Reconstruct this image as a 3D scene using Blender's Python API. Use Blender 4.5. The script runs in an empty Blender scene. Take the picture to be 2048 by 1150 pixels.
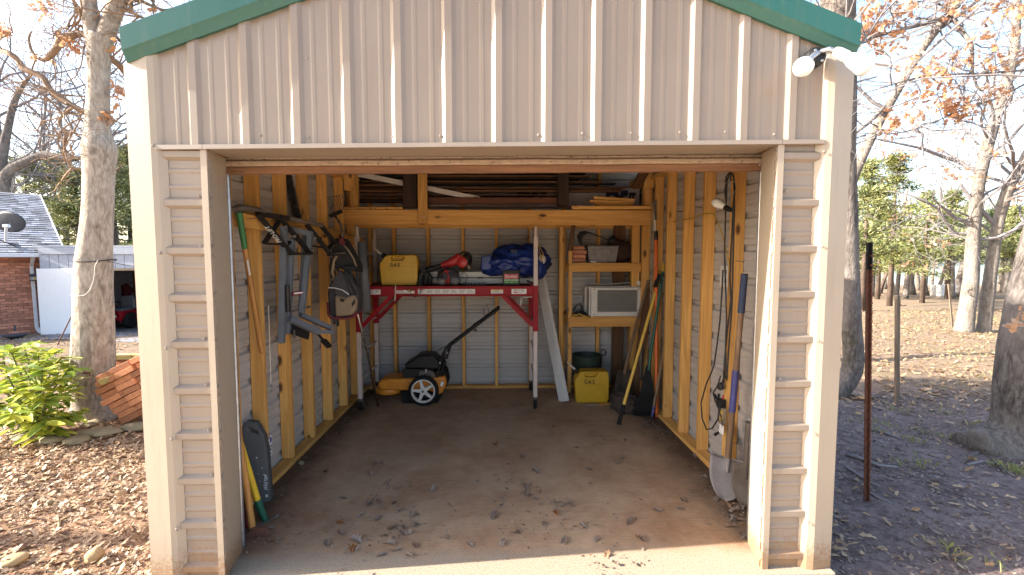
import bpy, bmesh, math, random
import numpy as np
from mathutils import Vector, Matrix, noise as mnoise

sc = bpy.context.scene
COL = sc.collection
V = Vector
R = math.radians
random.seed(7)

# ---------------------------------------------------------------- camera, sky, sun, exposure
FPX, EYE, YAW, PITCH = 905.0, 1.615, R(1.65), R(3.79)
cd = bpy.data.cameras.new('camera'); cam = bpy.data.objects.new('camera', cd); COL.objects.link(cam)
cd.sensor_width = 36.0; cd.lens = 36.0 * FPX / 2048.0; cd.clip_start = 0.02; cd.clip_end = 900
cam.location = (0, 0, EYE); cam.rotation_euler = (R(90) - PITCH, 0, -YAW)
sc.camera = cam

SUN_EL, SUN_AZ = R(27.0), R(4.6)          # the sun stands to the left, a little in front of the gable wall
w = bpy.data.worlds.new('World'); sc.world = w; w.use_nodes = True
wn = w.node_tree.nodes; bg = wn['Background']
sky = wn.new('ShaderNodeTexSky'); sky.sky_type = 'NISHITA'; sky.sun_disc = False
sky.sun_elevation = SUN_EL; sky.sun_rotation = R(-94.6)
sky.air_density = 1.0; sky.dust_density = 2.5; sky.ozone_density = 1.0
w.node_tree.links.new(sky.outputs[0], bg.inputs[0]); bg.inputs[1].default_value = 0.15
sl = bpy.data.lights.new('sun', 'SUN'); sl.energy = 5.0; sl.angle = R(0.55); sl.color = (1.0, 0.93, 0.82)
so = bpy.data.objects.new('sun', sl); COL.objects.link(so)
sd = V((math.cos(SUN_AZ) * math.cos(SUN_EL), math.sin(SUN_AZ) * math.cos(SUN_EL), -math.sin(SUN_EL)))
so.rotation_euler = sd.to_track_quat('-Z', 'Y').to_euler(); so.location = (-20, 0, 12)
sc.view_settings.view_transform = 'Standard'; sc.view_settings.look = 'None'
sc.view_settings.exposure = 2.0; sc.view_settings.gamma = 1.0; sc.view_settings.use_curve_mapping = False
sc.cycles.max_bounces = 10; sc.cycles.diffuse_bounces = 6

# ---------------------------------------------------------------- measuring: photo pixel -> point on a real plane
def _ray(u, v):
    c, s = math.cos, math.sin
    fw = V((s(YAW) * c(PITCH), c(YAW) * c(PITCH), -s(PITCH))); rt = V((c(YAW), -s(YAW), 0)); up = rt.cross(fw)
    return fw * FPX + rt * (u - 1024) + up * (575 - v)
EYEP = V((0, 0, EYE))
def P(u, v, y): d = _ray(u, v); return EYEP + d * (y / d.y)          # on a plane at depth y
def PX(u, v, x): d = _ray(u, v); return EYEP + d * (x / d.x)         # on a side wall
def PZ(u, v, z=0.0): d = _ray(u, v); return EYEP + d * ((z - EYE) / d.z)
def gz(x, y):
    z = -0.10
    if y > 4: z -= 0.04 * (min(y, 30) - 4)
    if y > 30: z -= 0.012 * (y - 30)
    s = min(1.0, max(0.0, (abs(x) - 1.9) / 1.2))
    z += s * (0.028 * math.sin(x * 1.7 + y * .6) + 0.022 * math.sin(y * 2.1 - x * .9) + 0.03 * mnoise.noise(V((x * .8, y * .8, 3.1))))
    return z
def PG(u, v):
    z = -0.1
    for _ in range(12):
        p = PZ(u, v, z); z = gz(p.x, p.y)
    return V((p.x, p.y, z))
def px(y): return y / FPX            # metres per photo pixel at depth y

# ---------------------------------------------------------------- object helpers
W = {}
def link(o, M, parent=None):
    COL.objects.link(o); W[o.name] = M.copy()
    if parent is not None:
        o.parent = parent; o.matrix_basis = W[parent.name].inverted() @ M
    else:
        o.matrix_basis = M
    return o
def tag(o, label=None, cat=None, group=None, kind=None):
    if label: o['label'] = label
    if cat: o['category'] = cat
    if group: o['group'] = group
    if kind: o['kind'] = kind
    return o
def empty(name, loc, label=None, cat=None, group=None):
    o = bpy.data.objects.new(name, None); o.empty_display_size = .05
    link(o, Matrix.Translation(V(loc))); return tag(o, label, cat, group)
def copy_tree(o, M, parent=None):
    c = o.copy(); COL.objects.link(c); W[c.name] = M.copy()
    if parent is not None: c.parent = parent; c.matrix_parent_inverse = Matrix(); c.matrix_basis = W[parent.name].inverted() @ M
    else: c.matrix_basis = M
    Mi = W[o.name].inverted()
    for ch in list(o.children):
        copy_tree(ch, M @ Mi @ W[ch.name], c)
    return c

def frame(d, up=(0, 0, 1)):
    z = V(d).normalized(); u = V(up)
    if abs(z.dot(u.normalized())) > .98: u = V((1, 0, 0)) if abs(z.x) < .9 else V((0, 1, 0))
    x = u.cross(z).normalized(); y = z.cross(x)
    return x, y, z

class MB:
    def __init__(s): s.v = []; s.f = []; s.m = []
    def add(s, vs, fs, mi=0):
        n = len(s.v); s.v += [tuple(p) for p in vs]; s.f += [tuple(i + n for i in f) for f in fs]; s.m += [mi] * len(fs); return s
    def hexa(s, p, mi=0):
        return s.add(p, [(0, 3, 2, 1), (4, 5, 6, 7), (0, 1, 5, 4), (1, 2, 6, 5), (2, 3, 7, 6), (3, 0, 4, 7)], mi)
    def box(s, c, size, rot=None, mi=0):
        hx, hy, hz = [a / 2 for a in size]; c = V(c)
        p = [V(a) for a in ((-hx, -hy, -hz), (hx, -hy, -hz), (hx, hy, -hz), (-hx, hy, -hz), (-hx, -hy, hz), (hx, -hy, hz), (hx, hy, hz), (-hx, hy, hz))]
        if rot is not None: p = [rot @ a for a in p]
        return s.hexa([c + a for a in p], mi)
    def bar(s, a, b, wd, th, wdir=(1, 0, 0), mi=0):
        a = V(a); b = V(b); z = (b - a).normalized(); x = V(wdir); x = (x - z * x.dot(z)).normalized(); y = z.cross(x)
        x *= wd / 2; y *= th / 2
        return s.hexa([a - x - y, a + x - y, a + x + y, a - x + y, b - x - y, b + x - y, b + x + y, b - x + y], mi)
    def tube(s, pts, r, n=8, caps=True, mi=0, closed=False):
        pts = [V(p) for p in pts]; k = len(pts)
        rr = r if isinstance(r, (list, tuple)) else [r] * k
        x = None; base = len(s.v)
        for i, p in enumerate(pts):
            if closed: d = pts[(i + 1) % k] - pts[i - 1]
            else: d = pts[min(i + 1, k - 1)] - pts[max(i - 1, 0)]
            if d.length < 1e-9: d = V((0, 0, 1))
            d.normalize()
            if x is None: x, y, _ = frame(d)
            else:
                x = (x - d * x.dot(d))
                if x.length < 1e-6: x, y, _ = frame(d)
                x.normalize(); y = d.cross(x)
            for j in range(n):
                a = 2 * math.pi * j / n
                s.v.append(tuple(p + (x * math.cos(a) + y * math.sin(a)) * rr[i]))
        for i in range(k if closed else k - 1):
            i2 = (i + 1) % k
            for j in range(n):
                j2 = (j + 1) % n
                s.f.append((base + i * n + j, base + i * n + j2, base + i2 * n + j2, base + i2 * n + j)); s.m.append(mi)
        if caps and not closed:
            s.f.append(tuple(base + j for j in reversed(range(n)))); s.f.append(tuple(base + (k - 1) * n + j for j in range(n))); s.m += [mi, mi]
        return s
    def lathe(s, prof, o=(0, 0, 0), axis=(0, 0, 1), n=24, mi=0, caps=True):
        x, y, z = frame(axis); o = V(o); base = len(s.v)
        for r, h in prof:
            for j in range(n):
                a = 2 * math.pi * j / n
                s.v.append(tuple(o + z * h + (x * math.cos(a) + y * math.sin(a)) * max(r, 1e-5)))
        for i in range(len(prof) - 1):
            for j in range(n):
                j2 = (j + 1) % n
                s.f.append((base + i * n + j, base + i * n + j2, base + (i + 1) * n + j2, base + (i + 1) * n + j)); s.m.append(mi)
        if caps:
            s.f.append(tuple(base + j for j in reversed(range(n)))); s.f.append(tuple(base + (len(prof) - 1) * n + j for j in range(n))); s.m += [mi, mi]
        return s
    def prism(s, poly, ext, mi=0):
        poly = [V(p) for p in poly]; e = V(ext); n = len(poly)
        vs = poly + [p + e for p in poly]
        fs = [tuple(range(n)), tuple(reversed(range(n, 2 * n)))] + [(i, i + n, (i + 1) % n + n, (i + 1) % n) for i in range(n)]
        return s.add(vs, fs, mi)
    def prism_hole(s, outer, inner, ext, mi=0):
        bm = bmesh.new(); e = V(ext)
        for loop in (outer, inner):
            vv = [bm.verts.new(V(p)) for p in loop]
            for i in range(len(vv)): bm.edges.new((vv[i], vv[(i + 1) % len(vv)]))
        bmesh.ops.triangle_fill(bm, edges=bm.edges[:], use_beauty=True)
        bm.verts.index_update()
        vs = [v.co.copy() for v in bm.verts]; n = len(vs); fs = [tuple(v.index for v in f.verts) for f in bm.faces]; bm.free()
        allf = fs + [tuple(i + n for i in reversed(f)) for f in fs]
        no, ni = len(outer), len(inner)
        allf += [(i, (i + 1) % no, (i + 1) % no + n, i + n) for i in range(no)]
        allf += [(no + (i + 1) % ni, no + i, no + i + n, no + (i + 1) % ni + n) for i in range(ni)]
        return s.add(vs + [v + e for v in vs], allf, mi)
    def blob(s, c, rad, sub=3, amp=.15, freq=2.0, seed=0, mi=0, flat=None, ridge=False, rot=None):
        bm = bmesh.new(); bmesh.ops.create_icosphere(bm, subdivisions=sub, radius=1.0); c = V(c)
        vs = []
        for v in bm.verts:
            p = v.co.copy(); q = p * freq + V((seed * 3.7, seed * 1.3, seed * 7.1))
            nn = mnoise.fractal(q, 1.0, 2.0, 4)
            if ridge: nn = 1.0 - 2.2 * abs(mnoise.noise(q)) + .25 * mnoise.noise(q * 3)
            p = p * (1 + amp * nn); p = V((p.x * rad[0], p.y * rad[1], p.z * rad[2]))
            if flat is not None and p.z < flat: p.z = flat
            if rot is not None: p = rot @ p
            vs.append(c + p)
        bm.verts.index_update(); fs = [tuple(v.index for v in f.verts) for f in bm.faces]; bm.free()
        return s.add(vs, fs, mi)
    def build(s, name, mats, parent=None, bevel=0, smooth=None, org=None, seg=2, fix=True):
        if not isinstance(mats, (list, tuple)): mats = [mats]
        a = np.array(s.v, dtype=np.float64)
        if org is None:
            lo, hi = a.min(0), a.max(0); org = (lo + hi) / 2
            if parent is None: org[2] = lo[2]
        org = V(org)
        a = a - np.array(org)
        me = bpy.data.meshes.new(name); me.from_pydata(a.tolist(), [], s.f)
        for m in mats: me.materials.append(m)
        if len(mats) > 1: me.polygons.foreach_set('material_index', s.m)
        if fix and len(s.f) < 6000:
            bm = bmesh.new(); bm.from_mesh(me); bmesh.ops.recalc_face_normals(bm, faces=bm.faces[:]); bm.to_mesh(me); bm.free()
        o = bpy.data.objects.new(name, me); link(o, Matrix.Translation(org), parent)
        if smooth:
            me.polygons.foreach_set('use_smooth', [True] * len(me.polygons))
            if smooth is not True: me.set_sharp_from_angle(angle=R(smooth))
        if bevel:
            b = o.modifiers.new('bevel', 'BEVEL'); b.width = bevel; b.segments = seg; b.limit_method = 'ANGLE'; b.angle_limit = R(35)
            b.harden_normals = False
        return o

_bc = {}
def board(name, a, b, wd, th, wdir, mat, parent=None, bev=.0022, label=None):
    """a straight piece of timber (or bar) from a to b: its mesh runs along its own z so the grain follows it"""
    a = V(a); b = V(b); z = (b - a); L = z.length; z.normalize()
    x = V(wdir); x = (x - z * x.dot(z)).normalized(); y = z.cross(x)
    key = (round(L, 3), round(wd, 4), round(th, 4), mat.name, bev)
    me = _bc.get(key)
    if me is None:
        bm = bmesh.new(); bmesh.ops.create_cube(bm, size=1.0)
        for v in bm.verts: v.co = V((v.co.x * wd, v.co.y * th, v.co.z * L))
        if bev: bmesh.ops.bevel(bm, geom=bm.edges[:], offset=min(bev, .3 * min(wd, th)), segments=1, affect='EDGES', profile=.5)
        me = bpy.data.meshes.new(name); bm.to_mesh(me); bm.free(); me.materials.append(mat); _bc[key] = me
    o = bpy.data.objects.new(name, me); M = Matrix((x, y, z)).transposed().to_4x4(); M.translation = (a + b) / 2
    link(o, M, parent)
    if label: o['label'] = label
    return o
def inst(name, src, M, parent=None):
    o = bpy.data.objects.new(name, src.data); link(o, M, parent); return o
def text(name, body, size, pos, right, upv, mat, parent, ext=.0006, align='CENTER', shear=0, sx=1.0):
    c = bpy.data.curves.new(name, 'FONT'); c.body = body; c.size = size; c.extrude = ext; c.align_x = align; c.align_y = 'CENTER'; c.shear = shear
    c.materials.append(mat); o = bpy.data.objects.new(name, c)
    x = V(right).normalized(); y = V(upv); y = (y - x * y.dot(x)).normalized(); z = x.cross(y)
    M = Matrix((x, y, z)).transposed().to_4x4(); M.translation = V(pos); M = M @ Matrix.Scale(sx, 4, (1, 0, 0))
    me = bpy.data.meshes.new_from_object(o); me.name = name; bpy.data.objects.remove(o); o = bpy.data.objects.new(name, me)
    return link(o, M, parent)

# ---------------------------------------------------------------- materials
def _nt(name):
    m = bpy.data.materials.new(name); m.use_nodes = True; nt = m.node_tree; return m, nt, nt.nodes['Principled BSDF']
def N(nt, t, **kw):
    n = nt.nodes.new(t)
    for k, v in kw.items():
        if hasattr(n, k): setattr(n, k, v)
        else: n.inputs[k].default_value = v
    return n
def rgba(c): return (c[0], c[1], c[2], 1)
def ramp(nt, fac, stops, interp='LINEAR'):
    r = nt.nodes.new('ShaderNodeValToRGB'); r.color_ramp.interpolation = interp
    while len(r.color_ramp.elements) < len(stops): r.color_ramp.elements.new(.5)
    for e, (p, c) in zip(r.color_ramp.elements, stops): e.position = p; e.color = rgba(c) if len(c) == 3 else c
    nt.links.new(fac, r.inputs[0]); return r.outputs[0]
def mixc(nt, fac, a, b, mode='MIX'):
    m = nt.nodes.new('ShaderNodeMix'); m.data_type = 'RGBA'; m.blend_type = mode
    for sck, val in ((m.inputs[0], fac), (m.inputs[6], a), (m.inputs[7], b)):
        if isinstance(val, (int, float)): sck.default_value = val
        elif isinstance(val, (tuple, list)): sck.default_value = rgba(val)
        else: nt.links.new(val, sck)
    return m.outputs[2]
def noise(nt, vec, scale, detail=5, rough=.6, dist=0.0):
    n = N(nt, 'ShaderNodeTexNoise'); n.inputs['Scale'].default_value = scale; n.inputs['Detail'].default_value = detail
    n.inputs['Roughness'].default_value = rough; n.inputs['Distortion'].default_value = dist
    if vec is not None: nt.links.new(vec, n.inputs['Vector'])
    return n.outputs['Fac']
def coords(nt, kind='Object', scale=(1, 1, 1), rand=True):
    t = N(nt, 'ShaderNodeTexCoord'); mp = N(nt, 'ShaderNodeMapping'); mp.inputs['Scale'].default_value = scale
    nt.links.new(t.outputs[kind], mp.inputs['Vector'])
    if rand:
        oi = N(nt, 'ShaderNodeObjectInfo'); mu = N(nt, 'ShaderNodeMath', operation='MULTIPLY'); mu.inputs[1].default_value = 37.0
        nt.links.new(oi.outputs['Random'], mu.inputs[0]); cx = N(nt, 'ShaderNodeCombineXYZ')
        for k in range(3): nt.links.new(mu.outputs[0], cx.inputs[k])
        nt.links.new(cx.outputs[0], mp.inputs['Location'])
    return mp.outputs[0]
def bump(nt, b, h, strength, dist=.01):
    n = N(nt, 'ShaderNodeBump'); n.inputs['Strength'].default_value = strength; n.inputs['Distance'].default_value = dist
    nt.links.new(h, n.inputs['Height']); nt.links.new(n.outputs[0], b.inputs['Normal'])
def vary(nt, col, amt, source='object'):
    if source == 'object': oi = N(nt, 'ShaderNodeObjectInfo'); rnd = oi.outputs['Random']
    else: g = N(nt, 'ShaderNodeNewGeometry'); rnd = g.outputs['Random Per Island']
    mr = N(nt, 'ShaderNodeMapRange'); mr.inputs['To Min'].default_value = 1 - amt; mr.inputs['To Max'].default_value = 1 + amt
    nt.links.new(rnd, mr.inputs['Value']); hs = N(nt, 'ShaderNodeHueSaturation'); nt.links.new(mr.outputs[0], hs.inputs['Value'])
    nt.links.new(col, hs.inputs['Color']); return hs.outputs['Color']

def mat(name, c1, c2=None, rough=.55, metal=0.0, scale=9.0, stretch=(1, 1, 1), lo=.35, hi=.7, bmp=0.0, bscale=None, rand=0.0, dirt=None, spec=.5, trans=0.0, island=0.0, coat=0.0):
    m, nt, b = _nt(name)
    vec = coords(nt, 'Object', stretch)
    c2 = c2 or tuple(x * .78 for x in c1)
    col = ramp(nt, noise(nt, vec, scale), [(lo, c1), (hi, c2)])
    if dirt:                       # (colour, amount threshold, scale)
        f = ramp(nt, noise(nt, vec, dirt[2], 8, .72), [(dirt[1], (0, 0, 0)), (dirt[1] + .08, (1, 1, 1))])
        col = mixc(nt, f, col, dirt[0])
    if rand: col = vary(nt, col, rand)
    if island: col = vary(nt, col, island, 'island')
    nt.links.new(col, b.inputs['Base Color'])
    b.inputs['Metallic'].default_value = metal; b.inputs['Specular IOR Level'].default_value = spec
    rr = N(nt, 'ShaderNodeMapRange'); rr.inputs['To Min'].default_value = max(.05, rough - .1); rr.inputs['To Max'].default_value = min(1, rough + .12)
    nt.links.new(noise(nt, vec, scale * 2.3), rr.inputs['Value']); nt.links.new(rr.outputs[0], b.inputs['Roughness'])
    if bmp: bump(nt, b, noise(nt, vec, bscale or scale * 4), bmp, .004)
    if trans: b.inputs['Transmission Weight'].default_value = trans
    if coat: b.inputs['Coat Weight'].default_value = coat
    return m

def wood(name, c1, c2, knot=(.10, .04, .015), rough=.68, rand=.14, ring=26.0, kn=True):
    m, nt, b = _nt(name)
    vec = coords(nt, 'Object', (1, 1, .09))
    n1 = noise(nt, vec, 7.0, 3, .5, 1.2)
    wv = N(nt, 'ShaderNodeMath', operation='MULTIPLY'); wv.inputs[1].default_value = ring; nt.links.new(n1, wv.inputs[0])
    sn = N(nt, 'ShaderNodeMath', operation='SINE'); nt.links.new(wv.outputs[0], sn.inputs[0])
    mr = N(nt, 'ShaderNodeMapRange'); mr.inputs['From Min'].default_value = -1; nt.links.new(sn.outputs[0], mr.inputs['Value'])
    col = mixc(nt, mr.outputs[0], c1, c2)
    fine = noise(nt, coords(nt, 'Object', (1, 1, .02)), 130.0, 2, .5)
    col = mixc(nt, ramp(nt, fine, [(.42, (0, 0, 0)), (.75, (.55, .55, .55))]), col, tuple(x * .6 for x in c2))
    blot = noise(nt, coords(nt, 'Object', (1, 1, .35)), 4.0, 3)
    col = mixc(nt, ramp(nt, blot, [(.45, (0, 0, 0)), (.75, (.5, .5, .5))]), col, tuple(x * .72 for x in c1))
    if kn:
        vo = N(nt, 'ShaderNodeTexVoronoi'); vo.inputs['Scale'].default_value = 9.0; nt.links.new(coords(nt, 'Object', (1, 1, .42)), vo.inputs['Vector'])
        cs = N(nt, 'ShaderNodeSeparateColor'); nt.links.new(vo.outputs['Color'], cs.inputs[0])
        k1 = ramp(nt, vo.outputs['Distance'], [(.10, (1, 1, 1)), (.21, (0, 0, 0))]); k2 = ramp(nt, cs.outputs[0], [(.60, (0, 0, 0)), (.62, (1, 1, 1))])
        col = mixc(nt, mixc(nt, 1.0, k1, k2, 'MULTIPLY'), col, knot)
    col = vary(nt, col, rand)
    nt.links.new(col, b.inputs['Base Color']); b.inputs['Roughness'].default_value = rough; b.inputs['Specular IOR Level'].default_value = .3
    bump(nt, b, fine, .18, .002)
    return m

def painted(name, c, back=None, rough=.42, dirt=(.20, .13, .075), low_dirt=None, speck=.60):
    """enamelled sheet steel; the inside face may carry another paint; fine dust specks; muddy splashes below low_dirt metres"""
    m, nt, b = _nt(name); t = N(nt, 'ShaderNodeNewGeometry'); pos = t.outputs['Position']
    col = ramp(nt, noise(nt, pos, 2.2, 4), [(.3, c), (.75, tuple(x * .88 for x in c))])
    f = ramp(nt, noise(nt, pos, 210, 3, .8), [(speck, (0, 0, 0)), (speck + .12, (.7, .7, .7))]); f2 = ramp(nt, noise(nt, pos, 3.1, 5), [(.42, (.12, .12, .12)), (.68, (1, 1, 1))])
    col = mixc(nt, mixc(nt, 1.0, f, f2, 'MULTIPLY'), col, dirt)
    st = N(nt, 'ShaderNodeMapping'); st.inputs['Scale'].default_value = (1, 1, .07); nt.links.new(pos, st.inputs['Vector'])
    col = mixc(nt, ramp(nt, noise(nt, st.outputs[0], 26, 4), [(.55, (0, 0, 0)), (.8, (.30, .30, .30))]), col, dirt)
    if back: 
        col = mixc(nt, t.outputs['Backfacing'], col, back)
    if low_dirt:
        s = N(nt, 'ShaderNodeSeparateXYZ'); nt.links.new(pos, s.inputs[0])
        mr = N(nt, 'ShaderNodeMapRange'); mr.inputs['From Min'].default_value = 0.0; mr.inputs['From Max'].default_value = low_dirt; mr.inputs['To Min'].default_value = .30; mr.inputs['To Max'].default_value = -.22
        nt.links.new(s.outputs[2], mr.inputs['Value']); ad = N(nt, 'ShaderNodeMath', operation='ADD'); nt.links.new(mr.outputs[0], ad.inputs[0]); nt.links.new(noise(nt, pos, 55, 5, .8), ad.inputs[1])
        col = mixc(nt, ramp(nt, ad.outputs[0], [(.56, (0, 0, 0)), (.70, (.75, .75, .75))]), col, (.24, .13, .06))
    nt.links.new(col, b.inputs['Base Color']); b.inputs['Roughness'].default_value = rough
    bump(nt, b, noise(nt, pos, 3.5, 2), .08, .02)
    return m

def bark(name, c1, c2, moss=None, scale=11.0, depth=.02):
    m, nt, b = _nt(name)
    t = N(nt, 'ShaderNodeNewGeometry'); mp = N(nt, 'ShaderNodeMapping'); mp.inputs['Scale'].default_value = (1, 1, .38); nt.links.new(t.outputs['Position'], mp.inputs['Vector'])
    wob = N(nt, 'ShaderNodeTexNoise'); wob.inputs['Scale'].default_value = 9; nt.links.new(mp.outputs[0], wob.inputs['Vector'])
    va = mixc(nt, .16, mp.outputs[0], wob.outputs['Color'])
    vo = N(nt, 'ShaderNodeTexVoronoi'); vo.feature = 'F1'; vo.inputs['Scale'].default_value = scale * 3.4; nt.links.new(va, vo.inputs['Vector'])
    plate = ramp(nt, vo.outputs['Distance'], [(.15, (1, 1, 1)), (.75, (0, 0, 0))])
    n = noise(nt, mp.outputs[0], scale * 2.6, 9, .78, .6)
    mp2 = N(nt, 'ShaderNodeMapping'); mp2.inputs['Scale'].default_value = (1, 1, .16); nt.links.new(t.outputs['Position'], mp2.inputs['Vector']); fis = noise(nt, mp2.outputs[0], scale * 3.2, 4, .6, .8)
    fine = noise(nt, t.outputs['Position'], scale * 9, 6, .8); h = mixc(nt, .30, mixc(nt, .82, plate, mixc(nt, .45, n, fine)), fis)
    col = ramp(nt, h, [(.37, tuple(x * .38 for x in c2)), (.47, c2), (.60, c1)])
    col = mixc(nt, ramp(nt, noise(nt, t.outputs['Position'], 1.7, 5, .7), [(.40, (0, 0, 0)), (.70, (.55, .55, .55))]), col, tuple(x * 1.25 for x in c1))
    if moss: col = mixc(nt, ramp(nt, noise(nt, t.outputs['Position'], 2.4, 6, .7), [(.58, (0, 0, 0)), (.7, (.8, .8, .8))]), col, moss)
    nt.links.new(col, b.inputs['Base Color']); b.inputs['Roughness'].default_value = .9; b.inputs['Specular IOR Level'].default_value = .15
    bump(nt, b, h, 1.0, depth * 1.6)
    return m
def leafmat(name, stops, rough=.6, transl=.25, vein=None):
    m, nt, b = _nt(name); g = N(nt, 'ShaderNodeNewGeometry'); oi = N(nt, 'ShaderNodeObjectInfo')
    ad = N(nt, 'ShaderNodeMath', operation='ADD'); nt.links.new(g.outputs['Random Per Island'], ad.inputs[0]); nt.links.new(oi.outputs['Random'], ad.inputs[1])
    fr = N(nt, 'ShaderNodeMath', operation='FRACT'); nt.links.new(ad.outputs[0], fr.inputs[0])
    col = ramp(nt, fr.outputs[0], stops)
    if vein:
        vec = coords(nt, 'Object', (1, 1, 1))
        col = mixc(nt, ramp(nt, noise(nt, vec, 60, 3, .7), [(.50, (0, 0, 0)), (.60, (.9, .9, .9))]), col, vein)
    nt.links.new(col, b.inputs['Base Color']); b.inputs['Roughness'].default_value = rough
    tr = N(nt, 'ShaderNodeBsdfTranslucent'); nt.links.new(col, tr.inputs[0]); mx = N(nt, 'ShaderNodeMixShader'); mx.inputs[0].default_value = transl
    out = nt.nodes['Material Output']; nt.links.new(b.outputs[0], mx.inputs[1]); nt.links.new(tr.outputs[0], mx.inputs[2]); nt.links.new(mx.outputs[0], out.inputs[0])
    return m

TAN = (.248, .198, .156); LIT_TRIM = (.36, .295, .225); INW = (.42, .395, .38)
M = {}
M['tan'] = painted('tan_enamel', TAN, None)
M['tan_low'] = painted('tan_enamel_muddy', TAN, None, low_dirt=.38)
M['trim'] = painted('tan_enamel_lit_trim', LIT_TRIM, None, low_dirt=.30)  # shed tan made lighter: light bounced onto jambs and corners is in the colour
M['wall_out'] = painted('tan_enamel_lined', TAN, INW, speck=.7)
M['green'] = painted('green_enamel', (.018, .10, .082), None, rough=.38, dirt=(.12, .15, .10), speck=.66)
M['galv'] = mat('galvanised_steel', (.42, .43, .46), (.30, .31, .34), rough=.38, metal=.8, scale=25)
M['wood'] = wood('spruce_timber', (.76, .415, .125), (.63, .315, .085))
M['wood_old_shaded'] = wood('old_shaded_timber', (.17, .082, .036), (.105, .05, .024), rand=.3)  # old timber, darkened so the loft boards carry the loft's weak light
M['wood_dark'] = wood('dark_stained_timber', (.06, .032, .022), (.035, .02, .016), rand=.25)
M['wood_red'] = wood('red_brown_timber', (.17, .065, .035), (.10, .04, .024), ring=40)
M['wood_grey'] = wood('weathered_timber', (.24, .18, .13), (.15, .11, .08), kn=False)
M['handle'] = wood('varnished_handle_wood', (.52, .26, .085), (.40, .18, .05), kn=False, rough=.4, rand=.05)
M['handle_old'] = wood('worn_handle_wood', (.27, .17, .10), (.18, .11, .065), kn=False, rand=.12)
M['black'] = mat('black_plastic', (.009, .009, .010), (.015, .014, .014), rough=.5, bmp=.1, spec=.35)
M['black_metal'] = mat('black_painted_steel', (.011, .011, .012), (.022, .018, .016), rough=.45, spec=.35, dirt=((.07, .04, .025), .68, 22))
M['door_white'] = mat('bright_white_door_paint', (.86, .86, .86), (.82, .82, .82), rough=.5)
M['rubber'] = mat('black_rubber', (.012, .012, .012), (.02, .019, .018), rough=.85, bmp=.3, spec=.2)
M['greysteel'] = mat('blue_grey_painted_steel', (.14, .16, .19), (.105, .12, .145), rough=.42, dirt=((.16, .10, .06), .66, 16))
M['zinc'] = mat('zinc_plated_steel', (.50, .50, .50), (.34, .33, .32), rough=.35, metal=.9)
M['rust'] = mat('rusty_steel', (.14, .052, .028), (.085, .033, .02), rough=.85, scale=30, bmp=.5)
M['iron'] = mat('dark_worn_steel', (.15, .13, .115), (.09, .07, .06), rough=.55, metal=.4, dirt=((.16, .09, .05), .55, 12))
M['red'] = mat('red_enamel', (.29, .006, .014), (.23, .006, .012), rough=.5, spec=.22, scale=14, dirt=((.12, .03, .02), .70, 30))
M['pale'] = mat('pale_pinkish_paint', (.56, .47, .43), (.48, .39, .355), rough=.5, dirt=((.15, .06, .03), .66, 14))
M['yellow'] = mat('yellow_polyethylene', (.54, .31, .008), (.46, .26, .008), rough=.42, dirt=((.30, .18, .04), .68, 16))
M['fibyellow'] = mat('yellow_fibreglass', (.68, .46, .03), (.58, .36, .03), rough=.4, dirt=((.3, .2, .08), .66, 20))
M['paleyellow'] = mat('faded_yellow_fibreglass', (.70, .45, .07), (.60, .37, .06), rough=.5)
M['orange'] = mat('orange_enamel', (.66, .24, .02), (.55, .19, .02), rough=.42, dirt=((.22, .12, .05), .62, 12))
M['fiborange'] = mat('orange_fibreglass', (.70, .13, .015), (.62, .10, .015), rough=.4)
M['white'] = mat('white_paint', (.74, .72, .69), (.66, .63, .60), rough=.5)
M['white_board'] = mat('white_primed_board', (.62, .56, .52), (.54, .48, .44), rough=.6, dirt=((.32, .24, .18), .66, 9))
M['white_plastic'] = mat('aged_white_plastic', (.66, .63, .58), (.58, .54, .50), rough=.45, dirt=((.36, .29, .22), .66, 18))
M['paper'] = mat('printed_paper', (.74, .72, .70), (.66, .64, .62), rough=.7)
M['sticker_yellow'] = mat('yellow_print', (.72, .50, .05), rough=.6)
M['sticker_red'] = mat('red_print', (.50, .06, .04), rough=.6)
M['ink'] = mat('black_ink', (.03, .025, .025), rough=.7)
M['ink_grey'] = mat('grey_ink', (.22, .20, .19), rough=.7)
M['ink_blue'] = mat('blue_ink', (.10, .10, .32), rough=.7)
M['navy_print'] = mat('navy_print', (.012, .018, .055), rough=.6)
M['white_ink'] = mat('white_ink', (.80, .80, .80), (.75, .75, .75), rough=.6)
M['lab_red'] = mat('battery_label_red', (.45, .025, .03), rough=.4)
M['lab_green'] = mat('battery_label_green', (.01, .20, .045), rough=.4)
M['lab_gold'] = mat('battery_label_gold', (.42, .32, .16), rough=.4)
M['lab_lime'] = mat('battery_label_lime', (.25, .45, .04), rough=.4)
M['tarp'] = mat('blue_woven_tarp', (.010, .032, .20), (.006, .018, .11), rough=.42, scale=6, bmp=.6, bscale=24)
M['bag_dark'] = mat('dark_grey_nylon', (.055, .05, .056), (.038, .035, .04), rough=.8, bmp=.3, bscale=90)
M['bag_tan'] = mat('tan_canvas', (.27, .20, .13), (.22, .16, .10), rough=.85, bmp=.4, bscale=70)
M['bag_red'] = mat('maroon_webbing', (.16, .02, .025), (.11, .015, .02), rough=.8)
M['bag_brown'] = mat('dark_brown_canvas', (.05, .024, .018), (.03, .016, .013), rough=.9, bmp=.4)
M['webbing'] = mat('black_webbing', (.016, .016, .018), (.024, .023, .024), rough=.85, bmp=.3)
M['greyfoam'] = mat('grey_plastic_sheet', (.14, .145, .155), (.10, .105, .115), rough=.55)
M['darkgreen'] = mat('dark_green_enamel', (.022, .04, .028), (.035, .045, .035), rough=.45)
M['greenpaint'] = mat('green_plastic_grip', (.03, .17, .05), (.025, .12, .04), rough=.5)
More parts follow.
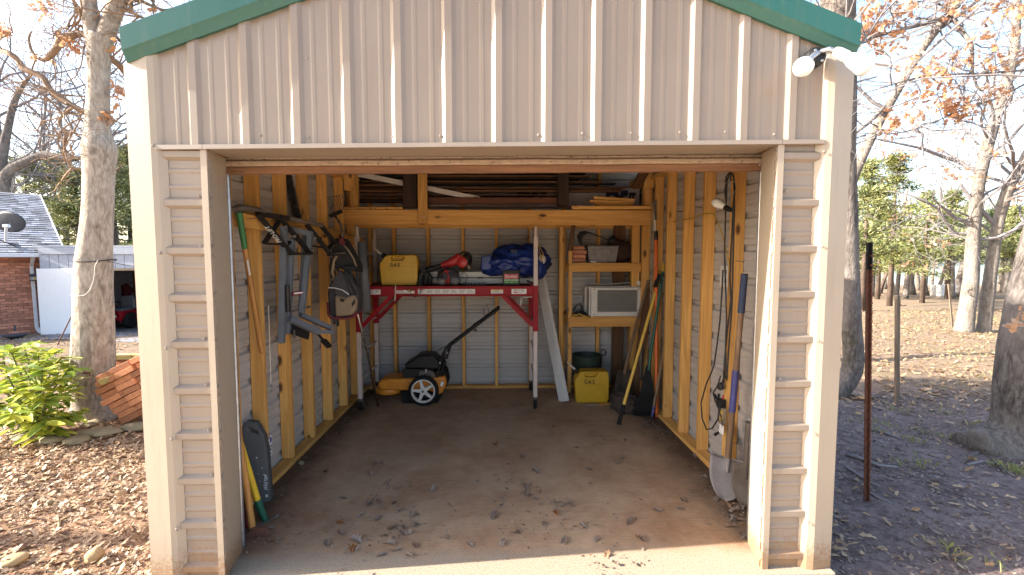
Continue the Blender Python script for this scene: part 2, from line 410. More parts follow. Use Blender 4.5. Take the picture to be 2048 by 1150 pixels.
M['tealgreen'] = mat('dark_green_ferrule', (.012, .10, .06), (.01, .075, .05), rough=.5)
M['bluegrip'] = mat('worn_blue_paint', (.05, .055, .20), (.04, .042, .14), rough=.6, dirt=((.30, .22, .20), .62, 14))
M['bluerubber'] = mat('dark_blue_foam_grip', (.035, .05, .10), (.028, .038, .075), rough=.8)
M['tub'] = mat('dull_zinc_tub', (.26, .25, .25), (.15, .145, .15), rough=.5, metal=.6, scale=18)
M['chrome'] = mat('bright_tube_steel', (.62, .60, .58), (.45, .42, .40), rough=.25, metal=1.0)
M['bulb'] = mat('frosted_bulb_glass', (.80, .80, .78), (.76, .76, .74), rough=.15, coat=.6)
M['flood_glass'] = mat('white_flood_bulb_glass', (.74, .74, .74), (.70, .70, .70), rough=.15, coat=.5)
M['cord'] = mat('black_cord_rubber', (.016, .015, .015), (.022, .02, .02), rough=.6)
M['cord_yellow'] = mat('yellow_cord', (.50, .32, .03), (.42, .26, .03), rough=.6)
M['cord_white'] = mat('white_cord', (.55, .50, .45), (.48, .43, .38), rough=.6)
M['rope'] = mat('pale_rope', (.42, .35, .26), (.34, .27, .19), rough=.9)
M['brick'] = mat('red_clay_brick', (.56, .245, .115), (.44, .17, .08), rough=.88, scale=30, bmp=.5, rand=.35, dirt=((.52, .36, .22), .66, 14))
M['brick_yellow'] = mat('yellow_mossy_brick', (.46, .36, .15), (.40, .30, .10), rough=.9, scale=24, bmp=.6, dirt=((.20, .20, .06), .6, 10))
M['brick_house'] = mat('house_brick', (.54, .235, .15), (.43, .17, .105), rough=.88, rand=.35, dirt=((.42, .24, .17), .62, 9))
M['mortar'] = mat('mortar', (.38, .27, .21), (.30, .21, .16), rough=.95)
M['stone'] = mat('sandstone', (.27, .22, .13), (.20, .16, .10), rough=.9, scale=12, bmp=.7, dirt=((.16, .17, .06), .58, 8))
M['stone_pale'] = mat('pale_yellow_stone', (.40, .28, .14), (.31, .21, .11), rough=.9, scale=18, bmp=.6)
M['siding'] = mat('pale_blue_grey_siding', (.36, .38, .43), (.31, .33, .38), rough=.6)
M['gutter'] = mat('white_gutter_enamel', (.72, .72, .74), (.64, .64, .66), rough=.5)
M['shingle'] = mat('grey_asphalt_shingle', (.30, .30, .32), (.19, .19, .21), rough=.9, scale=40, island=.45, bmp=.3)
M['dish'] = mat('dark_grey_dish_paint', (.045, .047, .055), (.06, .06, .068), rough=.6)
M['plywood'] = mat('brown_plywood', (.22, .12, .06), (.16, .085, .045), rough=.8)
M['bark'] = bark('oak_bark', (.46, .405, .345), (.30, .25, .20), scale=10)
M['bark_grey'] = bark('grey_oak_bark', (.235, .20, .175), (.12, .10, .088), moss=(.09, .09, .03), scale=9, depth=.03)
M['bark_far'] = bark('far_oak_bark', (.25, .22, .19), (.15, .125, .105), scale=8)
M['bark_dark'] = bark('dark_cedar_bark', (.13, .095, .075), (.09, .065, .052), scale=6)
M['twig'] = mat('grey_twig_bark', (.22, .20, .20), (.15, .135, .14), rough=.9)
M['twig_brown'] = mat('brown_branch_bark', (.27, .185, .12), (.18, .12, .08), rough=.9, scale=20, bmp=.6)
M['leaf_brown'] = leafmat('dry_oak_leaf', [(0, (.22, .13, .07)), (.35, (.38, .24, .125)), (.6, (.29, .20, .13)), (.8, (.47, .335, .205)), (1, (.19, .11, .06))], transl=.15)
M['leaf_grey'] = leafmat('dusty_grey_oak_leaf', [(0, (.19, .135, .10)), (.5, (.25, .19, .145)), (.85, (.17, .11, .075)), (1, (.28, .15, .075))], transl=.1)
M['leaf_rust'] = leafmat('rusty_oak_leaf', [(0, (.30, .12, .04)), (1, (.36, .16, .06))], transl=.1)
M['leaf_orange'] = leafmat('orange_autumn_oak_leaf', [(0, (.46, .22, .10)), (.4, (.56, .32, .17)), (.7, (.38, .18, .11)), (1, (.58, .44, .32))], transl=.45)
M['cedar'] = leafmat('cedar_foliage', [(0, (.06, .085, .022)), (.4, (.12, .14, .034)), (.75, (.20, .205, .05)), (1, (.30, .27, .09))], transl=.3)
M['cedar_pale'] = leafmat('pale_cedar_foliage', [(0, (.09, .12, .045)), (.4, (.18, .20, .07)), (.75, (.27, .27, .10)), (1, (.36, .34, .17))], transl=.3)
M['cedar_dark'] = leafmat('dark_cedar_foliage', [(0, (.03, .05, .02)), (.5, (.06, .085, .03)), (1, (.12, .14, .045))], transl=.25)
M['aucuba'] = leafmat('spotted_laurel_leaf', [(0, (.07, .16, .02)), (.3, (.16, .27, .03)), (.6, (.34, .40, .045)), (1, (.55, .52, .07))], rough=.33, transl=.3, vein=(.52, .50, .09))
M['stem'] = mat('green_stem', (.12, .15, .05), (.09, .10, .04), rough=.7)
M['grass'] = leafmat('winter_grass_blade', [(0, (.13, .17, .05)), (.6, (.28, .27, .10)), (1, (.36, .30, .15))], transl=.3)
M['foam'] = mat('white_foam_sheet', (.42, .40, .42), (.36, .34, .36), rough=.8, scale=5, stretch=(8, 1, .3))
M['grille_shade'] = mat('grille_shade_paint', (.19, .175, .165), (.15, .14, .13), rough=.6)  # shade behind the louvres, painted as a dark backing
M['dust_black'] = mat('dusty_black_plastic', (.030, .030, .032), (.045, .043, .042), rough=.5, scale=4, dirt=((.30, .29, .28), .72, 26))
M['fuzz'] = mat('dark_bristle', (.05, .045, .042), (.09, .085, .08), rough=.95, scale=60)
M['straw'] = mat('dry_straw', (.4, .3, .16), rough=.9)
M['mud_black'] = mat('dark_debris', (.045, .03, .022), (.07, .048, .035), rough=.95, bmp=.5)

# ================================================================ ground and floor
def ground_mat():
    m, nt, b = _nt('earth_and_leaf_ground'); g = N(nt, 'ShaderNodeNewGeometry'); pos = g.outputs['Position']
    s = N(nt, 'ShaderNodeSeparateXYZ'); nt.links.new(pos, s.inputs[0])
    big = noise(nt, pos, .55, 5); med = noise(nt, pos, 3.2, 8, .7); fine = noise(nt, pos, 38, 6, .75)
    dirt = ramp(nt, med, [(.30, (.14, .104, .098)), (.52, (.22, .168, .158)), (.72, (.30, .24, .23))])
    leafy = ramp(nt, fine, [(.30, (.13, .072, .045)), (.5, (.28, .165, .105)), (.72, (.42, .28, .19))])
    lawn = ramp(nt, noise(nt, pos, 2.0, 8, .75), [(.28, (.13, .10, .075)), (.46, (.22, .17, .125)), (.60, (.17, .155, .08)), (.75, (.29, .235, .18))])
    lawn = mixc(nt, .35, lawn, leafy)
    def step(sock, a, c):
        mr = N(nt, 'ShaderNodeMapRange'); mr.inputs['From Min'].default_value = a; mr.inputs['From Max'].default_value = c; nt.links.new(sock, mr.inputs['Value']); return mr.outputs[0]
    wy = N(nt, 'ShaderNodeMath', operation='MULTIPLY_ADD'); wy.inputs[1].default_value = 2.2; nt.links.new(big, wy.inputs[0]); nt.links.new(s.outputs[1], wy.inputs[2])
    wx = N(nt, 'ShaderNodeMath', operation='MULTIPLY_ADD'); wx.inputs[1].default_value = 1.2; nt.links.new(big, wx.inputs[0]); nt.links.new(s.outputs[0], wx.inputs[2])
    clod = noise(nt, pos, 16, 9, .8)
    dirt = mixc(nt, ramp(nt, clod, [(.46, (0, 0, 0)), (.60, (.8, .8, .8))]), dirt, (.07, .05, .045))
    col = mixc(nt, step(wx.outputs[0], -.4, .6), leafy, dirt)
    col = mixc(nt, step(wy.outputs[0], 6.2, 7.6), col, lawn)
    nt.links.new(col, b.inputs['Base Color']); b.inputs['Roughness'].default_value = .95; b.inputs['Specular IOR Level'].default_value = .15
    bump(nt, b, mixc(nt, .5, med, fine), .9, .05)
    return m
M['ground'] = ground_mat()
def floor_mat():
    m, nt, b = _nt('dirty_concrete'); g = N(nt, 'ShaderNodeNewGeometry'); pos = g.outputs['Position']
    s = N(nt, 'ShaderNodeSeparateXYZ'); nt.links.new(pos, s.inputs[0])
    n1 = noise(nt, pos, 1.3, 8, .68, .4); n2 = noise(nt, pos, 7, 8, .7); n3 = noise(nt, pos, 90, 4, .7)
    mp = N(nt, 'ShaderNodeMapping'); mp.inputs['Scale'].default_value = (1, 14, 1); mp.inputs['Rotation'].default_value = (0, 0, .5); nt.links.new(pos, mp.inputs['Vector']); br = noise(nt, mp.outputs[0], 6, 4, .7)
    conc = ramp(nt, n2, [(.3, (.37, .245, .145)), (.7, (.46, .315, .20))])
    soil = ramp(nt, n2, [(.3, (.25, .132, .07)), (.7, (.35, .195, .11))])
    f = ramp(nt, n1, [(.42, (0, 0, 0)), (.66, (.95, .95, .95))])
    col = mixc(nt, f, conc, soil)
    col = mixc(nt, ramp(nt, n3, [(.56, (0, 0, 0)), (.72, (.5, .5, .5))]), col, (.07, .042, .03))
    col = mixc(nt, ramp(nt, br, [(.5, (0, 0, 0)), (.75, (.35, .35, .35))]), col, (.10, .065, .05))
    # darker towards the side walls
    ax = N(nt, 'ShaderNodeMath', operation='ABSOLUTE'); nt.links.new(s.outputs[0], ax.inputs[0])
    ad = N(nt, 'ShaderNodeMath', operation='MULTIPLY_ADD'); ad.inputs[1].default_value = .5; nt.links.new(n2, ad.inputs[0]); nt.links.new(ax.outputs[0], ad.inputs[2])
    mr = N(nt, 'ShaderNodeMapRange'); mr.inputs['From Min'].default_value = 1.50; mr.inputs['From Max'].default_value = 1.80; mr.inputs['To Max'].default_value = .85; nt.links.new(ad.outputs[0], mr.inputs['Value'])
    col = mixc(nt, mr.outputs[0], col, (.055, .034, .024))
    # paler concrete at the front lip: its sunlit strip is painted into the colour
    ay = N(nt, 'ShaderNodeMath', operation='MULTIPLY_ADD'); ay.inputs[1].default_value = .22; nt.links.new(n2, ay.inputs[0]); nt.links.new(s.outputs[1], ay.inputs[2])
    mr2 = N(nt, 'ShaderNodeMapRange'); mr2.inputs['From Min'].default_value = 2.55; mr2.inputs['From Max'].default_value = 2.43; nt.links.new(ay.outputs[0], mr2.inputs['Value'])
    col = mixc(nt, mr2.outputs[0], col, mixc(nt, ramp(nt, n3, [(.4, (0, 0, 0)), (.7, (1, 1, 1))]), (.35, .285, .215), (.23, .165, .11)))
    nt.links.new(col, b.inputs['Base Color']); b.inputs['Roughness'].default_value = .85; b.inputs['Specular IOR Level'].default_value = .25
    bump(nt, b, mixc(nt, .45, n3, br), .35, .006)
    return m
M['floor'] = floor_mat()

def bounce_sheet():  # unseen pale sheet, added to bounce warm light into the doorway
    xs = [-14, -10, -7] + [-5 + .5 * i for i in range(21)] + [7, 10, 14]; ys = [-30, -20, -14] + [-9 + .5 * i for i in range(22)] + [1.9]
    vs = [(x, y, gz(x, y) + .006) for y in ys for x in xs]; nx = len(xs)
    M['bounce_sheet'] = mat('pale_tan_gravel', (.62, .47, .32), (.48, .35, .23), rough=.95, scale=40, bmp=.8)
    o = MB().add(vs, [(j * nx + i, j * nx + i + 1, (j + 1) * nx + i + 1, (j + 1) * nx + i) for j in range(len(ys) - 1) for i in range(nx - 1)]).build('gravel_bounce_sheet', M['bounce_sheet'], org=(0, 0, 0), fix=False); tag(o, 'pale tan gravel drive added unseen in front of the shed to bounce light', kind='structure')
bounce_sheet()
def make_ground():
    xs = sorted(set([-420, -260, -150, -90, -60] + [i * 1.0 for i in range(-45, -8)] + [i * .13 for i in range(-62, 63)] + [i * 1.0 for i in range(9, 46)] + [60, 90, 150, 260, 420]))
    ys = sorted(set([-60, -30, -15, -8] + [i * .5 for i in range(-10, 3)] + [1 + i * .13 for i in range(0, 60)] + [9 + i * .7 for i in range(0, 60)] + [55, 65, 80, 110, 160, 260, 420]))
    vs = []
    for y in ys:
        for x in xs:
            z = gz(x, y)
            if x > 1.9 or x < -1.9:
                z += (.018 * mnoise.fractal(V((x * 2.2, y * 2.2, 0)), 1, 2, 4) + .010 * mnoise.noise(V((x * 7, y * 7, 1)))) if -9 < x < 9 and y < 9 else 0
            vs.append((x, y, z))
    nx = len(xs); fs = [(j * nx + i, j * nx + i + 1, (j + 1) * nx + i + 1, (j + 1) * nx + i) for j in range(len(ys) - 1) for i in range(nx - 1)]
    mb = MB(); mb.add(vs, fs); o = mb.build('ground', M['ground'], smooth=True, org=(0, 0, 0), fix=False); tag(o, 'bare earth and dry winter grass around the shed', kind='structure')
make_ground()
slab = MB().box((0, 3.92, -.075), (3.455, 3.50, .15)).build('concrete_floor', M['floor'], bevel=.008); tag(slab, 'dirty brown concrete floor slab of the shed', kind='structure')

# ================================================================ the shed
FY = 2.22; BYW = 5.60; XW = 1.712; XI = 1.622          # front sheet, back sheet, side sheets, inner edge of studs
shed = empty('metal_shed', (0, FY, 0), 'tan ribbed metal shed with green roof trim and an open roll-up doorway', 'shed')
lipL, lipR = P(310, 290, FY - .02), P(1647, 279, FY - .02)
def hz(x): t = (x - lipL.x) / (lipR.x - lipL.x); return lipL.z + t * (lipR.z - lipL.z)   # top of the header lip, a little out of level
SL = .365
rkL, rkR = P(258, 121, 2.185), P(1705, 111, 2.185)
RX = (rkL.x + rkR.x) / 2 + (rkL.z - rkR.z) / (2 * SL) * -1
RX = (rkL.x + rkR.x + (rkR.z - rkL.z) / SL) / 2
RZ = rkL.z + SL * (RX - rkL.x)                              # underside of the rake trim at the ridge
def rz(x): return RZ - SL * abs(x - RX)

def rib_profile(x0, x1, first, step, h=.021, k_=.8, mh=.0045):
    """(position, height) pairs of ribbed sheet from x0 to x1"""
    pts = [(x0, 0.0)]; k = math.floor((x0 - first) / step) - 1; raw = []
    while first + k * step < x1 + step:
        a = first + k * step
        raw += [(a - .036 * k_, 0), (a - .017 * k_, h), (a + .017 * k_, h), (a + .036 * k_, 0)]
        for q in (1 / 3, 2 / 3):
            c = a + step * q; raw += [(c - .014, 0), (c - .006, mh), (c + .006, mh), (c + .014, 0)]
        k += 1
    pts += [p for p in raw if x0 < p[0] < x1] + [(x1, 0.0)]
    return pts

# gable sheets: five overlapping sheets of ribbed steel
RIB0, RIBS = P(1000, 280, FY).x - .006, .2375
edges = [-1.615]; e = RIB0 - .05
ks = [k for k in range(-8, 9)]
bounds = [-1.615] + [RIB0 + RIBS * k - .045 for k in (-4, -1, 2, 5)] + [1.595]
for i in range(5):
    a, c = bounds[i], bounds[i + 1]
    pr = rib_profile(a, c + (.012 if i < 4 else 0), RIB0, RIBS, .0138, .92, .0022); dy = -.0015 * (i % 2)
    vs = []; fs = []
    for x, d in pr: vs += [(x, FY - d + dy, hz(x) - .012), (x, FY - d + dy, rz(x) + .122)]
    for j in range(len(pr) - 1): fs.append((2 * j, 2 * j + 2, 2 * j + 3, 2 * j + 1))
    o = MB().add(vs, fs).build('gable_sheet', M['tan'], shed, fix=False)
    sm = o.modifiers.new('thickness', 'SOLIDIFY'); sm.thickness = .0012; sm.offset = 1
# plywood-free inner lining: framing of the gable is hidden by the header

# flat narrow panels beside the door with level ribs
def side_panel(x0, x1, first, step, z0, z1):
    pr = rib_profile(z0, z1, first, step, .02)
    vs = []; fs = []
    for z, d in pr: vs += [(x0, FY + .012 - d, z), (x1, FY + .012 - d, z)]
    for j in range(len(pr) - 1): fs.append((2 * j, 2 * j + 1, 2 * j + 3, 2 * j + 2))
    o = MB().add(vs, fs).build('side_sheet', M['tan_low'], shed, fix=False)
    sm = o.modifiers.new('thickness', 'SOLIDIFY'); sm.thickness = .0012; sm.offset = -1
ribz = P(360, 596, FY).z
side_panel(-1.60, -1.372, ribz, .2275, -.05, hz(-1.5) - .015)
side_panel(1.360, 1.59, P(1600, 589, FY).z, .2275, -.05, hz(1.5) - .015)

def trim(poly_bottom, z0, z1fun, name, mt, thick=.0016, bevel=0):
    vs = []; fs = []
    for x, y in poly_bottom: vs += [(x, y, z0), (x, y, z1fun(x))]
    for j in range(len(poly_bottom) - 1): fs.append((2 * j, 2 * j + 2, 2 * j + 3, 2 * j + 1))
    o = MB().add(vs, fs).build(name, mt, shed, fix=False)
    sm = o.modifiers.new('thickness', 'SOLIDIFY'); sm.thickness = thick; sm.offset = 0
    return o
# corner trims, each sprung a little open towards its outer edge, with a splayed return down to the sheet
trim([(-1.735, 2.36), (-1.733, 2.2065), (-1.622, 2.1965), (-1.598, 2.2045), (-1.570, FY + .010)], -.09, lambda x: min(rz(x), hz(x) + .8) + .01, 'corner_trim', M['trim'])
trim([(1.735, 2.36), (1.728, 2.2165), (1.622, 2.1965), (1.592, 2.2045), (1.560, FY + .010)], -.09, lambda x: rz(x) + .01, 'corner_trim', M['trim'])
# door jambs: front flange, reveal
trim([(-1.405, FY + .012), (-1.405, FY - .012), (-1.376, FY - .012), (-1.414, 2.425), (-1.46, 2.425)], .001, lambda x: hz(x) - .018, 'door_jamb', M['trim'])
trim([(1.392, FY + .012), (1.392, FY - .012), (1.362, FY - .012), (1.408, 2.425), (1.46, 2.425)], .001, lambda x: hz(x) - .018, 'door_jamb', M['trim'])
# header lip and soffit of the doorway
def header_piece(x0, x1, name, soffit=True):
    n = 12; vs = []; fs = []
    for i in range(n + 1):
        x = x0 + (x1 - x0) * i / n; z = hz(x)
        jit = .0012 * mnoise.noise(V((x * 5, 0, 0)))
        prof = [(FY + .008, z + .004), (FY - .022, z + jit), (FY - .024, z - .020 + jit)]
        prof += [(2.426, z - .026 + .012)] if soffit else [(FY + .004, z - .021)]
        vs += [(x, y, zz) for y, zz in prof]
    for i in range(n):
        for j in range(3): fs.append((i * 4 + j, i * 4 + j + 1, i * 4 + j + 5, i * 4 + j + 4))
    o = MB().add(vs, fs).build(name, M['tan'], shed, fix=False); sm = o.modifiers.new('thickness', 'SOLIDIFY'); sm.thickness = .0016; sm.offset = 0
header_piece(-1.606, -1.388, 'header_trim', False)
header_piece(-1.386, 1.374, 'header_trim', True)
header_piece(1.376, 1.585, 'header_trim', False)
# gable rake trims (green) and roof sheets
for sgn, ex in ((-1, P(240, 62, 2.165).x), (1, P(1722, 60, 2.165).x)):
    n = 3; vs = []; fs = []
    xs_ = [RX, RX + (ex - RX) * .5, ex]
    for x in xs_:
        z = rz(x) + .001
        prof = [(2.245, z + .010), (2.196, z), (2.176, z + .036), (2.168, z + .044), (2.160, z + .140), (2.30, z + .150)]
        vs += [(x, y, zz) for y, zz in prof]
    k = 6
    for i in range(2):
        for j in range(k - 1): fs.append((i * k + j, i * k + j + 1, (i + 1) * k + j + 1, (i + 1) * k + j))
    o = MB().add(vs, fs).build('rake_trim', M['green'], shed, fix=False); sm = o.modifiers.new('thickness', 'SOLIDIFY'); sm.thickness = .002; sm.offset = 0
    pr = rib_profile(2.175, 5.78, 2.3, .2286, .018); vs = []; fs = []
    for y, d in pr:
        for x in (RX, ex + sgn * .004): vs.append((x, y, rz(x) + .128 + d))
    for j in range(len(pr) - 1): fs.append((2 * j, 2 * j + 2, 2 * j + 3, 2 * j + 1))
    o = MB().add(vs, fs).build('roof_sheet', M['green'], shed, fix=False); sm = o.modifiers.new('thickness', 'SOLIDIFY'); sm.thickness = .0012
    for t in (.04, .36, .68, .97):
        x = RX + sgn * 1.74 * t
        board('purlin', (x, 2.30, rz(x) + .085), (x, 5.56, rz(x) + .085), .089, .038, (1, 0, -SL * sgn), M['wood_old_shaded'], shed)
MB().tube([(RX, 2.165, RZ + .165), (RX, 5.78, RZ + .165)], .045, 8).build('ridge_cap', M['green'], shed)
# side and back sheets, seen from inside with their ribs turned away
for sx in (-1, 1):
    zt = lambda: 2.50
    pr = rib_profile(-.04, 2.655, ribz + .03, .2286, .021); vs = []; fs = []
    for z, d in pr: vs += [(sx * (XW + d), 2.30, z), (sx * (XW + d), BYW + .05, z)]
    for j in range(len(pr) - 1): fs.append((2 * j, 2 * j + 1, 2 * j + 3, 2 * j + 2) if sx > 0 else (2 * j, 2 * j + 2, 2 * j + 3, 2 * j + 1))
    MB().add(vs, fs).build('wall_sheet', M['wall_out'], shed, fix=False)
pr = rib_profile(-.04, 3.2, ribz - .015, .2286, .021); vs = []; fs = []
for z, d in pr:
    hw = XW + .03 if z < 2.5 else max(.05, (RZ + .13 - z) / SL)
    vs += [(-hw, BYW + d, z), (hw, BYW + d, z)]
for j in range(len(pr) - 1): fs.append((2 * j, 2 * j + 2, 2 * j + 3, 2 * j + 1))
MB().add(vs, fs).build('wall_sheet', M['wall_out'], shed, fix=False)

# timber framing
for sx, ylist in ((-1, (2.50, 2.80, 3.12, 3.51, 3.92, 4.35, 4.78, 5.18)), (1, (2.50, 2.78, 3.13, 3.56, 3.94, 4.33, 4.68, 5.10))):
    xc = sx * (XI + .0425)
    for y in ylist:
        board('stud', (xc, y + .019, .039), (xc + random.uniform(-.003, .003), y + .019 + random.uniform(-.012, .012), 2.44), .089, .038, (1, 0, 0), M['wood'], shed)
    board('bottom_plate', (xc + sx * -.012, 2.44, .0195), (xc + sx * -.012, 5.58, .0195), .092, .037, (1, 0, 0), M['wood'], shed)
    board('top_plate', (xc, 2.44, 2.46), (xc, 5.58, 2.46), .089, .038, (1, 0, 0), M['wood'], shed)
    for yj in (2.70, 3.9):
        board('ceiling_joist', (-1.70, yj, 2.50), (1.70, yj, 2.50), .038, .089, (0, 1, 0), M['wood_old_shaded'], shed) if sx > 0 else None
    for yj in (2.70, 3.9, 5.0):
        board('rafter', (RX, yj + .04, RZ + .02), (RX + sx * 1.72, yj + .04, rz(1.72 + RX) + .02), .038, .089, (0, 1, 0), M['wood_old_shaded'], shed)
for u in (743, 790, 858, 927, 993, 1060, 1128, 1196, 1262):
    x = P(u, 650, 5.51).x
    board('stud', (x, 5.553, .039), (x + random.uniform(-.004, .004), 5.553, 2.9 - SL * abs(x) * .6), .038, .089, (1, 0, 0), M['wood'], shed)
board('bottom_plate', (-1.60, 5.545, .0195), (1.60, 5.545, .0195), .092, .037, (0, 1, 0), M['wood'], shed)
# loft: beam across, hanger post, short hangers, shelf joists
LY = 4.90
bt = P(1000, 420, LY).z; bb = P(1000, 450, LY).z
board('loft_beam', (-1.668, LY + .02, (bt + bb) / 2), (1.668, LY + .02, (bt + bb) / 2), .04, bt - bb, (0, 1, 0), M['wood'], shed)
board('loft_beam', (-1.668, 5.535 - .06, (bt + bb) / 2), (1.668, 5.535 - .06, (bt + bb) / 2), .038, bt - bb, (0, 1, 0), M['wood'], shed)
for x in (-1.1, -.45, .2, .9):
    board('loft_joist', (x, LY + .045, bt - .05), (x, 5.45, bt - .05), .038, .089, (1, 0, 0), M['wood'], shed)
a, c = P(846, 447, LY - .022), P(845, 335, LY - .022)
hp = board('hanger_post', (a.x, LY - .021, a.z), (c.x, LY - .021, c.z + .35), .098, .038, (1, 0, 0), M['wood'], shed)
p = P(848, 434, LY - .043); MB().lathe([(.0, .006), (.008, .005), (.009, 0)], (p.x, p.y, p.z), (0, -1, 0), 10).build('bolt', M['zinc'], hp, smooth=40)
for u0, v0 in ((699, 381), (1297, 376)):
    p = P(u0, v0, LY - .03); board('hanger_block', (p.x, LY - .03, p.z), (p.x, LY - .03, p.z + .5), .105, .038, (1, 0, 0), M['wood'], shed)
    board('cripple_stud', (p.x + (.02 if u0 < 900 else .03), LY + .07, bt), (p.x + (.02 if u0 < 900 else .03), LY + .07, 2.6), .089, .038, (1, 0, 0), M['wood'], shed)
a, c = P(1293, 366, LY - .05), P(1345, 320, LY - .5)
board('knee_brace', (1.46, LY - .05, 2.36), (1.46, 4.2, 2.62), .089, .038, (1, 0, 0), M['wood_old_shaded'], shed)
# tool rail along the near wall, with its nails
ra, rb = PX(474, 437, -1.602), PX(679, 470, -1.602)
rail = board('tool_rail', (ra.x, ra.y, 1.845), (rb.x, rb.y, 1.845), .089, .036, (0, 0, 1), M['wood'], shed)
rng = random.Random(3)
for i in range(9):
    y = ra.y + .08 + i * (rb.y - ra.y - .1) / 8; z = 1.86 + rng.uniform(-.015, .02)
    MB().tube([(-1.60, y, z), (-1.515, y + rng.uniform(-.01, .01), z + .012)], .0022, 6).build('nail', M['iron'], rail)
rail2 = board('tool_rail', (-1.602, 4.55, 1.80), (-1.602, 5.35, 1.80), .089, .036, (0, 0, 1), M['wood'], shed)
# door tracks: galvanised uprights inside the jambs
for (ut, vt, ub, vb), yy in (((457, 345, 486, 1092), 2.47), ((1519, 330, 1499, 1085), 2.47)):
    a, c = P(ub, vb, yy), P(ut, vt, yy); s_ = 1 if ub > 900 else -1
    x = (a.x + c.x) / 2 + s_ * .004
    MB().tube([(x, yy, .002), (x, yy, hz(x) - .03)], .0135, 10).box((x + s_ * .02, yy + .012, 1.05), (.018, .006, 2.09)).build('door_track', M['galv'], shed, smooth=40)
# screws in the gable, trims and side sheets
M['screw'] = mat('tan_capped_screw', (.30, .25, .21), (.20, .16, .13), rough=.5)
scr = MB().lathe([(.0, .006), (.004, .0058), (.0055, .003), (.0055, .001), (.0085, .0008), (.009, 0)], (0, 0, 0), (0, -1, 0), 8).build('screw', M['screw'], shed, smooth=40, org=(0, 0, 0))
sp = [P(u, v, FY - .003) for u, v in ((396, 277), (520, 270), (617, 275), (690, 272), (786, 274), (881, 272), (1001, 268), (1077, 270), (1165, 267), (1262, 266), (1359, 265), (1450, 264), (1548, 269), (613, 117), (1001, 97))]
sp += [P(u, v, FY + .003) for u, v in ((401, 493), (398, 393), (405, 588), (408, 678), (412, 770), (417, 860), (423, 950), (428, 1041), (1572, 383), (1570, 481), (1562, 667), (1560, 758), (1557, 938), (1555, 1028), (1553, 1118))]
sp += [P(u, v, 2.197) for u, v in ((306, 291), (320, 506), (332, 697), (343, 879), (353, 1059), (1645, 493), (1637, 682), (1630, 868), (1616, 1045), (1648, 303))]
for i, p in enumerate(sp):
    if i == 0: scr.matrix_basis = Matrix.Translation(p - V((0, FY, 0))); W[scr.name] = Matrix.Translation(p)
    else: inst('screw', scr, Matrix.Translation(p), shed)
for sx, pts in ((-1, ((425, 450), (420, 330), (437, 668), (448, 883))), (1, ((1520, 329), (1534, 560)))):
    for u, v in pts:
        p = PX(u, v, sx * 1.395); o = inst('screw', scr, Matrix.Translation(p) @ Matrix.Rotation(R(-90 * sx), 4, 'Z'), shed)

# rolled-up door: bottom bar of the curtain, its wooden rail, and the coil behind the header
door = empty('roll_up_door', (0, 2.50, 2.1), 'rolled-up shed door whose dusty bottom bar and brown timber rail hang across the opening top', 'door')
xl, xr = -1.425, 1.425
def dz(x): return P(1000, 326, 2.47).z + (hz(x) - hz(0)) * .75
n = 40
for nm, prof, mt in (('curtain_slat', [(2.445, .075), (2.452, .030), (2.44, .026), (2.43, .014), (2.446, .006), (2.475, .006)], 'dusty'), ('bottom_bar', [(2.44, .004), (2.423, -.004), (2.420, -.020), (2.44, -.028), (2.50, -.026)], 'dusty')):
    vs = []; fs = []
    for i in range(n + 1):
        x = xl + (xr - xl) * i / n; z0 = dz(x) + .010 + .003 * mnoise.noise(V((x * 3, 1, 0)))
        vs += [(x, y, z0 + z) for y, z in prof]
    k = len(prof)
    for i in range(n):
        for j in range(k - 1): fs.append((i * k + j, i * k + j + 1, (i + 1) * k + j + 1, (i + 1) * k + j))
    if 'dusty' not in M: M['dusty'] = mat('dusty_weathered_enamel', (.36, .27, .20), (.27, .195, .14), rough=.8, scale=30, bmp=.5, dirt=((.08, .05, .03), .57, 40))
    o = MB().add(vs, fs).build(nm, M['dusty'], door, fix=False); sm = o.modifiers.new('thickness', 'SOLIDIFY'); sm.thickness = .0016
# the timber rail, chewed along its edge
vs = []; fs = []
for i in range(61):
    x = xl + .005 + (xr - xl - .01) * i / 60; t = dz(x) - .018; j1 = .006 * mnoise.noise(V((x * 4, 2, 0))) + .002 * mnoise.noise(V((x * 22, 5, 0))); j2 = .004 * mnoise.noise(V((x * 6, 9, 0)))
    sag = .008 * math.sin((x + 1.4) * 1.5)
    vs += [(x, 2.432, t + j1), (x, 2.430, t - .036 + j2 - sag * .3), (x, 2.468, t - .038 + j2), (x, 2.468, t + .004)]
for i in range(60):
    for j in range(4): fs.append((i * 4 + j, i * 4 + (j + 1) % 4, (i + 1) * 4 + (j + 1) % 4, (i + 1) * 4 + j))
fs += [(3, 2, 1, 0), (240, 241, 242, 243)]
M['rail_wood'] = mat('weathered_brown_rail_timber', (.20, .095, .045), (.115, .052, .026), rough=.85, scale=5, stretch=(.4, 6, 6), bmp=.7, bscale=30, dirt=((.07, .04, .025), .58, 12))
MB().add(vs, fs).build('bottom_rail', M['rail_wood'], door, bevel=.004)
MB().tube([(-1.40, 2.62, 2.40), (1.40, 2.62, 2.40)], .11, 20).build('coil', M['tan'], door, smooth=40)
for x in (-1.42, 1.42): MB().box((x, 2.60, 2.38), (.012, .22, .30)).build('coil_bracket', M['galv'], door)

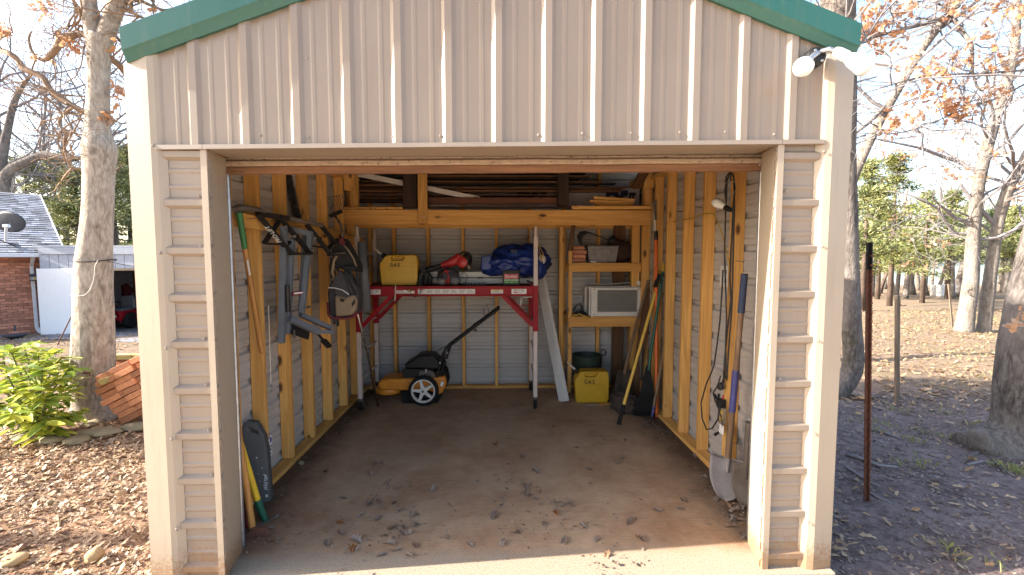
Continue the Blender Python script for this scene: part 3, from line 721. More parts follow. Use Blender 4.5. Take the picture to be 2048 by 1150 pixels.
# twin floodlight under the right eave
fp = P(1629, 116, 2.185)
fl = empty('floodlight_fixture', fp, 'black round twin floodlight fixture with two white bulbs under the green eave', 'floodlight')
MB().lathe([(.0, .03), (.030, .03), (.036, .022), (.042, .020), (.046, .010), (.046, -.02)], fp, (0, -1, 0), 24).build('base_plate', M['black'], fl, smooth=40)
for dx, dz_ in ((-.018, .022), (.016, -.024)): MB().lathe([(0, .034), (.006, .033), (.007, .03)], fp + V((dx, 0, dz_)), (0, -1, 0), 8).build('screw', M['zinc'], fl)
def lamp(c0, c1, dirn, bulb_r, holder=True):
    c0 = V(c0); c1 = V(c1); d = V(dirn).normalized()
    MB().tube([c0, c0.lerp(c1, .4) + V((0, -.012, .004)), c1], [.010, .012, .012], 10).build('swivel_arm', M['galv'], fl, smooth=40)
    MB().lathe([(.016, -.01), (.021, .0), (.024, .012), (.026, .05), (.024, .055)], c1, d, 18).build('lamp_holder', M['white_plastic'], fl, smooth=40)
    MB().lathe([(.020, .045), (.024, .06), (.034, .085), (bulb_r * .86, .115), (bulb_r, .135), (bulb_r * .98, .15), (bulb_r * .86, .160), (bulb_r * .5, .170), (.0, .173)], c1, d, 26).build('bulb', M['flood_glass'], fl, smooth=50)
c = P(1611, 124, 2.14); lamp(fp + V((0, -.03, .012)), c, (-.50, -.66, -.42), .042)
c = P(1672, 103, 2.13); lamp(fp + V((.01, -.03, .018)), c, (.66, -.40, -.62), .044)

# ================================================================ left wall: hung tools
# long pick-like hoe hung on the first nails
a, c = PX(478, 425, -1.575), PX(524, 706, -1.575)
t = empty('garden_mattock', (c.x, c.y, c.z), 'orange wooden handled mattock with green grip hanging by its head near the left door jamb', 'mattock')
d = (c - a).normalized(); g = a.lerp(c, .24)
MB().tube([a, g], [.019, .0165], 12).build('grip', M['greenpaint'], t, smooth=40)
MB().tube([g, a.lerp(c, .6), c - d * .03, c], [.0155, .0165, .0185, .012], 12).build('handle', M['handle'], t, smooth=40)
MB().tube([a + V((-.015, -.06, .015)), a + V((0, 0, .03)), a + V((.05, .14, .032)), a + V((.06, .20, .02))], [.006, .022, .013, .004], 10).build('head', M['iron'], t, smooth=40)
MB().bar(g.lerp(c, .10) + V((.012, -.012, 0)), g.lerp(c, .24) + V((.012, -.012, 0)), .02, .004, (0, 1, 0)).build('paper_label', M['paper'], t)

# folding mower lift: grey channel legs and black wheel cradles hung from the rail
def L(u, v, k=0.0): return P(u, v, 3.0 + (u - 515) * .0042 + k)
t = empty('mower_lift', L(600, 690), 'folded grey steel mower lift with black scissor cradles hanging from the rail', 'lift')
def lb(nm, a, c, wd, th, m, k=0, wdir=(1, 0, 0), par=None):
    return MB().bar(L(*a, k), L(*c, k), wd, th, wdir).build(nm, M[m], par or t, bevel=.002)
lb('cradle_rail', (513, 427), (578, 437), .035, .02, 'black_metal', .0, (0, 0, 1)); lb('cradle_rail', (578, 437), (645, 451), .030, .02, 'iron', .0, (0, 0, 1))
arm = lb('cradle_arm', (516, 429), (582, 507), .040, .012, 'black_metal', -.03)
pa, pc = L(537, 455, -.046), L(561, 484, -.046); dd = (pc - pa)
text('lettering', 'PRO-LIFT', .040, (pa + pc) / 2 + V((-.002, -.010, .003)), -dd, V((dd.z, 0, -dd.x)), M['white_ink'], arm, sx=.95)
lb('cradle_arm', (559, 434), (620, 507), .040, .012, 'black_metal', -.02); lb('cradle_arm', (562, 437), (528, 487), .034, .012, 'black_metal', .03)
lb('cradle_arm', (596, 470), (570, 491), .034, .012, 'black_metal', .03)
lb('cradle_flange', (579, 508), (621, 507), .018, .05, 'black_metal', -.02, (0, 0, 1)); lb('cradle_rod', (530, 487), (567, 489), .014, .014, 'black_metal', .03)
lb('cradle_arm', (613, 449), (662, 510), .038, .012, 'black_metal', .0); lb('cradle_arm', (642, 451), (676, 492), .038, .012, 'black_metal', .06)
lb('cradle_arm', (677, 478), (654, 499), .034, .012, 'black_metal', .06); lb('cradle_flange', (658, 510), (692, 510), .016, .05, 'black_metal', .0, (0, 0, 1)); lb('cradle_rod', (625, 492), (648, 495), .014, .014, 'black_metal', .05)
for u, v in ((572, 453), (589, 473), (630, 477), (566, 470)):
    p = L(u, v, -.045); MB().lathe([(0, .008), (.010, .007), (.012, 0)], p, (0, -1, 0), 12).build('pivot_bolt', M['zinc'], t, smooth=40)
lb('channel_leg', (568, 453), (563, 686), .036, .045, 'greysteel'); lb('channel_leg', (584, 478), (575, 668), .030, .045, 'greysteel', .03)
lb('channel_leg', (621, 463), (604, 626), .032, .045, 'greysteel', .0); lb('channel_leg', (609, 468), (602, 628), .026, .045, 'greysteel', .08)
lb('cross_channel', (575, 458), (632, 470), .040, .03, 'greysteel', .02, (0, 0, 1)); pl = lb('label_plate', (584, 588), (613, 584), .030, .012, 'bag_red', .0, (0, 0, 1))
MB().bar(L(588, 587, -.0085), L(610, 584.5, -.0085), .010, .002, (0, 0, 1)).build('print', M['white_ink'], pl)
lb('cross_rod', (580, 624), (620, 613), .014, .014, 'iron', .02); 
MB().tube([L(574, 570, -.03), L(576, 624, -.03)], .018, 12).build('ratchet_spring', M['black_metal'], t, smooth=40)
lb('base_channel', (579, 637), (636, 664), .045, .04, 'greysteel', -.02, (0, .4, 1)); lb('base_channel', (601, 629), (661, 656), .035, .035, 'greysteel', .05, (0, .4, 1))
lb('base_channel', (630, 662), (664, 664), .030, .05, 'greysteel', .0, (0, 0, 1)); lb('pedal_stem', (634, 666), (650, 684), .016, .016, 'black_metal'); lb('pedal', (646, 680), (659, 694), .045, .02, 'black_metal')
lb('base_plate', (582, 655), (618, 668), .09, .012, 'black_metal', .03, (0, .5, 1)); lb('hand_screw', (588, 660), (589, 676), .012, .012, 'iron', -.03)

# ball chain with a ring, on the sheet between the first studs
t = empty('pull_chain', PX(543, 776, -1.66), 'thin ball chain with a wire ring hanging against the left wall sheet', 'chain')
a, c = PX(537, 610, -1.66), PX(542, 768, -1.66)
MB().tube([a, a.lerp(c, .5), c], .0025, 6).build('chain', M['zinc'], t)
p = PX(543, 777, -1.66); MB().tube([p + V((0, .016 * math.cos(q), .024 * math.sin(q))) for q in np.linspace(0, 2 * math.pi, 14)[:-1]], .0025, 6, closed=True).build('ring', M['zinc'], t, smooth=True)

# dark bristled flue brush stood behind the studs
a, c = PX(574, 345, -1.665), PX(598, 446, -1.665)
mb = MB(); rng = random.Random(5); mb.tube([a, c], .012, 8)
t = empty('bristle_brush', (c.x, c.y, c.z), 'long dark bristled flue brush tucked behind the rail high on the left wall', 'brush')
mb.build('core', M['iron'], t); mb = MB()
for i in range(2600):
    p = a.lerp(c, rng.random()); q = rng.uniform(0, 6.283); dr = V((math.cos(q) * .6, math.sin(q), .35 * rng.uniform(-1, 1)))
    e = p + dr * rng.uniform(.035, .065); s_ = V((.004, .004, .004)); mb.add([p + s_, p - s_, e], [(0, 1, 2)])
tag(mb.build('bristles', M['fuzz'], t, fix=False), kind='stuff')

# wire leaf rake: tines up, bright tube handle down to the floor
def T(u, v, k=0): return P(u, v, 4.42 + k)
t = empty('wire_leaf_rake', PZ(756, 812, 0), 'wire tined leaf rake standing tines up, its bright steel handle down to the floor', 'rake')
foot = PZ(756, 812, .004); pts = [foot, T(738, 722, .12), T(712, 625), T(703, 580), T(693, 530)]
MB().tube([foot, T(733, 700, .1), T(706, 590), T(690, 500), T(682, 452), T(671, 432)], .0125, 10).build('handle', M['chrome'], t, smooth=True)
MB().bar(T(659, 433), T(684, 422), .035, .02, (0, 0, 1)).build('tine_bracket', M['black_metal'], t, bevel=.003)
for i in range(11):
    f_ = i / 10; b0 = T(656 + 29 * f_, 434 - 12 * f_); tip = T(628 + 56 * f_, 410 - 16 * f_ + 6 * abs(f_ - .5)); mid = b0.lerp(tip, .5) + V((.01, 0, .03))
    MB().tube([b0, mid, tip + V((0, 0, .035)), tip + V((-.028, -.02, .022))], .0036, 5).build('tine', M['iron'], t)

# backpack hung on the wall, below a black pack
def B(u, v, k=0): return P(u, v, 3.95 + k)
t = empty('backpack', B(686, 636), 'tan and dark grey backpack with maroon edging hanging below the black pack', 'backpack')
def body(outline, y0, depth, name, m, par, bev=.02, seg=3): 
    pts = [P(u, v, y0) for u, v in outline]
    return MB().prism(pts, (0, depth, 0)).build(name, M[m], par, bevel=bev, seg=seg, smooth=50)
body([(657, 632), (653, 585), (660, 562), (690, 540), (712, 575), (716, 590), (714, 622), (706, 634), (680, 638)], 3.90, .17, 'main_compartment', 'bag_dark', t, .03)
body([(668, 590), (690, 595), (706, 588), (713, 600), (711, 622), (702, 631), (670, 634)], 3.845, .07, 'front_pocket', 'bag_tan', t, .022)
body([(659, 575), (676, 541), (681, 541), (697, 580), (699, 595), (688, 600), (672, 596), (668, 577)], 3.862, .05, 'flap', 'bag_dark', t, .012)
MB().tube([P(u, v, 3.852) for u, v in ((657, 575), (670, 576), (685, 580), (698, 589))], .004, 6).build('piping', M['white_ink'], t)
MB().tube([P(u, v, 3.88) for u, v in ((655, 605), (657, 630), (662, 636), (690, 637), (706, 634), (714, 624))], .011, 8).build('edging', M['bag_red'], t, smooth=True)
MB().bar(P(681, 600, 3.835), P(688, 601, 3.835), .022, .012, (0, 0, 1)).build('buckle', M['black'], t)
body([(703, 607), (709, 598), (710, 606), (704, 614)], 3.838, .02, 'side_mesh', 'webbing', t, .002)
for (u, v) in ((668, 640), (675, 644)): MB().bar(P(u, v - 8, 3.88), P(u + 1, v + 8, 3.86), .02, .006).build('strap_end', M['webbing'], t)
MB().tube([P(u, v, 3.90) for u, v in ((672, 560), (664, 545), (668, 520), (676, 508))], [.012] * 4, 6).build('shoulder_strap', M['bag_tan'], t)
MB().tube([P(u, v, 3.90) for u, v in ((690, 540), (697, 560), (706, 577), (712, 590))], [.010] * 4, 6).build('shoulder_strap', M['webbing'], t)
t = empty('black_pack', B(690, 560), 'black pack with beige edge piping and a red patch hanging above the tan backpack', 'backpack')
body([(661, 500), (672, 488), (680, 474), (690, 488), (703, 512), (713, 532), (714, 547), (706, 542), (688, 540), (674, 536), (665, 520)], 3.96, .20, 'main_compartment', 'webbing', t, .03)
MB().tube([P(u, v, 3.95) for u, v in ((688, 490), (698, 502), (707, 517), (713, 533))], .008, 8).build('piping', M['bag_tan'], t, smooth=True)
body([(678, 480), (684, 474), (690, 486), (685, 491), (677, 485)], 3.945, .02, 'red_patch', 'bag_red', t, .003)
for pts in (((664, 515), (661, 535), (665, 555)), ((713, 545), (717, 562), (712, 580), (716, 600)), ((700, 540), (706, 560), (708, 590), (713, 612)), ((672, 530), (678, 545), (674, 560))):
    MB().tube([P(u, v, 3.95) for u, v in pts], [.014, .011, .012, .010][:len(pts)], 6).build('strap', M['webbing'], t)
MB().bar(P(663, 509, 3.90), P(690, 506, 3.90), .014, .02, (0, 0, 1)).build('frame_bar', M['iron'], t)
MB().bar(P(688, 536, 3.93), P(712, 536, 3.93), .03, .03, (0, 0, 1)).build('waist_belt', M['webbing'], t, bevel=.006)
# grey trough hung between the pack and the scaffold
a, c = P(722, 484, 4.35), P(731, 622, 4.35)
mb = MB(); ring = 9; vs = []; fs = []
for e in (a, c):
    wd = .040 if e is a else .052
    for q in range(ring): an = math.pi * (q / (ring - 1)); vs.append(e + V((wd * math.cos(an), -.05 * math.sin(an) + .03, 0)))
for q in range(ring - 1): fs.append((q, q + 1, ring + q + 1, ring + q))
o = MB().add(vs, fs).build('drain_trough', M['greyfoam'], smooth=True, fix=False); sm = o.modifiers.new('thickness', 'SOLIDIFY'); sm.thickness = .006
tag(o, 'grey curved plastic trough hanging upright against the scaffold post', 'trough')

# black sled board leaning on the first stud, with its slot handle
ol = [(484, 852), (491, 842), (511, 845), (527, 872), (533, 901), (540, 995), (538, 1022), (517, 1028), (505, 985), (486, 892)]
def SLB(u, v): 
    f_ = (v - 842) / 186; y = 3.03 - .13 * f_ + (u - 511) * .0012
    return P(u, v, y)
sl_in = [(496, 855), (514, 862), (515, 869), (497, 863)]
t = MB().prism_hole([SLB(*p) for p in ol], [SLB(*p) for p in sl_in], (.012, .030, .006)).build('plastic_sled', M['dust_black'], bevel=.006)
tag(t, 'black plastic board with a slot handle leaning against the first left stud', 'board')
rng = random.Random(8); mb = MB()
for k in range(9):
    v = 950 + k * 3.4; p = SLB(531 + .35 * k * .2 + rng.uniform(-1, 1), v) + V((0, -.004, 0)); mb.bar(p + V((-.010, 0, rng.uniform(-.006, .006))), p + V((.012, 0, rng.uniform(-.006, .006))), .004, .002, (0, 0, 1))
    if k % 2: mb.bar(p + V((rng.uniform(-.01, .01), 0, -.008)), p + V((rng.uniform(-.01, .01), 0, .008)), .004, .002)
mb.build('paint_scribble', M['white_ink'], t)
mb = MB()
for u, v, s_ in ((514, 915, .008), (520, 962, .004), (525, 935, .004), (508, 941, .003), (534, 991, .012), (511, 978, .004), (517, 947, .003), (529, 975, .004)): p = SLB(u, v) + V((0, -.004, 0)); mb.box(p, (s_, .002, s_ * 1.4))
mb.build('paint_splash', M['white_ink'], t)
# price tag stapled to the first stud
pts = [(540, 870), (544, 872), (544, 910), (538, 913), (533, 903), (533, 893)]
o = MB().prism([PX(u, v, -1.618 + .006) for u, v in pts], (.0012, 0, 0)).build('price_tag', M['paper']); tag(o, 'white printed paper tag stapled low on the first left stud', 'tag')
q = PX(541, 899, -1.6085); text('print', '2X4', .045, q, (0, -.15, -1), (0, 1, -.1), M['ink'], o); mb = MB(); rng = random.Random(4)
for k in range(14):
    q = PX(536.2 + rng.uniform(-.8, 1.2), 888 + k * 1.5, -1.6088); mb.box(q, (.002, .022, .005))
for k in range(6):
    q = PX(541 + rng.uniform(-.8, .8), 875 + k * 2, -1.6088); mb.box(q, (.002, .024, .006))
mb.build('print', M['ink_blue'], o)
# yellow handled spade by the near jamb
foot = PZ(548, 1062, .03)
def K(u, v, y): return P(u, v, y)
a = K(478, 880, 2.62); c = K(516, 1003, 2.70); e = K(531, 1042, 2.72)
t = empty('yellow_spade', (e.x, e.y, 0), 'yellow fibreglass handled spade with a green ferrule standing by the left door track', 'spade')
MB().tube([a + (a - c) * 1.2, c], .019, 12).build('handle', M['fibyellow'], t, smooth=40); MB().tube([c - (e - c) * .1, e], [.022, .017], 12).build('ferrule', M['tealgreen'], t, smooth=40)
bl = [e + V((-.04, 0, .015)), e + V((.02, .01, .02))]
vs = []; fs = []
for i in range(7):
    f_ = i / 6; w_ = .085 * (1 - .75 * max(0, f_ - .35) ** 1.6 / .5); ctr = e.lerp(V((e.x + .03, e.y - .05, .004)), min(1, .4 + f_ * .6)) + V((-.10 * f_, -.06 * f_, -.018 * f_))
    for j in range(5): s_ = (j - 2) / 2; vs.append(ctr + V((w_ * s_ * .55, w_ * s_ * .8, .016 * s_ * s_)))
for i in range(6):
    for j in range(4): fs.append((i * 5 + j, i * 5 + j + 1, (i + 1) * 5 + j + 1, (i + 1) * 5 + j))
o = MB().add(vs, fs).build('blade', M['iron'], t, smooth=True, fix=False); o.modifiers.new('thickness', 'SOLIDIFY').thickness = .004
a, c = K(486, 930, 2.56), K(505, 1056, 2.60)
t = empty('wooden_handled_shovel', (c.x, c.y, 0), 'brown wooden handled shovel behind the left door track, its rusty blade on the floor', 'shovel')
MB().tube([a + (a - c) * 1.5, c], .019, 12).build('handle', M['handle'], t, smooth=40)
pts = [(494, 1062), (512, 1050), (540, 1052), (548, 1060), (542, 1072), (503, 1089), (497, 1080)]
vs = [P(u, v, 2.60) + V((0, .0, 0)) for u, v in pts]
vs = [V((p.x, 2.56 + .25 * (p.z), max(.004, p.z))) for p in vs]
o = MB().prism(vs, (0, .006, .004)).build('blade', M['rust'], t, bevel=.002)
p = P(490, 1030, 2.66); o = MB().box((p.x, 2.66, .10), (.035, .03, .20)).box((p.x + .005, 2.66, .21), (.05, .035, .02)).build('red_handled_tool', M['bag_red'], bevel=.006); tag(o, 'small dark red tool grip standing behind the left door track', 'tool')

# ================================================================ loft load: boards, posts, foam sheet
grp = 'boards stacked in the loft'
def loftb(u0, u1, v, y, th, dp, m, label, slope=0, g=None):
    a, c = P(u0, v, y), P(u1, v + slope, y)
    o = board('loft_board', a, c, dp, th, (0, 1, 0), M[m]); tag(o, label, 'board', g); return o
rows = [(694, 808, 372, 5.20, .020, 'wood_old_shaded'), (712, 812, 375, 5.30, .018, 'wood_old_shaded'), (700, 1180, 379, 5.26, .020, 'wood_old_shaded'), (706, 1240, 383, 5.18, .020, 'wood_old_shaded'), (720, 1115, 391, 5.24, .018, 'wood_old_shaded'), (716, 1120, 398, 5.30, .022, 'wood_old_shaded'),
        (702, 1110, 403, 5.22, .024, 'wood_dark'), (830, 1180, 353, 5.22, .020, 'wood_old_shaded'), (840, 1160, 359, 5.27, .016, 'wood_dark'), (850, 1205, 364, 5.20, .016, 'wood_old_shaded'), (840, 1230, 369, 5.25, .014, 'wood_dark'), (842, 1252, 377, 5.16, .014, 'wood_old_shaded'), (835, 1170, 347, 5.28, .016, 'wood_dark'), (720, 830, 357, 5.25, .016, 'wood_dark'), (725, 835, 364, 5.22, .014, 'wood_old_shaded')]
names = ['short pale board poking out left at the top of the loft stack', 'short brown board just below the pale one at the loft stack left end', 'long brown board running the full width through the middle of the loft stack', 'long pale board under the full width brown one in the loft stack', 'brown board in the gap above the thick dark plank of the loft', 'thick brown board low in the loft stack behind the dark post', 'dark plank lowest of the loft stack at the left', 'brown board high in the loft stack right of the hanger post', 'thin dark board second from top right of the hanger post', 'thin brown board third from top right of the hanger post', 'thin dark board fourth from top right of the hanger post', 'pale thin board lying above the foam sheet in the loft', 'dark board at the very top of the loft stack under the door rail', 'short dark board top of the loft stack left of the dark post', 'short brown board beside the dark post near the top of the loft']
for (u0, u1, v, y, th, m), nm in zip(rows, names): loftb(u0, u1, v, y, th, .10, m, nm, random.uniform(-1.2, 1.2))
loftb(832, 1116, 402, 5.08, .072, .03, 'wood_red', 'wide red-brown plank on edge in the loft behind the hanger post')
loftb(830, 1142, 415, 5.02, .018, .08, 'wood_dark', 'dark flat board lying along the loft edge in the middle')
loftb(1143, 1303, 416, 4.955, .036, .09, 'wood', 'bright orange board lying on the loft edge at the right')
o = loftb(690, 806, 417, 4.955, .024, .09, 'wood', 'yellow board with stamped black letters on the loft edge at left')
for u, s_ in ((694, '-'), (699, 'T'), (716, 'L'), (724, 'I'), (741, 'M'), (750, 'V'), (773, 'X'), (795, 'T')):
    p = P(u, 417.3, 4.9085); text('stamp', s_, .036, p, (1, 0, 0), (0, 0, 1), M['ink'], o)
for u0, u1, v0, v1 in ((821, 821, 416, 330), (1126, 1126, 412, 330)):
    a, c = P(u0, v0, 5.0), P(u1, v1, 5.0); o = board('dark_post', a, c + V((0, 0, .15)), .145 if u0 < 900 else .115, .09, (1, 0, 0), M['wood_dark'])
    tag(o, 'dark stained post standing in the loft ' + ('beside the bolted hanger' if u0 < 900 else 'left of the pale wood scraps'), 'post')
o = board('white_lath', P(716, 348, 4.97), P(960, 398, 5.12), .055, .012, (0, 0, 1), M['white_board']); tag(o, 'long white lath sloping down across the loft boards', 'lath')
a, c = P(960, 412, 5.42), P(1278, 380, 5.42)
foam = MB().box(((a.x + c.x) / 2, 5.42, (a.z + c.z) / 2 + .01), (c.x - a.x, .05, abs(c.z - a.z) + .02)).build('foam_sheet', M['foam'], bevel=.004); tag(foam, 'white foam insulation sheet with cut-off dark letters standing in the loft', 'insulation')
def FM(u, v): return P(u, v, 5.392)
def flat(poly, nm, m, par, e=-.002): return MB().prism([FM(*p) for p in poly], (0, e, 0)).build(nm, M[m], par)
for off in (0, -178):
    def circ(cu, cv, r, a0, a1, k=10): return [(cu + r * math.cos(R(q)), cv - r * math.sin(R(q))) for q in np.linspace(a0, a1, k)]
    flat([(1211.5 + off, 381), (1237 + off, 381)] + [(1238 + off, 392), (1243 + off, 381), (1256 + off, 381), (1256 + off, 391)] + [(1247 + off, 394), (1241 + off, 401)] + [(1233 + off, 400)] + circ(1224.5 + off, 398, 7.5, 0, 180) + [(1212 + off, 400)], 'print', 'navy_print', foam)
    flat([(1258 + off, 385), (1272 + off, 385), (1272 + off, 391), (1268.5 + off, 391), (1268.5 + off, 401), (1264.5 + off, 401), (1264.5 + off, 391), (1262 + off, 391), (1262 + off, 401), (1258 + off, 401)], 'print', 'navy_print', foam)
for i, (u0, u1, v, s_, lab) in enumerate(((1187, 1268, 396, 5, 'topmost pale wood offcut of the small pile in the loft'), (1179, 1266, 403, 3, 'middle pale wood offcut of the small pile in the loft'), (1190, 1264, 409, 1, 'lowest pale wood offcut of the small pile in the loft'))):
    o = board('wood_offcut', P(u0, v, 5.05), P(u1, v + s_, 5.05), .07, .030, (0, 1, 0), M['wood']); tag(o, lab, 'offcut')
for o_ in (board('packing_scrap', P(1291, 338, 4.5) + V((0, 0, .03)), P(1299, 341, 4.5) + V((0, 0, .03)), .05, .02, (0, 0, 1), M['white_board']),): tag(o_, 'small bright paper scrap wedged above the right loft hanger', 'scrap')

# ================================================================ rolling scaffold
SY, SB = 4.72, 5.38
zp = P(900, 572, SY).z; zl = P(900, 592, SY).z
xL, xR = P(717, 600, SY).x, P(1071, 600, SY).x
scf = empty('rolling_scaffold', ((xL + xR) / 2, SY, 0), 'red and pale pink rolling scaffold standing across the back of the shed', 'scaffold')
ztop = P(713, 453, SY).z; zbot = .135
for x in (xL, xR):
    for y in (SY, SB):
        MB().bar((x, y, zbot), (x, y, ztop - .10), .044, .044).build('post', M['pale'], scf, bevel=.004)
        MB().tube([(x, y, ztop - .10), (x, y, ztop - .085), (x, y, ztop)], [.019, .019, .018], 10).build('coupling_pin', M['pale'], scf, smooth=40)
        MB().bar((x, y, P(717, 664, SY).z), (x, y, zp + .004), .054, .054).build('sleeve', M['red'], scf, bevel=.004)
        # caster
        c0 = (x, y, .135)
        cs = MB().tube([(x, y, .165), (x, y, .11)], .020, 10).box((x, y + .012, .112), (.05, .07, .008)).box((x - .021, y + .02, .075), (.004, .045, .075)).box((x + .021, y + .02, .075), (.004, .045, .075)).build('caster', M['iron'], scf, smooth=40)
        MB().lathe([(.02, -.016), (.052, -.016), (.062, -.010), (.062, .010), (.052, .016), (.02, .016)], (x, y + .03, .062), (1, 0, 0), 22).build('wheel', M['rubber'], cs, smooth=40)
    for k, z in enumerate((.33, .62, .91, 1.22, 1.50, 1.66)):
        MB().tube([(x, SY + .02, z), (x, SB - .02, z)], .0135, 8).build('rung', M['pale'], scf, smooth=40)
    s_ = 1 if x == xL else -1
    for y in (SY - .0, SB):
        a = V((x + s_ * .03, y, P(724, 653, SY).z)); c = V((x + s_ * .345, y, zl + .004))
        MB().bar(a, c, .042, .022, (0, 0, 1)).build('diagonal_brace', M['red'], scf, bevel=.003)
for y in (SY - .004, SB):
    MB().box(((xL + xR) / 2, y, (zp + zl) / 2), (xR - xL - .05, .018, zp - zl - .012)).box(((xL + xR) / 2, y - .008, zp - .006), (xR - xL - .05, .036, .012)).box(((xL + xR) / 2, y - .008, zl + .004), (xR - xL - .05, .036, .012)).build('side_rail', M['red'], scf, bevel=.002)
MB().box(((xL + xR) / 2, (SY + SB) / 2, zp - .018), (xR - xL - .06, SB - SY - .06, .02)).build('deck', M['plywood'], scf)
# lock pin, drop wire, safety loops
p = P(791, 570, SY - .03); MB().tube([p, P(790, 602, SY - .03)], .005, 6).build('lock_pin', M['white_plastic'], scf)
MB().tube([P(u, v, SY - .03) for u, v in ((1041, 612), (1042, 598), (1046, 595), (1064, 594))], .005, 6).build('lock_pin', M['white_plastic'], scf)
MB().tube([P(u, v, SY - .02) for u, v in ((1031, 593), (1028, 608), (1034, 611), (1068, 610))], .004, 6).build('safety_loop', M['red'], scf)
# stickers on the front rail
rf = SY - .0135
def sticker(u0, u1, v0, v1, m, rows=(), words=(), band=None):
    a, c = P(u0, v1, rf - .001), P(u1, v0, rf - .001)
    o = MB().box(((a.x + c.x) / 2, rf - .001, (a.z + c.z) / 2), (c.x - a.x, .001, c.z - a.z)).build('sticker', M[m], scf)
    if band: MB().box(((a.x + c.x) / 2, rf - .0019, c.z - (c.z - a.z) * .17), (c.x - a.x - .004, .0006, (c.z - a.z) * .26)).build('print', M[band], o)
    for (q, s_, h, mk) in words:
        text('print', s_, h, (a.x + (c.x - a.x) * q[0], rf - .0018, a.z + (c.z - a.z) * q[1]), (1, 0, 0), (0, 0, 1), M[mk], o, ext=.0003)
    return o
def print_bars(o, u0, u1, v0, v1, rows):
    """unreadable small print: rows of short printed dashes, (x0, x1, y, height, ink) as fractions of the sticker"""
    a, c = P(u0, v1, rf - .002), P(u1, v0, rf - .002); w_, h_ = c.x - a.x, c.z - a.z; by = {}
    for x0, x1, y, h, mk in rows:
        mb = by.setdefault(mk, MB()); mb.box((a.x + w_ * (x0 + x1) / 2, rf - .0019, a.z + h_ * y), (w_ * (x1 - x0), .0006, h_ * h))
    for mk, mb in by.items(): mb.build('print', M[mk], o)
for u0, u1, v0, v1 in ((732, 761, 579, 589), (1023, 1053, 578, 588)):
    o = sticker(u0, u1, v0, v1, 'paper'); print_bars(o, u0, u1, v0, v1, [(.16, .46, .80, .10, 'ink'), (.16, .30, .58, .12, 'ink'), (.34, .46, .58, .08, 'ink_grey'), (.14, .46, .28, .16, 'sticker_red'), (.505, .525, .55, .75, 'ink'), (.58, .80, .80, .10, 'ink'), (.70, .86, .62, .10, 'ink'), (.58, .84, .40, .06, 'ink_grey'), (.58, .72, .24, .06, 'ink_grey')])
o = sticker(793, 829, 580, 587, 'paper'); print_bars(o, 793, 829, 580, 587, [(.02, .40, .86, .2, 'sticker_red'), (.62, .98, .80, .3, 'sticker_yellow')] + [(.05, .05 + .35 + .5 * ((i * 7) % 3) / 3, .58 - .17 * i, .07, 'ink_grey') for i in range(3)])
o = sticker(836, 950, 578, 588, 'paper'); rng = random.Random(2)
print_bars(o, 836, 950, 578, 588, [(.01, .12, .90, .12, 'sticker_red')] + [(.012 + .142 * k, .012 + .142 * k + rng.uniform(.08, .122), .80 - .145 * i, .055, 'ink_grey') for k in range(7) for i in range(5)] + [(.002 + .142 * k, .004 + .142 * k, .5, .9, 'ink_grey') for k in range(1, 7)])
o = sticker(982, 1006, 579, 587, 'paper', band='sticker_yellow'); print_bars(o, 982, 1006, 579, 587, [(.3, .7, .84, .09, 'ink')] + [(.08, .08 + rng.uniform(.6, .84), .55 - .16 * i, .06, 'ink_grey') for i in range(3)])

# yellow petrol cans
def strokes(name, par, org, right, upv, size, r=.0028, m='ink'):
    x = V(right).normalized() * size; y = V(upv).normalized() * size; o = V(org)
    G = [(.62, .82), (.40, .95), (.14, .72), (.10, .35), (.32, .08), (.60, .22), (.62, .42), (.42, .42)]
    A = [(.86, .05), (1.0, .5), (1.14, .92), (1.25, .5), (1.36, .04)]; A2 = [(.94, .38), (1.32, .42)]
    S = [(2.06, .80), (1.85, .92), (1.68, .74), (1.82, .52), (2.02, .36), (1.94, .10), (1.66, .12)]
    for k in (G, A, A2, S): MB().tube([o + x * a + y * b for a, b in k], r, 5).build(name, M[m], par)
def gas_can(loc, w_, h, dp, rz_, label, ring=1):
    """broad jerry can, gable-sided: outline in its own x,z; slot handle in the top; spout on the left shoulder"""
    t = empty('gas_can', loc, label, 'gas can'); Rm = Matrix.Rotation(rz_, 3, 'Z'); o0 = V(loc)
    def q(x, y, z): return o0 + Rm @ V((x * w_, y, z * h))
    out = [(-.46, .03), (-.50, .70), (-.38, .90), (-.34, .96), (-.24, .985), (.42, 1.0), (.47, .96), (.50, .80), (.49, .10), (.44, .0), (-.40, .0)]
    inn = [(-.20, .83), (-.19, .91), (-.15, .935), (.10, .94), (.15, .92), (.13, .85), (.09, .82), (-.16, .81)]
    MB().prism_hole([q(x, -dp / 2, z) for x, z in out], [q(x, -dp / 2, z) for x, z in inn], Rm @ V((0, dp, 0))).build('body', M['yellow'], t, bevel=.026, seg=3, smooth=60)
    MB().box(q(0, dp * .1, .873), (w_ * .4, dp * .55, h * .14), Rm).build('handle_recess', M['yellow'], t)
    MB().prism([q(x, -dp / 2 - .003, z) for x, z in ((-.34, .10), (.38, .10), (.40, .62), (-.36, .60))], Rm @ V((0, .006, 0))).build('moulded_panel', M['yellow'], t, bevel=.003)
    n0 = q(-.37, 0, .93); n1 = q(-.47, 0, 1.00)
    MB().tube([n0, n1], [.026, .026], 14).build('cap', M['black'], t, smooth=40); MB().tube([n1, n1 + Rm @ V((-.085, 0, .075))], [.013, .009], 10).build('spout', M['cord_white'], t, smooth=40)
    strokes('lettering', t, q(-.22, -dp / 2 - .003, .60), Rm @ V((1, 0, 0)), (0, 0, 1), h * .15, .0042)
    text('moulded_text', 'FUEL', h * .12, q(.02, -dp / 2 - .0035, .42), Rm @ V((1, 0, 0)), (0, 0, 1), M['yellow'], t, ext=.002)
    return t
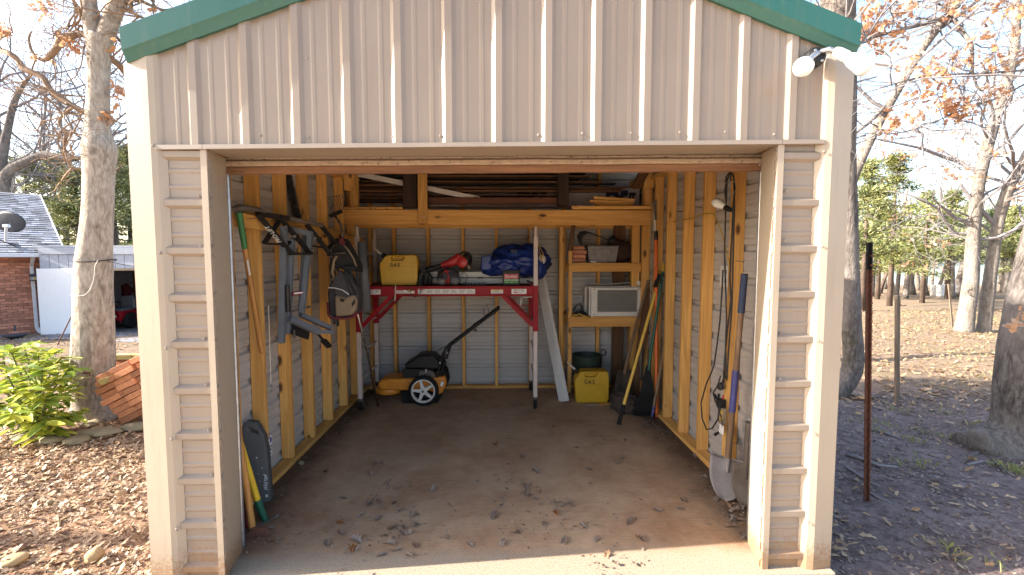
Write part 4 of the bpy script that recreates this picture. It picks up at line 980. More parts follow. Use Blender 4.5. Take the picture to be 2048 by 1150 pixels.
a = P(799, 570, 4.86); gas_can((a.x, 4.90, zp + .002), 75 * px(4.82), 61 * px(4.82), .19, R(3), 'yellow gas can standing on the red scaffold deck')
a = PZ(1184, 806, 0); gas_can((a.x, a.y + .08, .002), 70 * px(a.y), 66 * px(a.y), .19, R(-4), 'yellow gas can on the floor in front of the dark green pot')

# things on the deck
yb = 5.12
a, c = P(862, 570, yb), P(1068, 543, yb)
t = empty('folded_table', ((a.x + c.x) / 2, yb, zp + .002), 'pale grey folded plastic table lying flat at the back of the scaffold deck', 'table'); hh = (c.z - zp) / 2
for k in (0, 1): MB().box(((a.x + c.x) / 2 - .06, yb + .10, zp + .004 + hh * (k + .5)), (c.x - a.x + .12, .42, hh - .008)).build('table_half', M['white_plastic'], t, bevel=.006)
p = P(961, 557, yb - .1); MB().box((p.x, yb - .112, zp + hh + .004), (.07, .014, .02)).build('latch', M['iron'], t, bevel=.003)
# blue tarp bundle
def tp(u, v, y=4.98): return P(u, v, y)
mb = MB()
mb.blob(tp(1045, 524), (.27, .15, .135), 4, .26, 2.1, 3, ridge=True).blob(tp(1010, 530, 4.95), (.19, .15, .10), 4, .28, 2.4, 8, ridge=True).blob(tp(1022, 508, 5.05), (.17, .13, .09), 4, .30, 2.2, 11, ridge=True).blob(tp(1060, 509, 5.02), (.15, .13, .10), 4, .3, 2.3, 5, ridge=True).blob(tp(985, 535, 5.0), (.11, .13, .08), 4, .3, 2.5, 21, ridge=True).blob(tp(1075, 535, 4.93), (.09, .12, .11), 4, .26, 2.5, 31, ridge=True)
tarp = mb.build('blue_tarp', M['tarp'], smooth=True, fix=False); tag(tarp, 'crumpled dark blue tarpaulin bundle on the scaffold deck behind the battery', 'tarp')
MB().prism([tp(*q, 4.84) for q in ((962, 512), (982, 510), (984, 540), (962, 541))], (0, .12, 0)).build('folded_corner', M['tarp'], tarp, bevel=.012)
MB().blob(P(1083, 519, 4.86), (.045, .05, .055), 3, .15, 2, 4).build('white_lining', M['white_board'], tarp, smooth=True)
for pts in (((1077, 490), (1080, 505), (1084, 524)), ((1078, 490), (1087, 508), (1082, 524))): MB().tube([P(u, v, 4.80) for u, v in pts], .004, 6).build('yellow_cord', M['cord_yellow'], tarp)
for u, v in ((1025, 502), (1031, 502)):
    p = P(u, v, 4.86); MB().tube([p + V((.012 * math.cos(q), 0, .012 * math.sin(q))) for q in np.linspace(0, 6.283, 12)[:-1]], .004, 6, closed=True).build('eyelet', M['zinc'], tarp)
# lawn battery
by_ = 4.78; a, c = P(1005, 570, by_), P(1040, 541, by_); cx_ = (a.x + c.x) / 2; hh = c.z - zp; ww = c.x - a.x
t = empty('lawn_battery', (cx_, by_, zp + .002), 'black lawn battery with a red and green label at the deck front edge', 'battery')
MB().box((cx_, by_ + .065, zp + .002 + hh * .46), (ww * .96, .13, hh * .92)).build('case', M['black'], t, bevel=.004)
MB().box((cx_, by_ + .065, zp + .002 + hh * .955), (ww, .135, hh * .10)).build('lid', M['black'], t, bevel=.004)
for k in (-.3, -.05, .25): MB().tube([(cx_ + k * ww, by_ + .05, zp + hh), (cx_ + k * ww, by_ + .05, zp + hh * 1.14)], .009, 8).build('terminal', M['iron'], t)
MB().tube([P(u, v, by_ + .04) for u, v in ((1006, 537), (1015, 533), (1024, 535), (1036, 532))], .004, 6).build('carry_strap', M['black'], t)
lf = by_ - .0012
def lab(v0, v1, m, d=0): a, c = P(1008, v1, lf), P(1036.5, v0, lf); return MB().box(((a.x + c.x) / 2, lf - d, (a.z + c.z) / 2), (c.x - a.x, .001, c.z - a.z)).build('label', M[m], t)
l1 = lab(548, 557.4, 'lab_red'); lab(557.6, 558.6, 'lab_gold'); l2 = lab(558.8, 566.5, 'lab_green')
text('lettering', 'Duralast', .042, P(1022, 552.8, lf - .0015), (1, 0, .02), (0, 0, 1), M['white_ink'], l1, shear=.15, ext=.0004, sx=.92)
text('lettering', 'LAWN & GARDEN', .0185, P(1022.5, 560.7, lf - .0015), (1, 0, .0), (0, 0, 1), M['white_ink'], l2, shear=.25, ext=.0004)
for u0, u1 in ((1010, 1017), (1021, 1026), (1033, 1035.5)):
    a, c = P(u0, 565.5, lf - .001), P(u1, 563.8, lf - .001); MB().box(((a.x + c.x) / 2, lf - .0012, (a.z + c.z) / 2), (c.x - a.x, .0006, c.z - a.z)).build('print', M['lab_lime'], l2)
# red and black blower lying on the deck
by_ = 4.95
def D(u, v, k=0): return P(u, v, by_ + k)
t = empty('leaf_blower', (D(870, 555).x, by_, zp), 'red and black leaf blower lying with its black tube towards the gas can', 'blower')
MB().tube([D(852, 541), D(868, 536), D(885, 531)], [.034, .030, .026], 14).build('blower_tube', M['black'], t, smooth=40)
MB().tube([D(883, 531), D(900, 526), D(915, 519), D(922, 512)], [.030, .045, .058, .05], 16).build('body', M['lab_red'], t, smooth=40)
MB().lathe([(.0, .03), (.030, .028), (.058, .014), (.062, 0), (.058, -.04)], D(924, 524, -.05), (-.15, -1, .05), 22).build('fan_cover', M['lab_red'], t, smooth=40)
MB().blob(D(934, 520), (.055, .07, .085), 3, .22, 2.6, 2).build('engine', M['black_metal'], t, smooth=True); MB().tube([D(918, 509, -.03), D(928, 503, -.03), D(938, 508, -.03), D(942, 522, -.03)], .010, 8).build('handle', M['black'], t, smooth=True)
MB().tube([D(936, 530, -.05), D(939, 538, -.05)], .014, 8).build('fuel_cap', M['bag_tan'], t)
# dark grey bag with red cords, black boots, tray
by_ = 4.85
t = empty('tool_bag', (P(897, 560, by_).x, by_, zp), 'dark grey soft bag with red drawcords on the scaffold deck', 'bag')
MB().blob(P(897, 553, by_), (.115, .10, .095), 4, .14, 1.8, 6).build('bag_body', M['bag_dark'], t, smooth=True); MB().blob(P(884, 562, by_ - .05), (.055, .05, .045), 3, .15, 2, 9).build('side_pocket', M['greyfoam'], t, smooth=True); MB().blob(P(910, 561, by_ - .05), (.06, .05, .05), 3, .15, 2, 19).build('side_pocket', M['greyfoam'], t, smooth=True)
for pts in (((890, 541), (895, 545), (897, 556), (897, 568)), ((889, 568), (894, 562), (897, 556)), ((887, 546), (891, 541), (897, 543))): MB().tube([P(u, v, by_ - .105) for u, v in pts], .006, 6).build('drawcord', M['lab_red'], t)
t = empty('tube_attachments', (P(850, 560, 4.84).x, 4.84, zp), 'black ribbed hose attachments heaped between gas can and grey bag', 'attachment')
for pts, r in ((((838, 568), (841, 552), (846, 542)), .045), (((850, 566), (853, 550), (850, 543)), .035), (((858, 567), (861, 556), (856, 548)), .026)):
    p3 = [P(u, v, 4.86) for u, v in pts]; mbk = MB().tube(p3, r, 14)
    o = mbk.build('hose', M['black'], t, smooth=40)
    for f_ in (.15, .4, .65, .9): p = p3[0].lerp(p3[-1], f_); MB().tube([p + V((r * 1.07 * math.cos(q), r * 1.07 * math.sin(q), 0)) for q in np.linspace(0, 6.283, 16)[:-1]], .005, 6, closed=True).build('rib', M['black'], o)
a, c = P(930, 570, 4.76), P(972, 561, 4.76)
mb = MB().box(((a.x + c.x) / 2, 4.80, zp + .010), (c.x - a.x, .09, .016)); 
for k in np.linspace(-.45, .45, 8): mb.box(((a.x + c.x) / 2 + k * (c.x - a.x), 4.77, zp + .024), (.012, .02, .02 + .012 * (abs(k) > .4)))
tag(mb.build('black_rack', M['black'], bevel=.004), 'small black plastic tray with prongs at the deck front edge', 'tray')
o = MB().tube([P(u, v, 4.69) for u, v in ((846, 560), (842, 568), (828, 580), (817, 583), (810, 578), (812, 574), (820, 573), (822, 580), (820, 588), (828, 594), (838, 592), (843, 580), (845, 569))], .0035, 6).build('loose_wire', M['cord'], smooth=True); tag(o, 'thin black wire looping down over the red scaffold rail', 'wire')
o = MB().tube([P(u, v, 4.74) for u, v in ((922, 548), (930, 544), (935, 552), (933, 562), (924, 569))], .0035, 6).build('loose_wire', M['cord'], smooth=True); tag(o, 'thin black wire curling right of the grey bag on the deck', 'wire')
MBo = MB().box((P(1066, 567, 4.85).x - .02, 4.86, zp + .03), (.10, .10, .022), Matrix.Rotation(R(18), 3, 'Y')).build('hand_tool', M['black'], bevel=.004); tag(MBo, 'small black hand tool lying on the deck beside the right scaffold post', 'tool')

# ================================================================ walk-behind string trimmer under the scaffold
my = 5.05
wc = P(847, 783, 4.88); mow = empty('trimmer_mower', (wc.x, my, 0), 'orange and black walk-behind trimmer mower with a spoked wheel under the scaffold', 'mower')
wr = wc.z * 1.05
for y in (4.88, 5.30):
    ty = MB().lathe([(wr * .80, -.03), (wr * .93, -.032), (wr, -.022), (wr, .022), (wr * .93, .032), (wr * .80, .03)], (wc.x, y, wr + .002), (0, -1, 0), 40, caps=False).build('tyre', M['rubber'], mow, smooth=40)
    rim = MB().lathe([(wr * .80, -.028), (wr * .82, .022), (wr * .76, .026), (wr * .70, .024), (wr * .70, -.02)], (wc.x, y, wr + .002), (0, -1, 0), 40, caps=False)
    rim.lathe([(.0, .034), (.020, .034), (.030, .028), (.042, .026), (.042, -.02)], (wc.x, y, wr + .002), (0, -1, 0), 20).build('rim', M['white_plastic'], ty, smooth=40)
    for k in range(5):
        an = R(90 + 72 * k + 14); d = V((math.cos(an), 0, math.sin(an))); c0 = V((wc.x, y - .022, wr + .002)); s_ = V((-d.z, 0, d.x))
        p0, p1 = c0 + d * .035, c0 + d * wr * .73
        MB().prism([p0 + s_ * .020, p1 + s_ * .013, p1 - s_ * .013, p0 - s_ * .020], (0, .018, 0)).build('spoke', M['white_plastic'], ty, bevel=.003)
    MB().lathe([(0, .010), (.012, .009), (.014, 0)], (wc.x, y - .034, wr + .002), (0, -1, 0), 6).build('axle_nut', M['iron'], ty)
ol = [(755, 768), (760, 761), (775, 758), (800, 758), (868, 756), (890, 753), (893, 768), (884, 788), (874, 790), (860, 783), (815, 782), (765, 781), (756, 777)]
MB().prism([P(u, v, 4.94) for u, v in ol], (0, .30, 0)).build('deck', M['orange'], mow, bevel=.022, seg=3, smooth=50)
MB().lathe([(.05, 0), (.15, .0), (.16, .03), (.15, .055), (.02, .07)], (P(778, 781, 5.08).x, 5.09, P(778, 781, 5.08).z - .01), (0, 0, 1), 26).build('cutter_shroud', M['orange'], mow, smooth=40)
p = P(884, 768, 4.925); MB().box(p, (.03, .006, .05), Matrix.Rotation(R(20), 3, 'Y')).build('sticker', M['paper'], mow)
MB().prism([P(u, v, 4.97) for u, v in ((806, 757), (804, 741), (812, 738), (858, 739), (862, 757))], (0, .24, 0)).build('engine_block', M['black_metal'], mow, bevel=.008)
MB().prism([P(u, v, 4.95) for u, v in ((810, 737), (809, 729), (830, 717), (836, 711), (866, 711), (876, 722), (880, 734), (872, 739))], (0, .27, 0)).build('engine_cover', M['black'], mow, bevel=.02, seg=3, smooth=50)
MB().prism([P(u, v, 4.96) for u, v in ((836, 757), (838, 742), (856, 740), (866, 744), (872, 756))], (0, .05, 0)).build('carburettor', M['iron'], mow, bevel=.008)
MB().tube([P(852, 746, 4.93), P(852, 738, 4.93)], .016, 10).build('fuel_cap', M['zinc'], mow, smooth=40)
for yk, du in ((4.97, 0), (5.23, 0)):
    MB().tube([P(u + du, v, 4.99) + V((0, yk - 4.99, 0)) for u, v in ((873, 757), (880, 732), (886, 706), (893, 697), (902, 690), (997, 618))], .0125, 10).build('handle_bar', M['black_metal'], mow, smooth=40)
    MB().tube([P(u, v, 4.99) + V((0, yk - 4.985, 0)) for u, v in ((880, 752), (893, 712), (898, 697))], .011, 8).build('handle_brace', M['black_metal'], mow, smooth=40)
e = P(997, 618, 4.99); MB().tube([V((e.x, 4.95, e.z)), V((e.x, 5.25, e.z))], .0125, 10).build('handle_grip', M['rubber'], mow, smooth=40)
g = P(990, 623, 4.98); MB().tube([P(948, 651, 4.972), g], .020, 10).build('handle_grip', M['rubber'], mow, smooth=40)
MB().tube([P(u, v, 4.96) for u, v in ((970, 635), (967, 619), (975, 609), (978, 630))], .0045, 6).build('bail_wire', M['black_metal'], mow)
MB().tube([P(u, v, 4.97) for u, v in ((862, 711), (880, 698), (902, 688))], .004, 6).build('throttle_cable', M['cord'], mow)
MB().prism([P(u, v, 5.0) for u, v in ((884, 735), (892, 745), (896, 765), (893, 775), (889, 768), (886, 750))], (0, .22, 0)).build('rear_flap', M['rubber'], mow, bevel=.004)
MB().prism([P(u, v, 4.96) for u, v in ((800, 783), (870, 785), (884, 790), (872, 812), (845, 806), (806, 808))], (0, .26, 0)).build('lower_guard', M['rubber'], mow, bevel=.006)
MB().box((P(951, 660, 4.99).x, 4.985, P(951, 660, 4.99).z), (.03, .02, .025)).build('cable_clip', M['black'], mow)
for (u, v) in ((895, 706), (880, 726), (893, 720)): MB().lathe([(0, .008), (.007, .007), (.008, 0)], P(u, v, 4.955), (0, -1, 0), 8).build('bolt', M['zinc'], mow)

# white primed board leaning on the right end of the scaffold
a = PZ(1128, 803, .002); c = P(1078, 530, 5.35)
o = board('white_board', V((a.x, a.y, .004)), V((c.x, 5.40, c.z)), .13, .045, (-.55, .83, 0), M['white'], bev=.002); tag(o, 'long white primed board leaning between the scaffold and the shelves', 'board')

# ================================================================ corner shelves
HY = 5.15
sh = empty('timber_shelves', (P(1220, 650, HY).x, HY, 0), 'two timber shelves built into the back right corner', 'shelf')
x0, x1 = P(1137.5, 535, HY).x, 1.70
z1t, z1b = P(1200, 529, HY).z, P(1200, 543, HY).z; z2t, z2b = P(1200, 636, HY).z, P(1200, 653, HY).z
board('front_rail', (x0, HY, (z1t + z1b) / 2), (x1, HY, (z1t + z1b) / 2), z1t - z1b, .038, (0, 0, 1), M['wood'], sh)
board('front_rail', (x0, HY, (z2t + z2b) / 2), (P(1280, 640, HY).x, HY, (z2t + z2b) / 2), z2t - z2b, .038, (0, 0, 1), M['wood'], sh)
for zt in (z1t, z2t):
    for k in range(3): board('shelf_plank', (x0 + .02, HY + .05 + k * .125, zt + .009), (x1 - .06, HY + .05 + k * .125, zt + .009), .121, .018, (0, 1, 0), M['wood'], sh)
    board('back_rail', (x0, 5.52, zt - .05), (x1 - .1, 5.52, zt - .05), .089, .030, (0, 0, 1), M['wood'], sh)
board('upright', (x0 + .022, HY + .042, .04), (x0 + .022, HY + .042, z1t + .16), .044, .045, (1, 0, 0), M['wood'], sh)
board('upright', (x0 - .062, HY + .20, .04), (x0 - .062, HY + .20, P(1128, 452, HY).z), .05, .089, (1, 0, 0), M['wood'], sh)
board('upright', (1.575, HY + .05, .04), (1.575, HY + .05, 2.05), .089, .038, (1, 0, 0), M['wood'], sh)
board('upright', (1.45, 5.45, .04), (1.45, 5.45, 2.05), .14, .038, (1, 0, 0), M['wood_old_shaded'], sh)
board('brace', P(1148, 448, HY + .03), P(1139, 502, HY + .03), .045, .038, (1, 0, 0), M['wood_old_shaded'], sh)
zs1, zs2 = z1t + .019, z2t + .019
# on the upper shelf
for i, (w_, dx, lab) in enumerate(((.155, .0, 'lowest'), (.150, .006, 'second lowest'), (.160, .008, 'second highest'), (.140, -.004, 'topmost'))):
    h_ = P(1157, 492, HY + .1).z - zs1; c = P(1157, 505, HY + .12)
    o = MB().box((c.x + dx, HY + .13, zs1 + .003 + h_ * (i + .5) / 4), (w_, .10, h_ / 4 - .007)).build('old_brick', M['brick_house'], bevel=.007); tag(o, lab + ' weathered red brick of the small pile on the upper shelf', 'brick')
c = P(1203, 510, HY + .14); hh = P(1203, 492, HY + .05).z - zs1
def tubm(zz, sc_): return [(c.x + sx * .175 * sc_, HY + .16 + sy * .10 * sc_, zz) for sx, sy in ((-1, -1), (1, -1), (1, 1), (-1, 1))]
lo, hi_ = tubm(zs1 + .002, .88), tubm(zs1 + hh, 1.03); li, hj = tubm(zs1 + .01, .85), tubm(zs1 + hh, .99)
t = empty('zinc_tub', (c.x, HY + .16, zs1), 'rectangular dull zinc tub in the middle of the upper shelf', 'tub')
MB().add(lo + hi_ + hj + li, [(3, 2, 1, 0), (0, 1, 5, 4), (1, 2, 6, 5), (2, 3, 7, 6), (3, 0, 4, 7), (4, 5, 9, 8), (5, 6, 10, 9), (6, 7, 11, 10), (7, 4, 8, 11), (8, 9, 13, 12), (9, 10, 14, 13), (10, 11, 15, 14), (11, 8, 12, 15), (12, 13, 14, 15)]).build('tub_body', M['tub'], t, bevel=.004)
rim = tubm(zs1 + hh, 1.035); MB().tube(rim, .007, 8, closed=True).build('rolled_rim', M['tub'], t); bd = tubm(zs1 + hh * .80, 1.005); MB().tube(bd, .004, 6, closed=True).build('bead', M['tub'], t)
p = P(1187, 521, HY + .03); o = MB().box((p.x, HY + .035, zs1 + .011), (.07, .03, .02)).build('white_block', M['white'], bevel=.005); tag(o, 'small white block on the shelf edge in front of the tub', 'block')
t = empty('shoulder_bag', (P(1240, 520, 5.38).x, 5.38, zs1), 'dark brown slumped bag behind the tub with its wide black strap looped over', 'bag')
MB().blob(P(1236, 503, 5.36), (.16, .10, .14), 4, .12, 1.6, 14).build('bag_body', M['bag_brown'], t, smooth=True)
MB().blob(P(1224, 483, 5.33), (.055, .05, .06), 3, .2, 2, 17).build('bag_neck', M['webbing'], t, smooth=True)
pp = [P(u, v, 5.27) for u, v in ((1216, 478), (1200, 472), (1185, 466), (1172, 463.5), (1163, 467), (1159, 476), (1161, 487), (1168, 498), (1173, 510), (1175, 521))]
wds = [.010, .010, .014, .03, .055, .06, .055, .05, .048, .045]; vs = []; fs = []
for p, w_ in zip(pp, wds): vs += [p + V((w_ * .35, -.02, -w_ * .4)), p + V((-w_ * .35, .02, w_ * .4))]
for i in range(len(pp) - 1): fs.append((2 * i, 2 * i + 1, 2 * i + 3, 2 * i + 2))
o = MB().add(vs, fs).build('strap', M['webbing'], t, smooth=True, fix=False); o.modifiers.new('thickness', 'SOLIDIFY').thickness = .012
# window air conditioner on the lower shelf
M['louvre'] = mat('dusty_grille_plastic', (.40, .37, .34), (.32, .29, .26), rough=.6)
ay = HY - .03
t = empty('window_air_conditioner', (P(1230, 630, ay).x, ay, zs2), 'white window air conditioner with a dusty front grille on the lower shelf', 'air conditioner')
a, c = P(1182, 634, ay), P(1283.5, 575, ay); zb_ = zs2 + .002; zt_ = c.z; xw = c.x - a.x; xm = (a.x + c.x) / 2
fo = [(a.x, ay, zb_), (c.x, ay, zb_), (c.x, ay, zt_), (a.x, ay, zt_)]; gi = [(a.x + xw * .13, ay, zb_ + .055), (c.x - xw * .075, ay, zb_ + .055), (c.x - xw * .075, ay, zt_ - .03), (a.x + xw * .13, ay, zt_ - .03)]
MB().prism_hole(fo, gi, (0, .055, 0)).build('front_frame', M['white_plastic'], t, bevel=.008, seg=3)
MB().box((xm, ay + .042, (zb_ + zt_) / 2 + .01), (xw * .86, .012, (zt_ - zb_) * .86)).build('grille_back', M['grille_shade'], t)
for k in range(15):
    z = zb_ + .062 + k * (zt_ - zb_ - .10) / 14; MB().box((xm + xw * .03, ay + .020, z), (xw * .80, .010, .0028)).build('louvre', M['louvre'], t)
bx0 = a.x - .012; bx1 = c.x - .012
MB().box(((bx0 + bx1) / 2, ay + .055 + .14, (zb_ + zt_) / 2 + .006), (bx1 - bx0, .275, zt_ - zb_ + .012)).build('housing', M['white_plastic'], t, bevel=.006)
for r_ in range(14):
    for q in range(3): MB().box((bx0 - .0005, ay + .085 + q * .022, zb_ + .05 + r_ * .019), (.003, .014, .010)).build('vent_slot', M['ink'], t) if q < 3 else None
MB().box((bx0 - .01, ay + .24, (zb_ + zt_) / 2), (.02, .03, zt_ - zb_ - .02)).build('mounting_channel', M['white_plastic'], t, bevel=.003)
MB().box((xm, ay - .003, zt_ - .012), (xw * .42, .008, .012)).build('filter_tab', M['white'], t, bevel=.002)
for x, z in ((a.x + .035, zt_ - .02), (c.x - .03, zt_ - .02), (a.x + .035, zb_ + .025), (c.x - .03, zb_ + .025)): MB().lathe([(0, .003), (.007, .002), (.008, 0)], (x, ay - .0005, z), (0, -1, 0), 10).build('screw', M['ink_grey'], t)
MB().tube([P(u, v, ay + .16) for u, v in ((1184, 567), (1205, 569), (1228, 567.5), (1250, 566), (1262, 565), (1274, 563))], .006, 8).build('power_cord', M['cord_white'], t, smooth=True)
MB().tube([P(u, v, ay + .1) for u, v in ((1168, 580), (1163, 592), (1160, 604), (1154, 611))], .005, 8).build('power_cord', M['cord_white'], t, smooth=True)
MB().box(P(1278, 566, ay + .06), (.055, .035, .05), Matrix.Rotation(R(25), 3, 'Y')).build('plug', M['white_plastic'], t, bevel=.006)
t = empty('ratchet_strap', (P(1163, 630, HY).x, HY + .02, zs2), 'black and yellow ratchet strap heaped beside the air conditioner', 'strap')
MB().blob(P(1160, 628, HY + .05), (.075, .06, .04), 3, .3, 3, 7, flat=-.03).build('webbing', M['webbing'], t, smooth=True)
MB().tube([P(u, v, HY - .02) for u, v in ((1145, 633), (1149, 629), (1153, 631), (1158, 628), (1168, 632), (1180, 635))], .009, 8).build('yellow_hook', M['cord_yellow'], t, smooth=True)
MB().tube([P(u, v, HY + .02) for u, v in ((1146, 622), (1152, 612), (1160, 606), (1164, 618))], .008, 8).build('handle', M['black'], t, smooth=True)

# green pot on a pail behind the floor gas can
pc_ = P(1174, 725, 5.32); zpb = P(1174, 741, 5.32).z; zpt = P(1174, 709, 5.32).z; pr_ = 30 * px(5.3)
t = empty('camp_pot', (pc_.x, 5.32, zpb), 'dark green round pot with a ring handle behind the floor gas can', 'pot')
MB().lathe([(pr_ * .90, 0), (pr_ * .97, .03), (pr_, zpt - zpb - .02), (pr_ * 1.03, zpt - zpb - .005), (pr_ * 1.03, zpt - zpb), (pr_ * .97, zpt - zpb), (pr_ * .95, .02), (0, .015)], (pc_.x, 5.32, zpb + .002), (0, 0, 1), 36, caps=False).build('pot_body', M['darkgreen'], t, smooth=40)
hc = P(1207, 705, 5.32); MB().tube([hc + V((.030 * math.cos(q), 0, .034 * math.sin(q))) for q in np.linspace(-2.4, 3.2, 14)], .007, 8).build('ring_handle', M['black_metal'], t, smooth=True)
t = empty('steel_pail', (pc_.x, 5.32, 0), 'dull steel pail under the green pot, mostly behind the gas can', 'pail')
MB().lathe([(pr_ * .62, .002), (pr_ * .84, zpb - .01), (pr_ * .90, zpb - .004), (pr_ * .90, zpb), (.0, zpb)], (pc_.x, 5.32, 0), (0, 0, 1), 32).build('pail_body', M['tub'], t, smooth=40)
# loose tool handle on the floor
a, c = PZ(1172, 812, .016), PZ(1258, 804, .016)
t = empty('loose_tool_handle', ((a.x + c.x) / 2, (a.y + c.y) / 2, 0), 'short wooden tool handle with a steel end lying in front of the gas can', 'handle')
MB().tube([a, a.lerp(c, .28)], .013, 10).build('steel_end', M['zinc'], t, smooth=40); MB().tube([a.lerp(c, .27), c], .0125, 10).build('wood_handle', M['handle'], t, smooth=40)

# ================================================================ long tools leaning in the back right corner
t = empty('yellow_pole', PZ(1238, 848, 0), 'faded yellow pole with black ends leaning across the right corner', 'pole')
a = PZ(1237, 849, .012); c = P(1317, 549, 4.62); e = P(1314, 574, 4.615)
MB().tube([a, a.lerp(c, .125)], [.018, .020], 12).build('grip', M['rubber'], t, smooth=40); MB().tube([a.lerp(c, .12), e], .0155, 12).build('pole', M['paleyellow'], t, smooth=40); MB().tube([a.lerp(c, .91), c], [.021, .022], 12).build('collar', M['black'], t, smooth=40)
t = empty('pole_pruner', PZ(1313, 830, 0), 'orange pole pruner with a pale rope standing in the right corner', 'pruner')
a = PZ(1313, 833, .006); c = P(1312, 474, 4.66)
MB().tube([a, c], .0165, 12).build('pole', M['fiborange'], t, smooth=40); MB().tube([c - V((0, 0, .03)), P(1311, 462, 4.66)], [.022, .024], 12).build('collar', M['black'], t, smooth=40)
MB().bar(P(1309.5, 462, 4.66), P(1309, 440, 4.66), .022, .018).build('adaptor', M['white_plastic'], t); MB().tube([P(u, v, 4.66) for u, v in ((1309, 442), (1307.5, 425), (1307, 408), (1311, 398))], [.009, .008, .007, .004], 8).build('pruner_hook', M['zinc'], t, smooth=40)
MB().bar(P(1312, 440, 4.65), P(1311, 400, 4.65), .02, .006).build('pruner_blade', M['iron'], t)
MB().tube([P(u, v, 4.64) for u, v in ((1303, 415), (1300.5, 440), (1302, 500), (1301, 560), (1302, 620), (1302, 670), (1306, 686), (1313, 680), (1316, 660), (1313, 600), (1308, 530), (1307, 450), (1307, 412), (1303, 408), (1300, 416))], .0035, 6).build('rope', M['rope'], t, smooth=True)
# black leaf rake with a green handle
t = empty('plastic_leaf_rake', PZ(1290, 838, 0), 'black plastic leaf rake with a dark green handle and yellow grip, head down', 'rake')
c = P(1327, 526, 4.55); g = P(1325.5, 543, 4.55); b_ = P(1297, 740, 4.52)
MB().tube([c, g], .0165, 12).build('grip', M['cord_yellow'], t, smooth=40); MB().tube([g, b_], .0145, 12).build('handle', M['tealgreen'], t, smooth=40); MB().tube([P(1322, 566, 4.52), P(1319, 556, 4.5), P(1324, 548, 4.5), P(1330, 552, 4.52)], .006, 6).build('hanger', M['black'], t)
tt = P(1296, 735, 4.52)
for k in range(15):
    f_ = k / 14 - .5; foot_ = V((tt.x - .035 + f_ * .23, 4.52 + .03 * math.cos(f_ * 3) - .05, .035 + .05 * abs(f_))); mid = tt.lerp(foot_, .55) + V((0, -.02, .0))
    MB().bar(tt + V((f_ * .03, 0, 0)), mid, .016, .005).bar(mid, foot_, .018, .005).bar(foot_, foot_ + V((f_ * .02, -.045, -.03)), .016, .005).build('tine', M['black'], t)
MB().prism([tt + V((-.02, -.004, .02)), tt + V((.02, -.004, .02)), tt + V((.045, -.006, -.20)), tt + V((-.065, -.006, -.20))], (0, .012, 0)).build('rake_hub', M['black'], t, bevel=.004)
# wooden bow rake
t = empty('bow_rake', PZ(1303, 836, 0), 'old wooden handled bow rake with a blue ferrule leaning on the right studs', 'rake')
a, b_, c = P(1355, 540, 4.34), P(1308, 812, 4.42), P(1304, 834, 4.42)
MB().tube([a, a.lerp(b_, .3), b_], [.0135, .015, .0165], 12).build('handle', M['handle_old'], t, smooth=40); MB().tube([b_, c], [.018, .012], 12).build('ferrule', M['bluegrip'], t, smooth=40)
MB().tube([c, PZ(1307, 848, .03), PZ(1325, 860, .012), PZ(1342, 866, .01)], .0055, 6).build('bow', M['iron'], t, smooth=True); MB().tube([c, PZ(1298, 842, .03), PZ(1286, 846, .01)], .0055, 6).build('bow', M['iron'], t, smooth=True)
MB().tube([PZ(1286, 846, .012), PZ(1342, 866, .012)], .007, 6).build('tine_bar', M['iron'], t)
# flat shovel behind
t = empty('square_shovel', PZ(1240, 805, 0), 'dark square bladed shovel standing behind the yellow pole', 'shovel')
vs = []; fs = []; bl0, bl1 = P(1251, 742, 4.98), PZ(1243, 803, .008); 
for i in range(6):
    f_ = i / 5; ctr = bl0.lerp(bl1, f_); w_ = .085 + .025 * f_
    for j in range(5): s_ = (j - 2) / 2; vs.append(ctr + V((w_ * s_, .05 - .025 * s_ * s_ - .04 * f_, 0)))
for i in range(5):
    for j in range(4): fs.append((i * 5 + j, i * 5 + j + 1, (i + 1) * 5 + j + 1, (i + 1) * 5 + j))
o = MB().add(vs, fs).build('blade', M['mud_black'], t, smooth=True, fix=False); o.modifiers.new('thickness', 'SOLIDIFY').thickness = .004
MB().tube([bl0 + V((0, .05, -.05)), P(1262, 690, 5.0), P(1297, 560, 5.02)], [.022, .018, .016], 12).build('handle', M['handle_old'], t, smooth=40)
for a, c, w_, m, lab in ((PZ(1266, 797, .0), P(1300, 578, 5.08), .10, 'wood_old_shaded', 'wide brown plank leaning in the right corner behind the shovel'), (PZ(1329, 826, .0), P(1324, 690, 4.6), .03, 'wood_grey', 'thin grey stake standing behind the bow rake'), (PZ(1286, 812, .0), P(1316, 640, 4.86), .035, 'wood_red', 'narrow reddish stake leaning behind the orange pruner pole')):
    o = board('leaning_plank', a, c, w_, .022, (1, 0, 0), M[m]); tag(o, lab, 'plank')
o = MB().tube([P(u, v, 4.9) for u, v in ((1285, 690), (1281, 720), (1282, 750), (1290, 770))], [.012, .02, .02, .01], 8).build('hand_sickle', M['iron'], smooth=True); tag(o, 'dark curved iron tool leaning in the right corner beside the planks', 'tool')
o = MB().blob(V((1.33, 4.66, .075)), (.14, .16, .13), 4, .35, 3, 23, flat=-.07).build('debris_heap', M['mud_black'], smooth=True); tag(o, 'dark heap of leaves and dirt under the leaf rake in the right corner', 'debris heap', kind='thing')

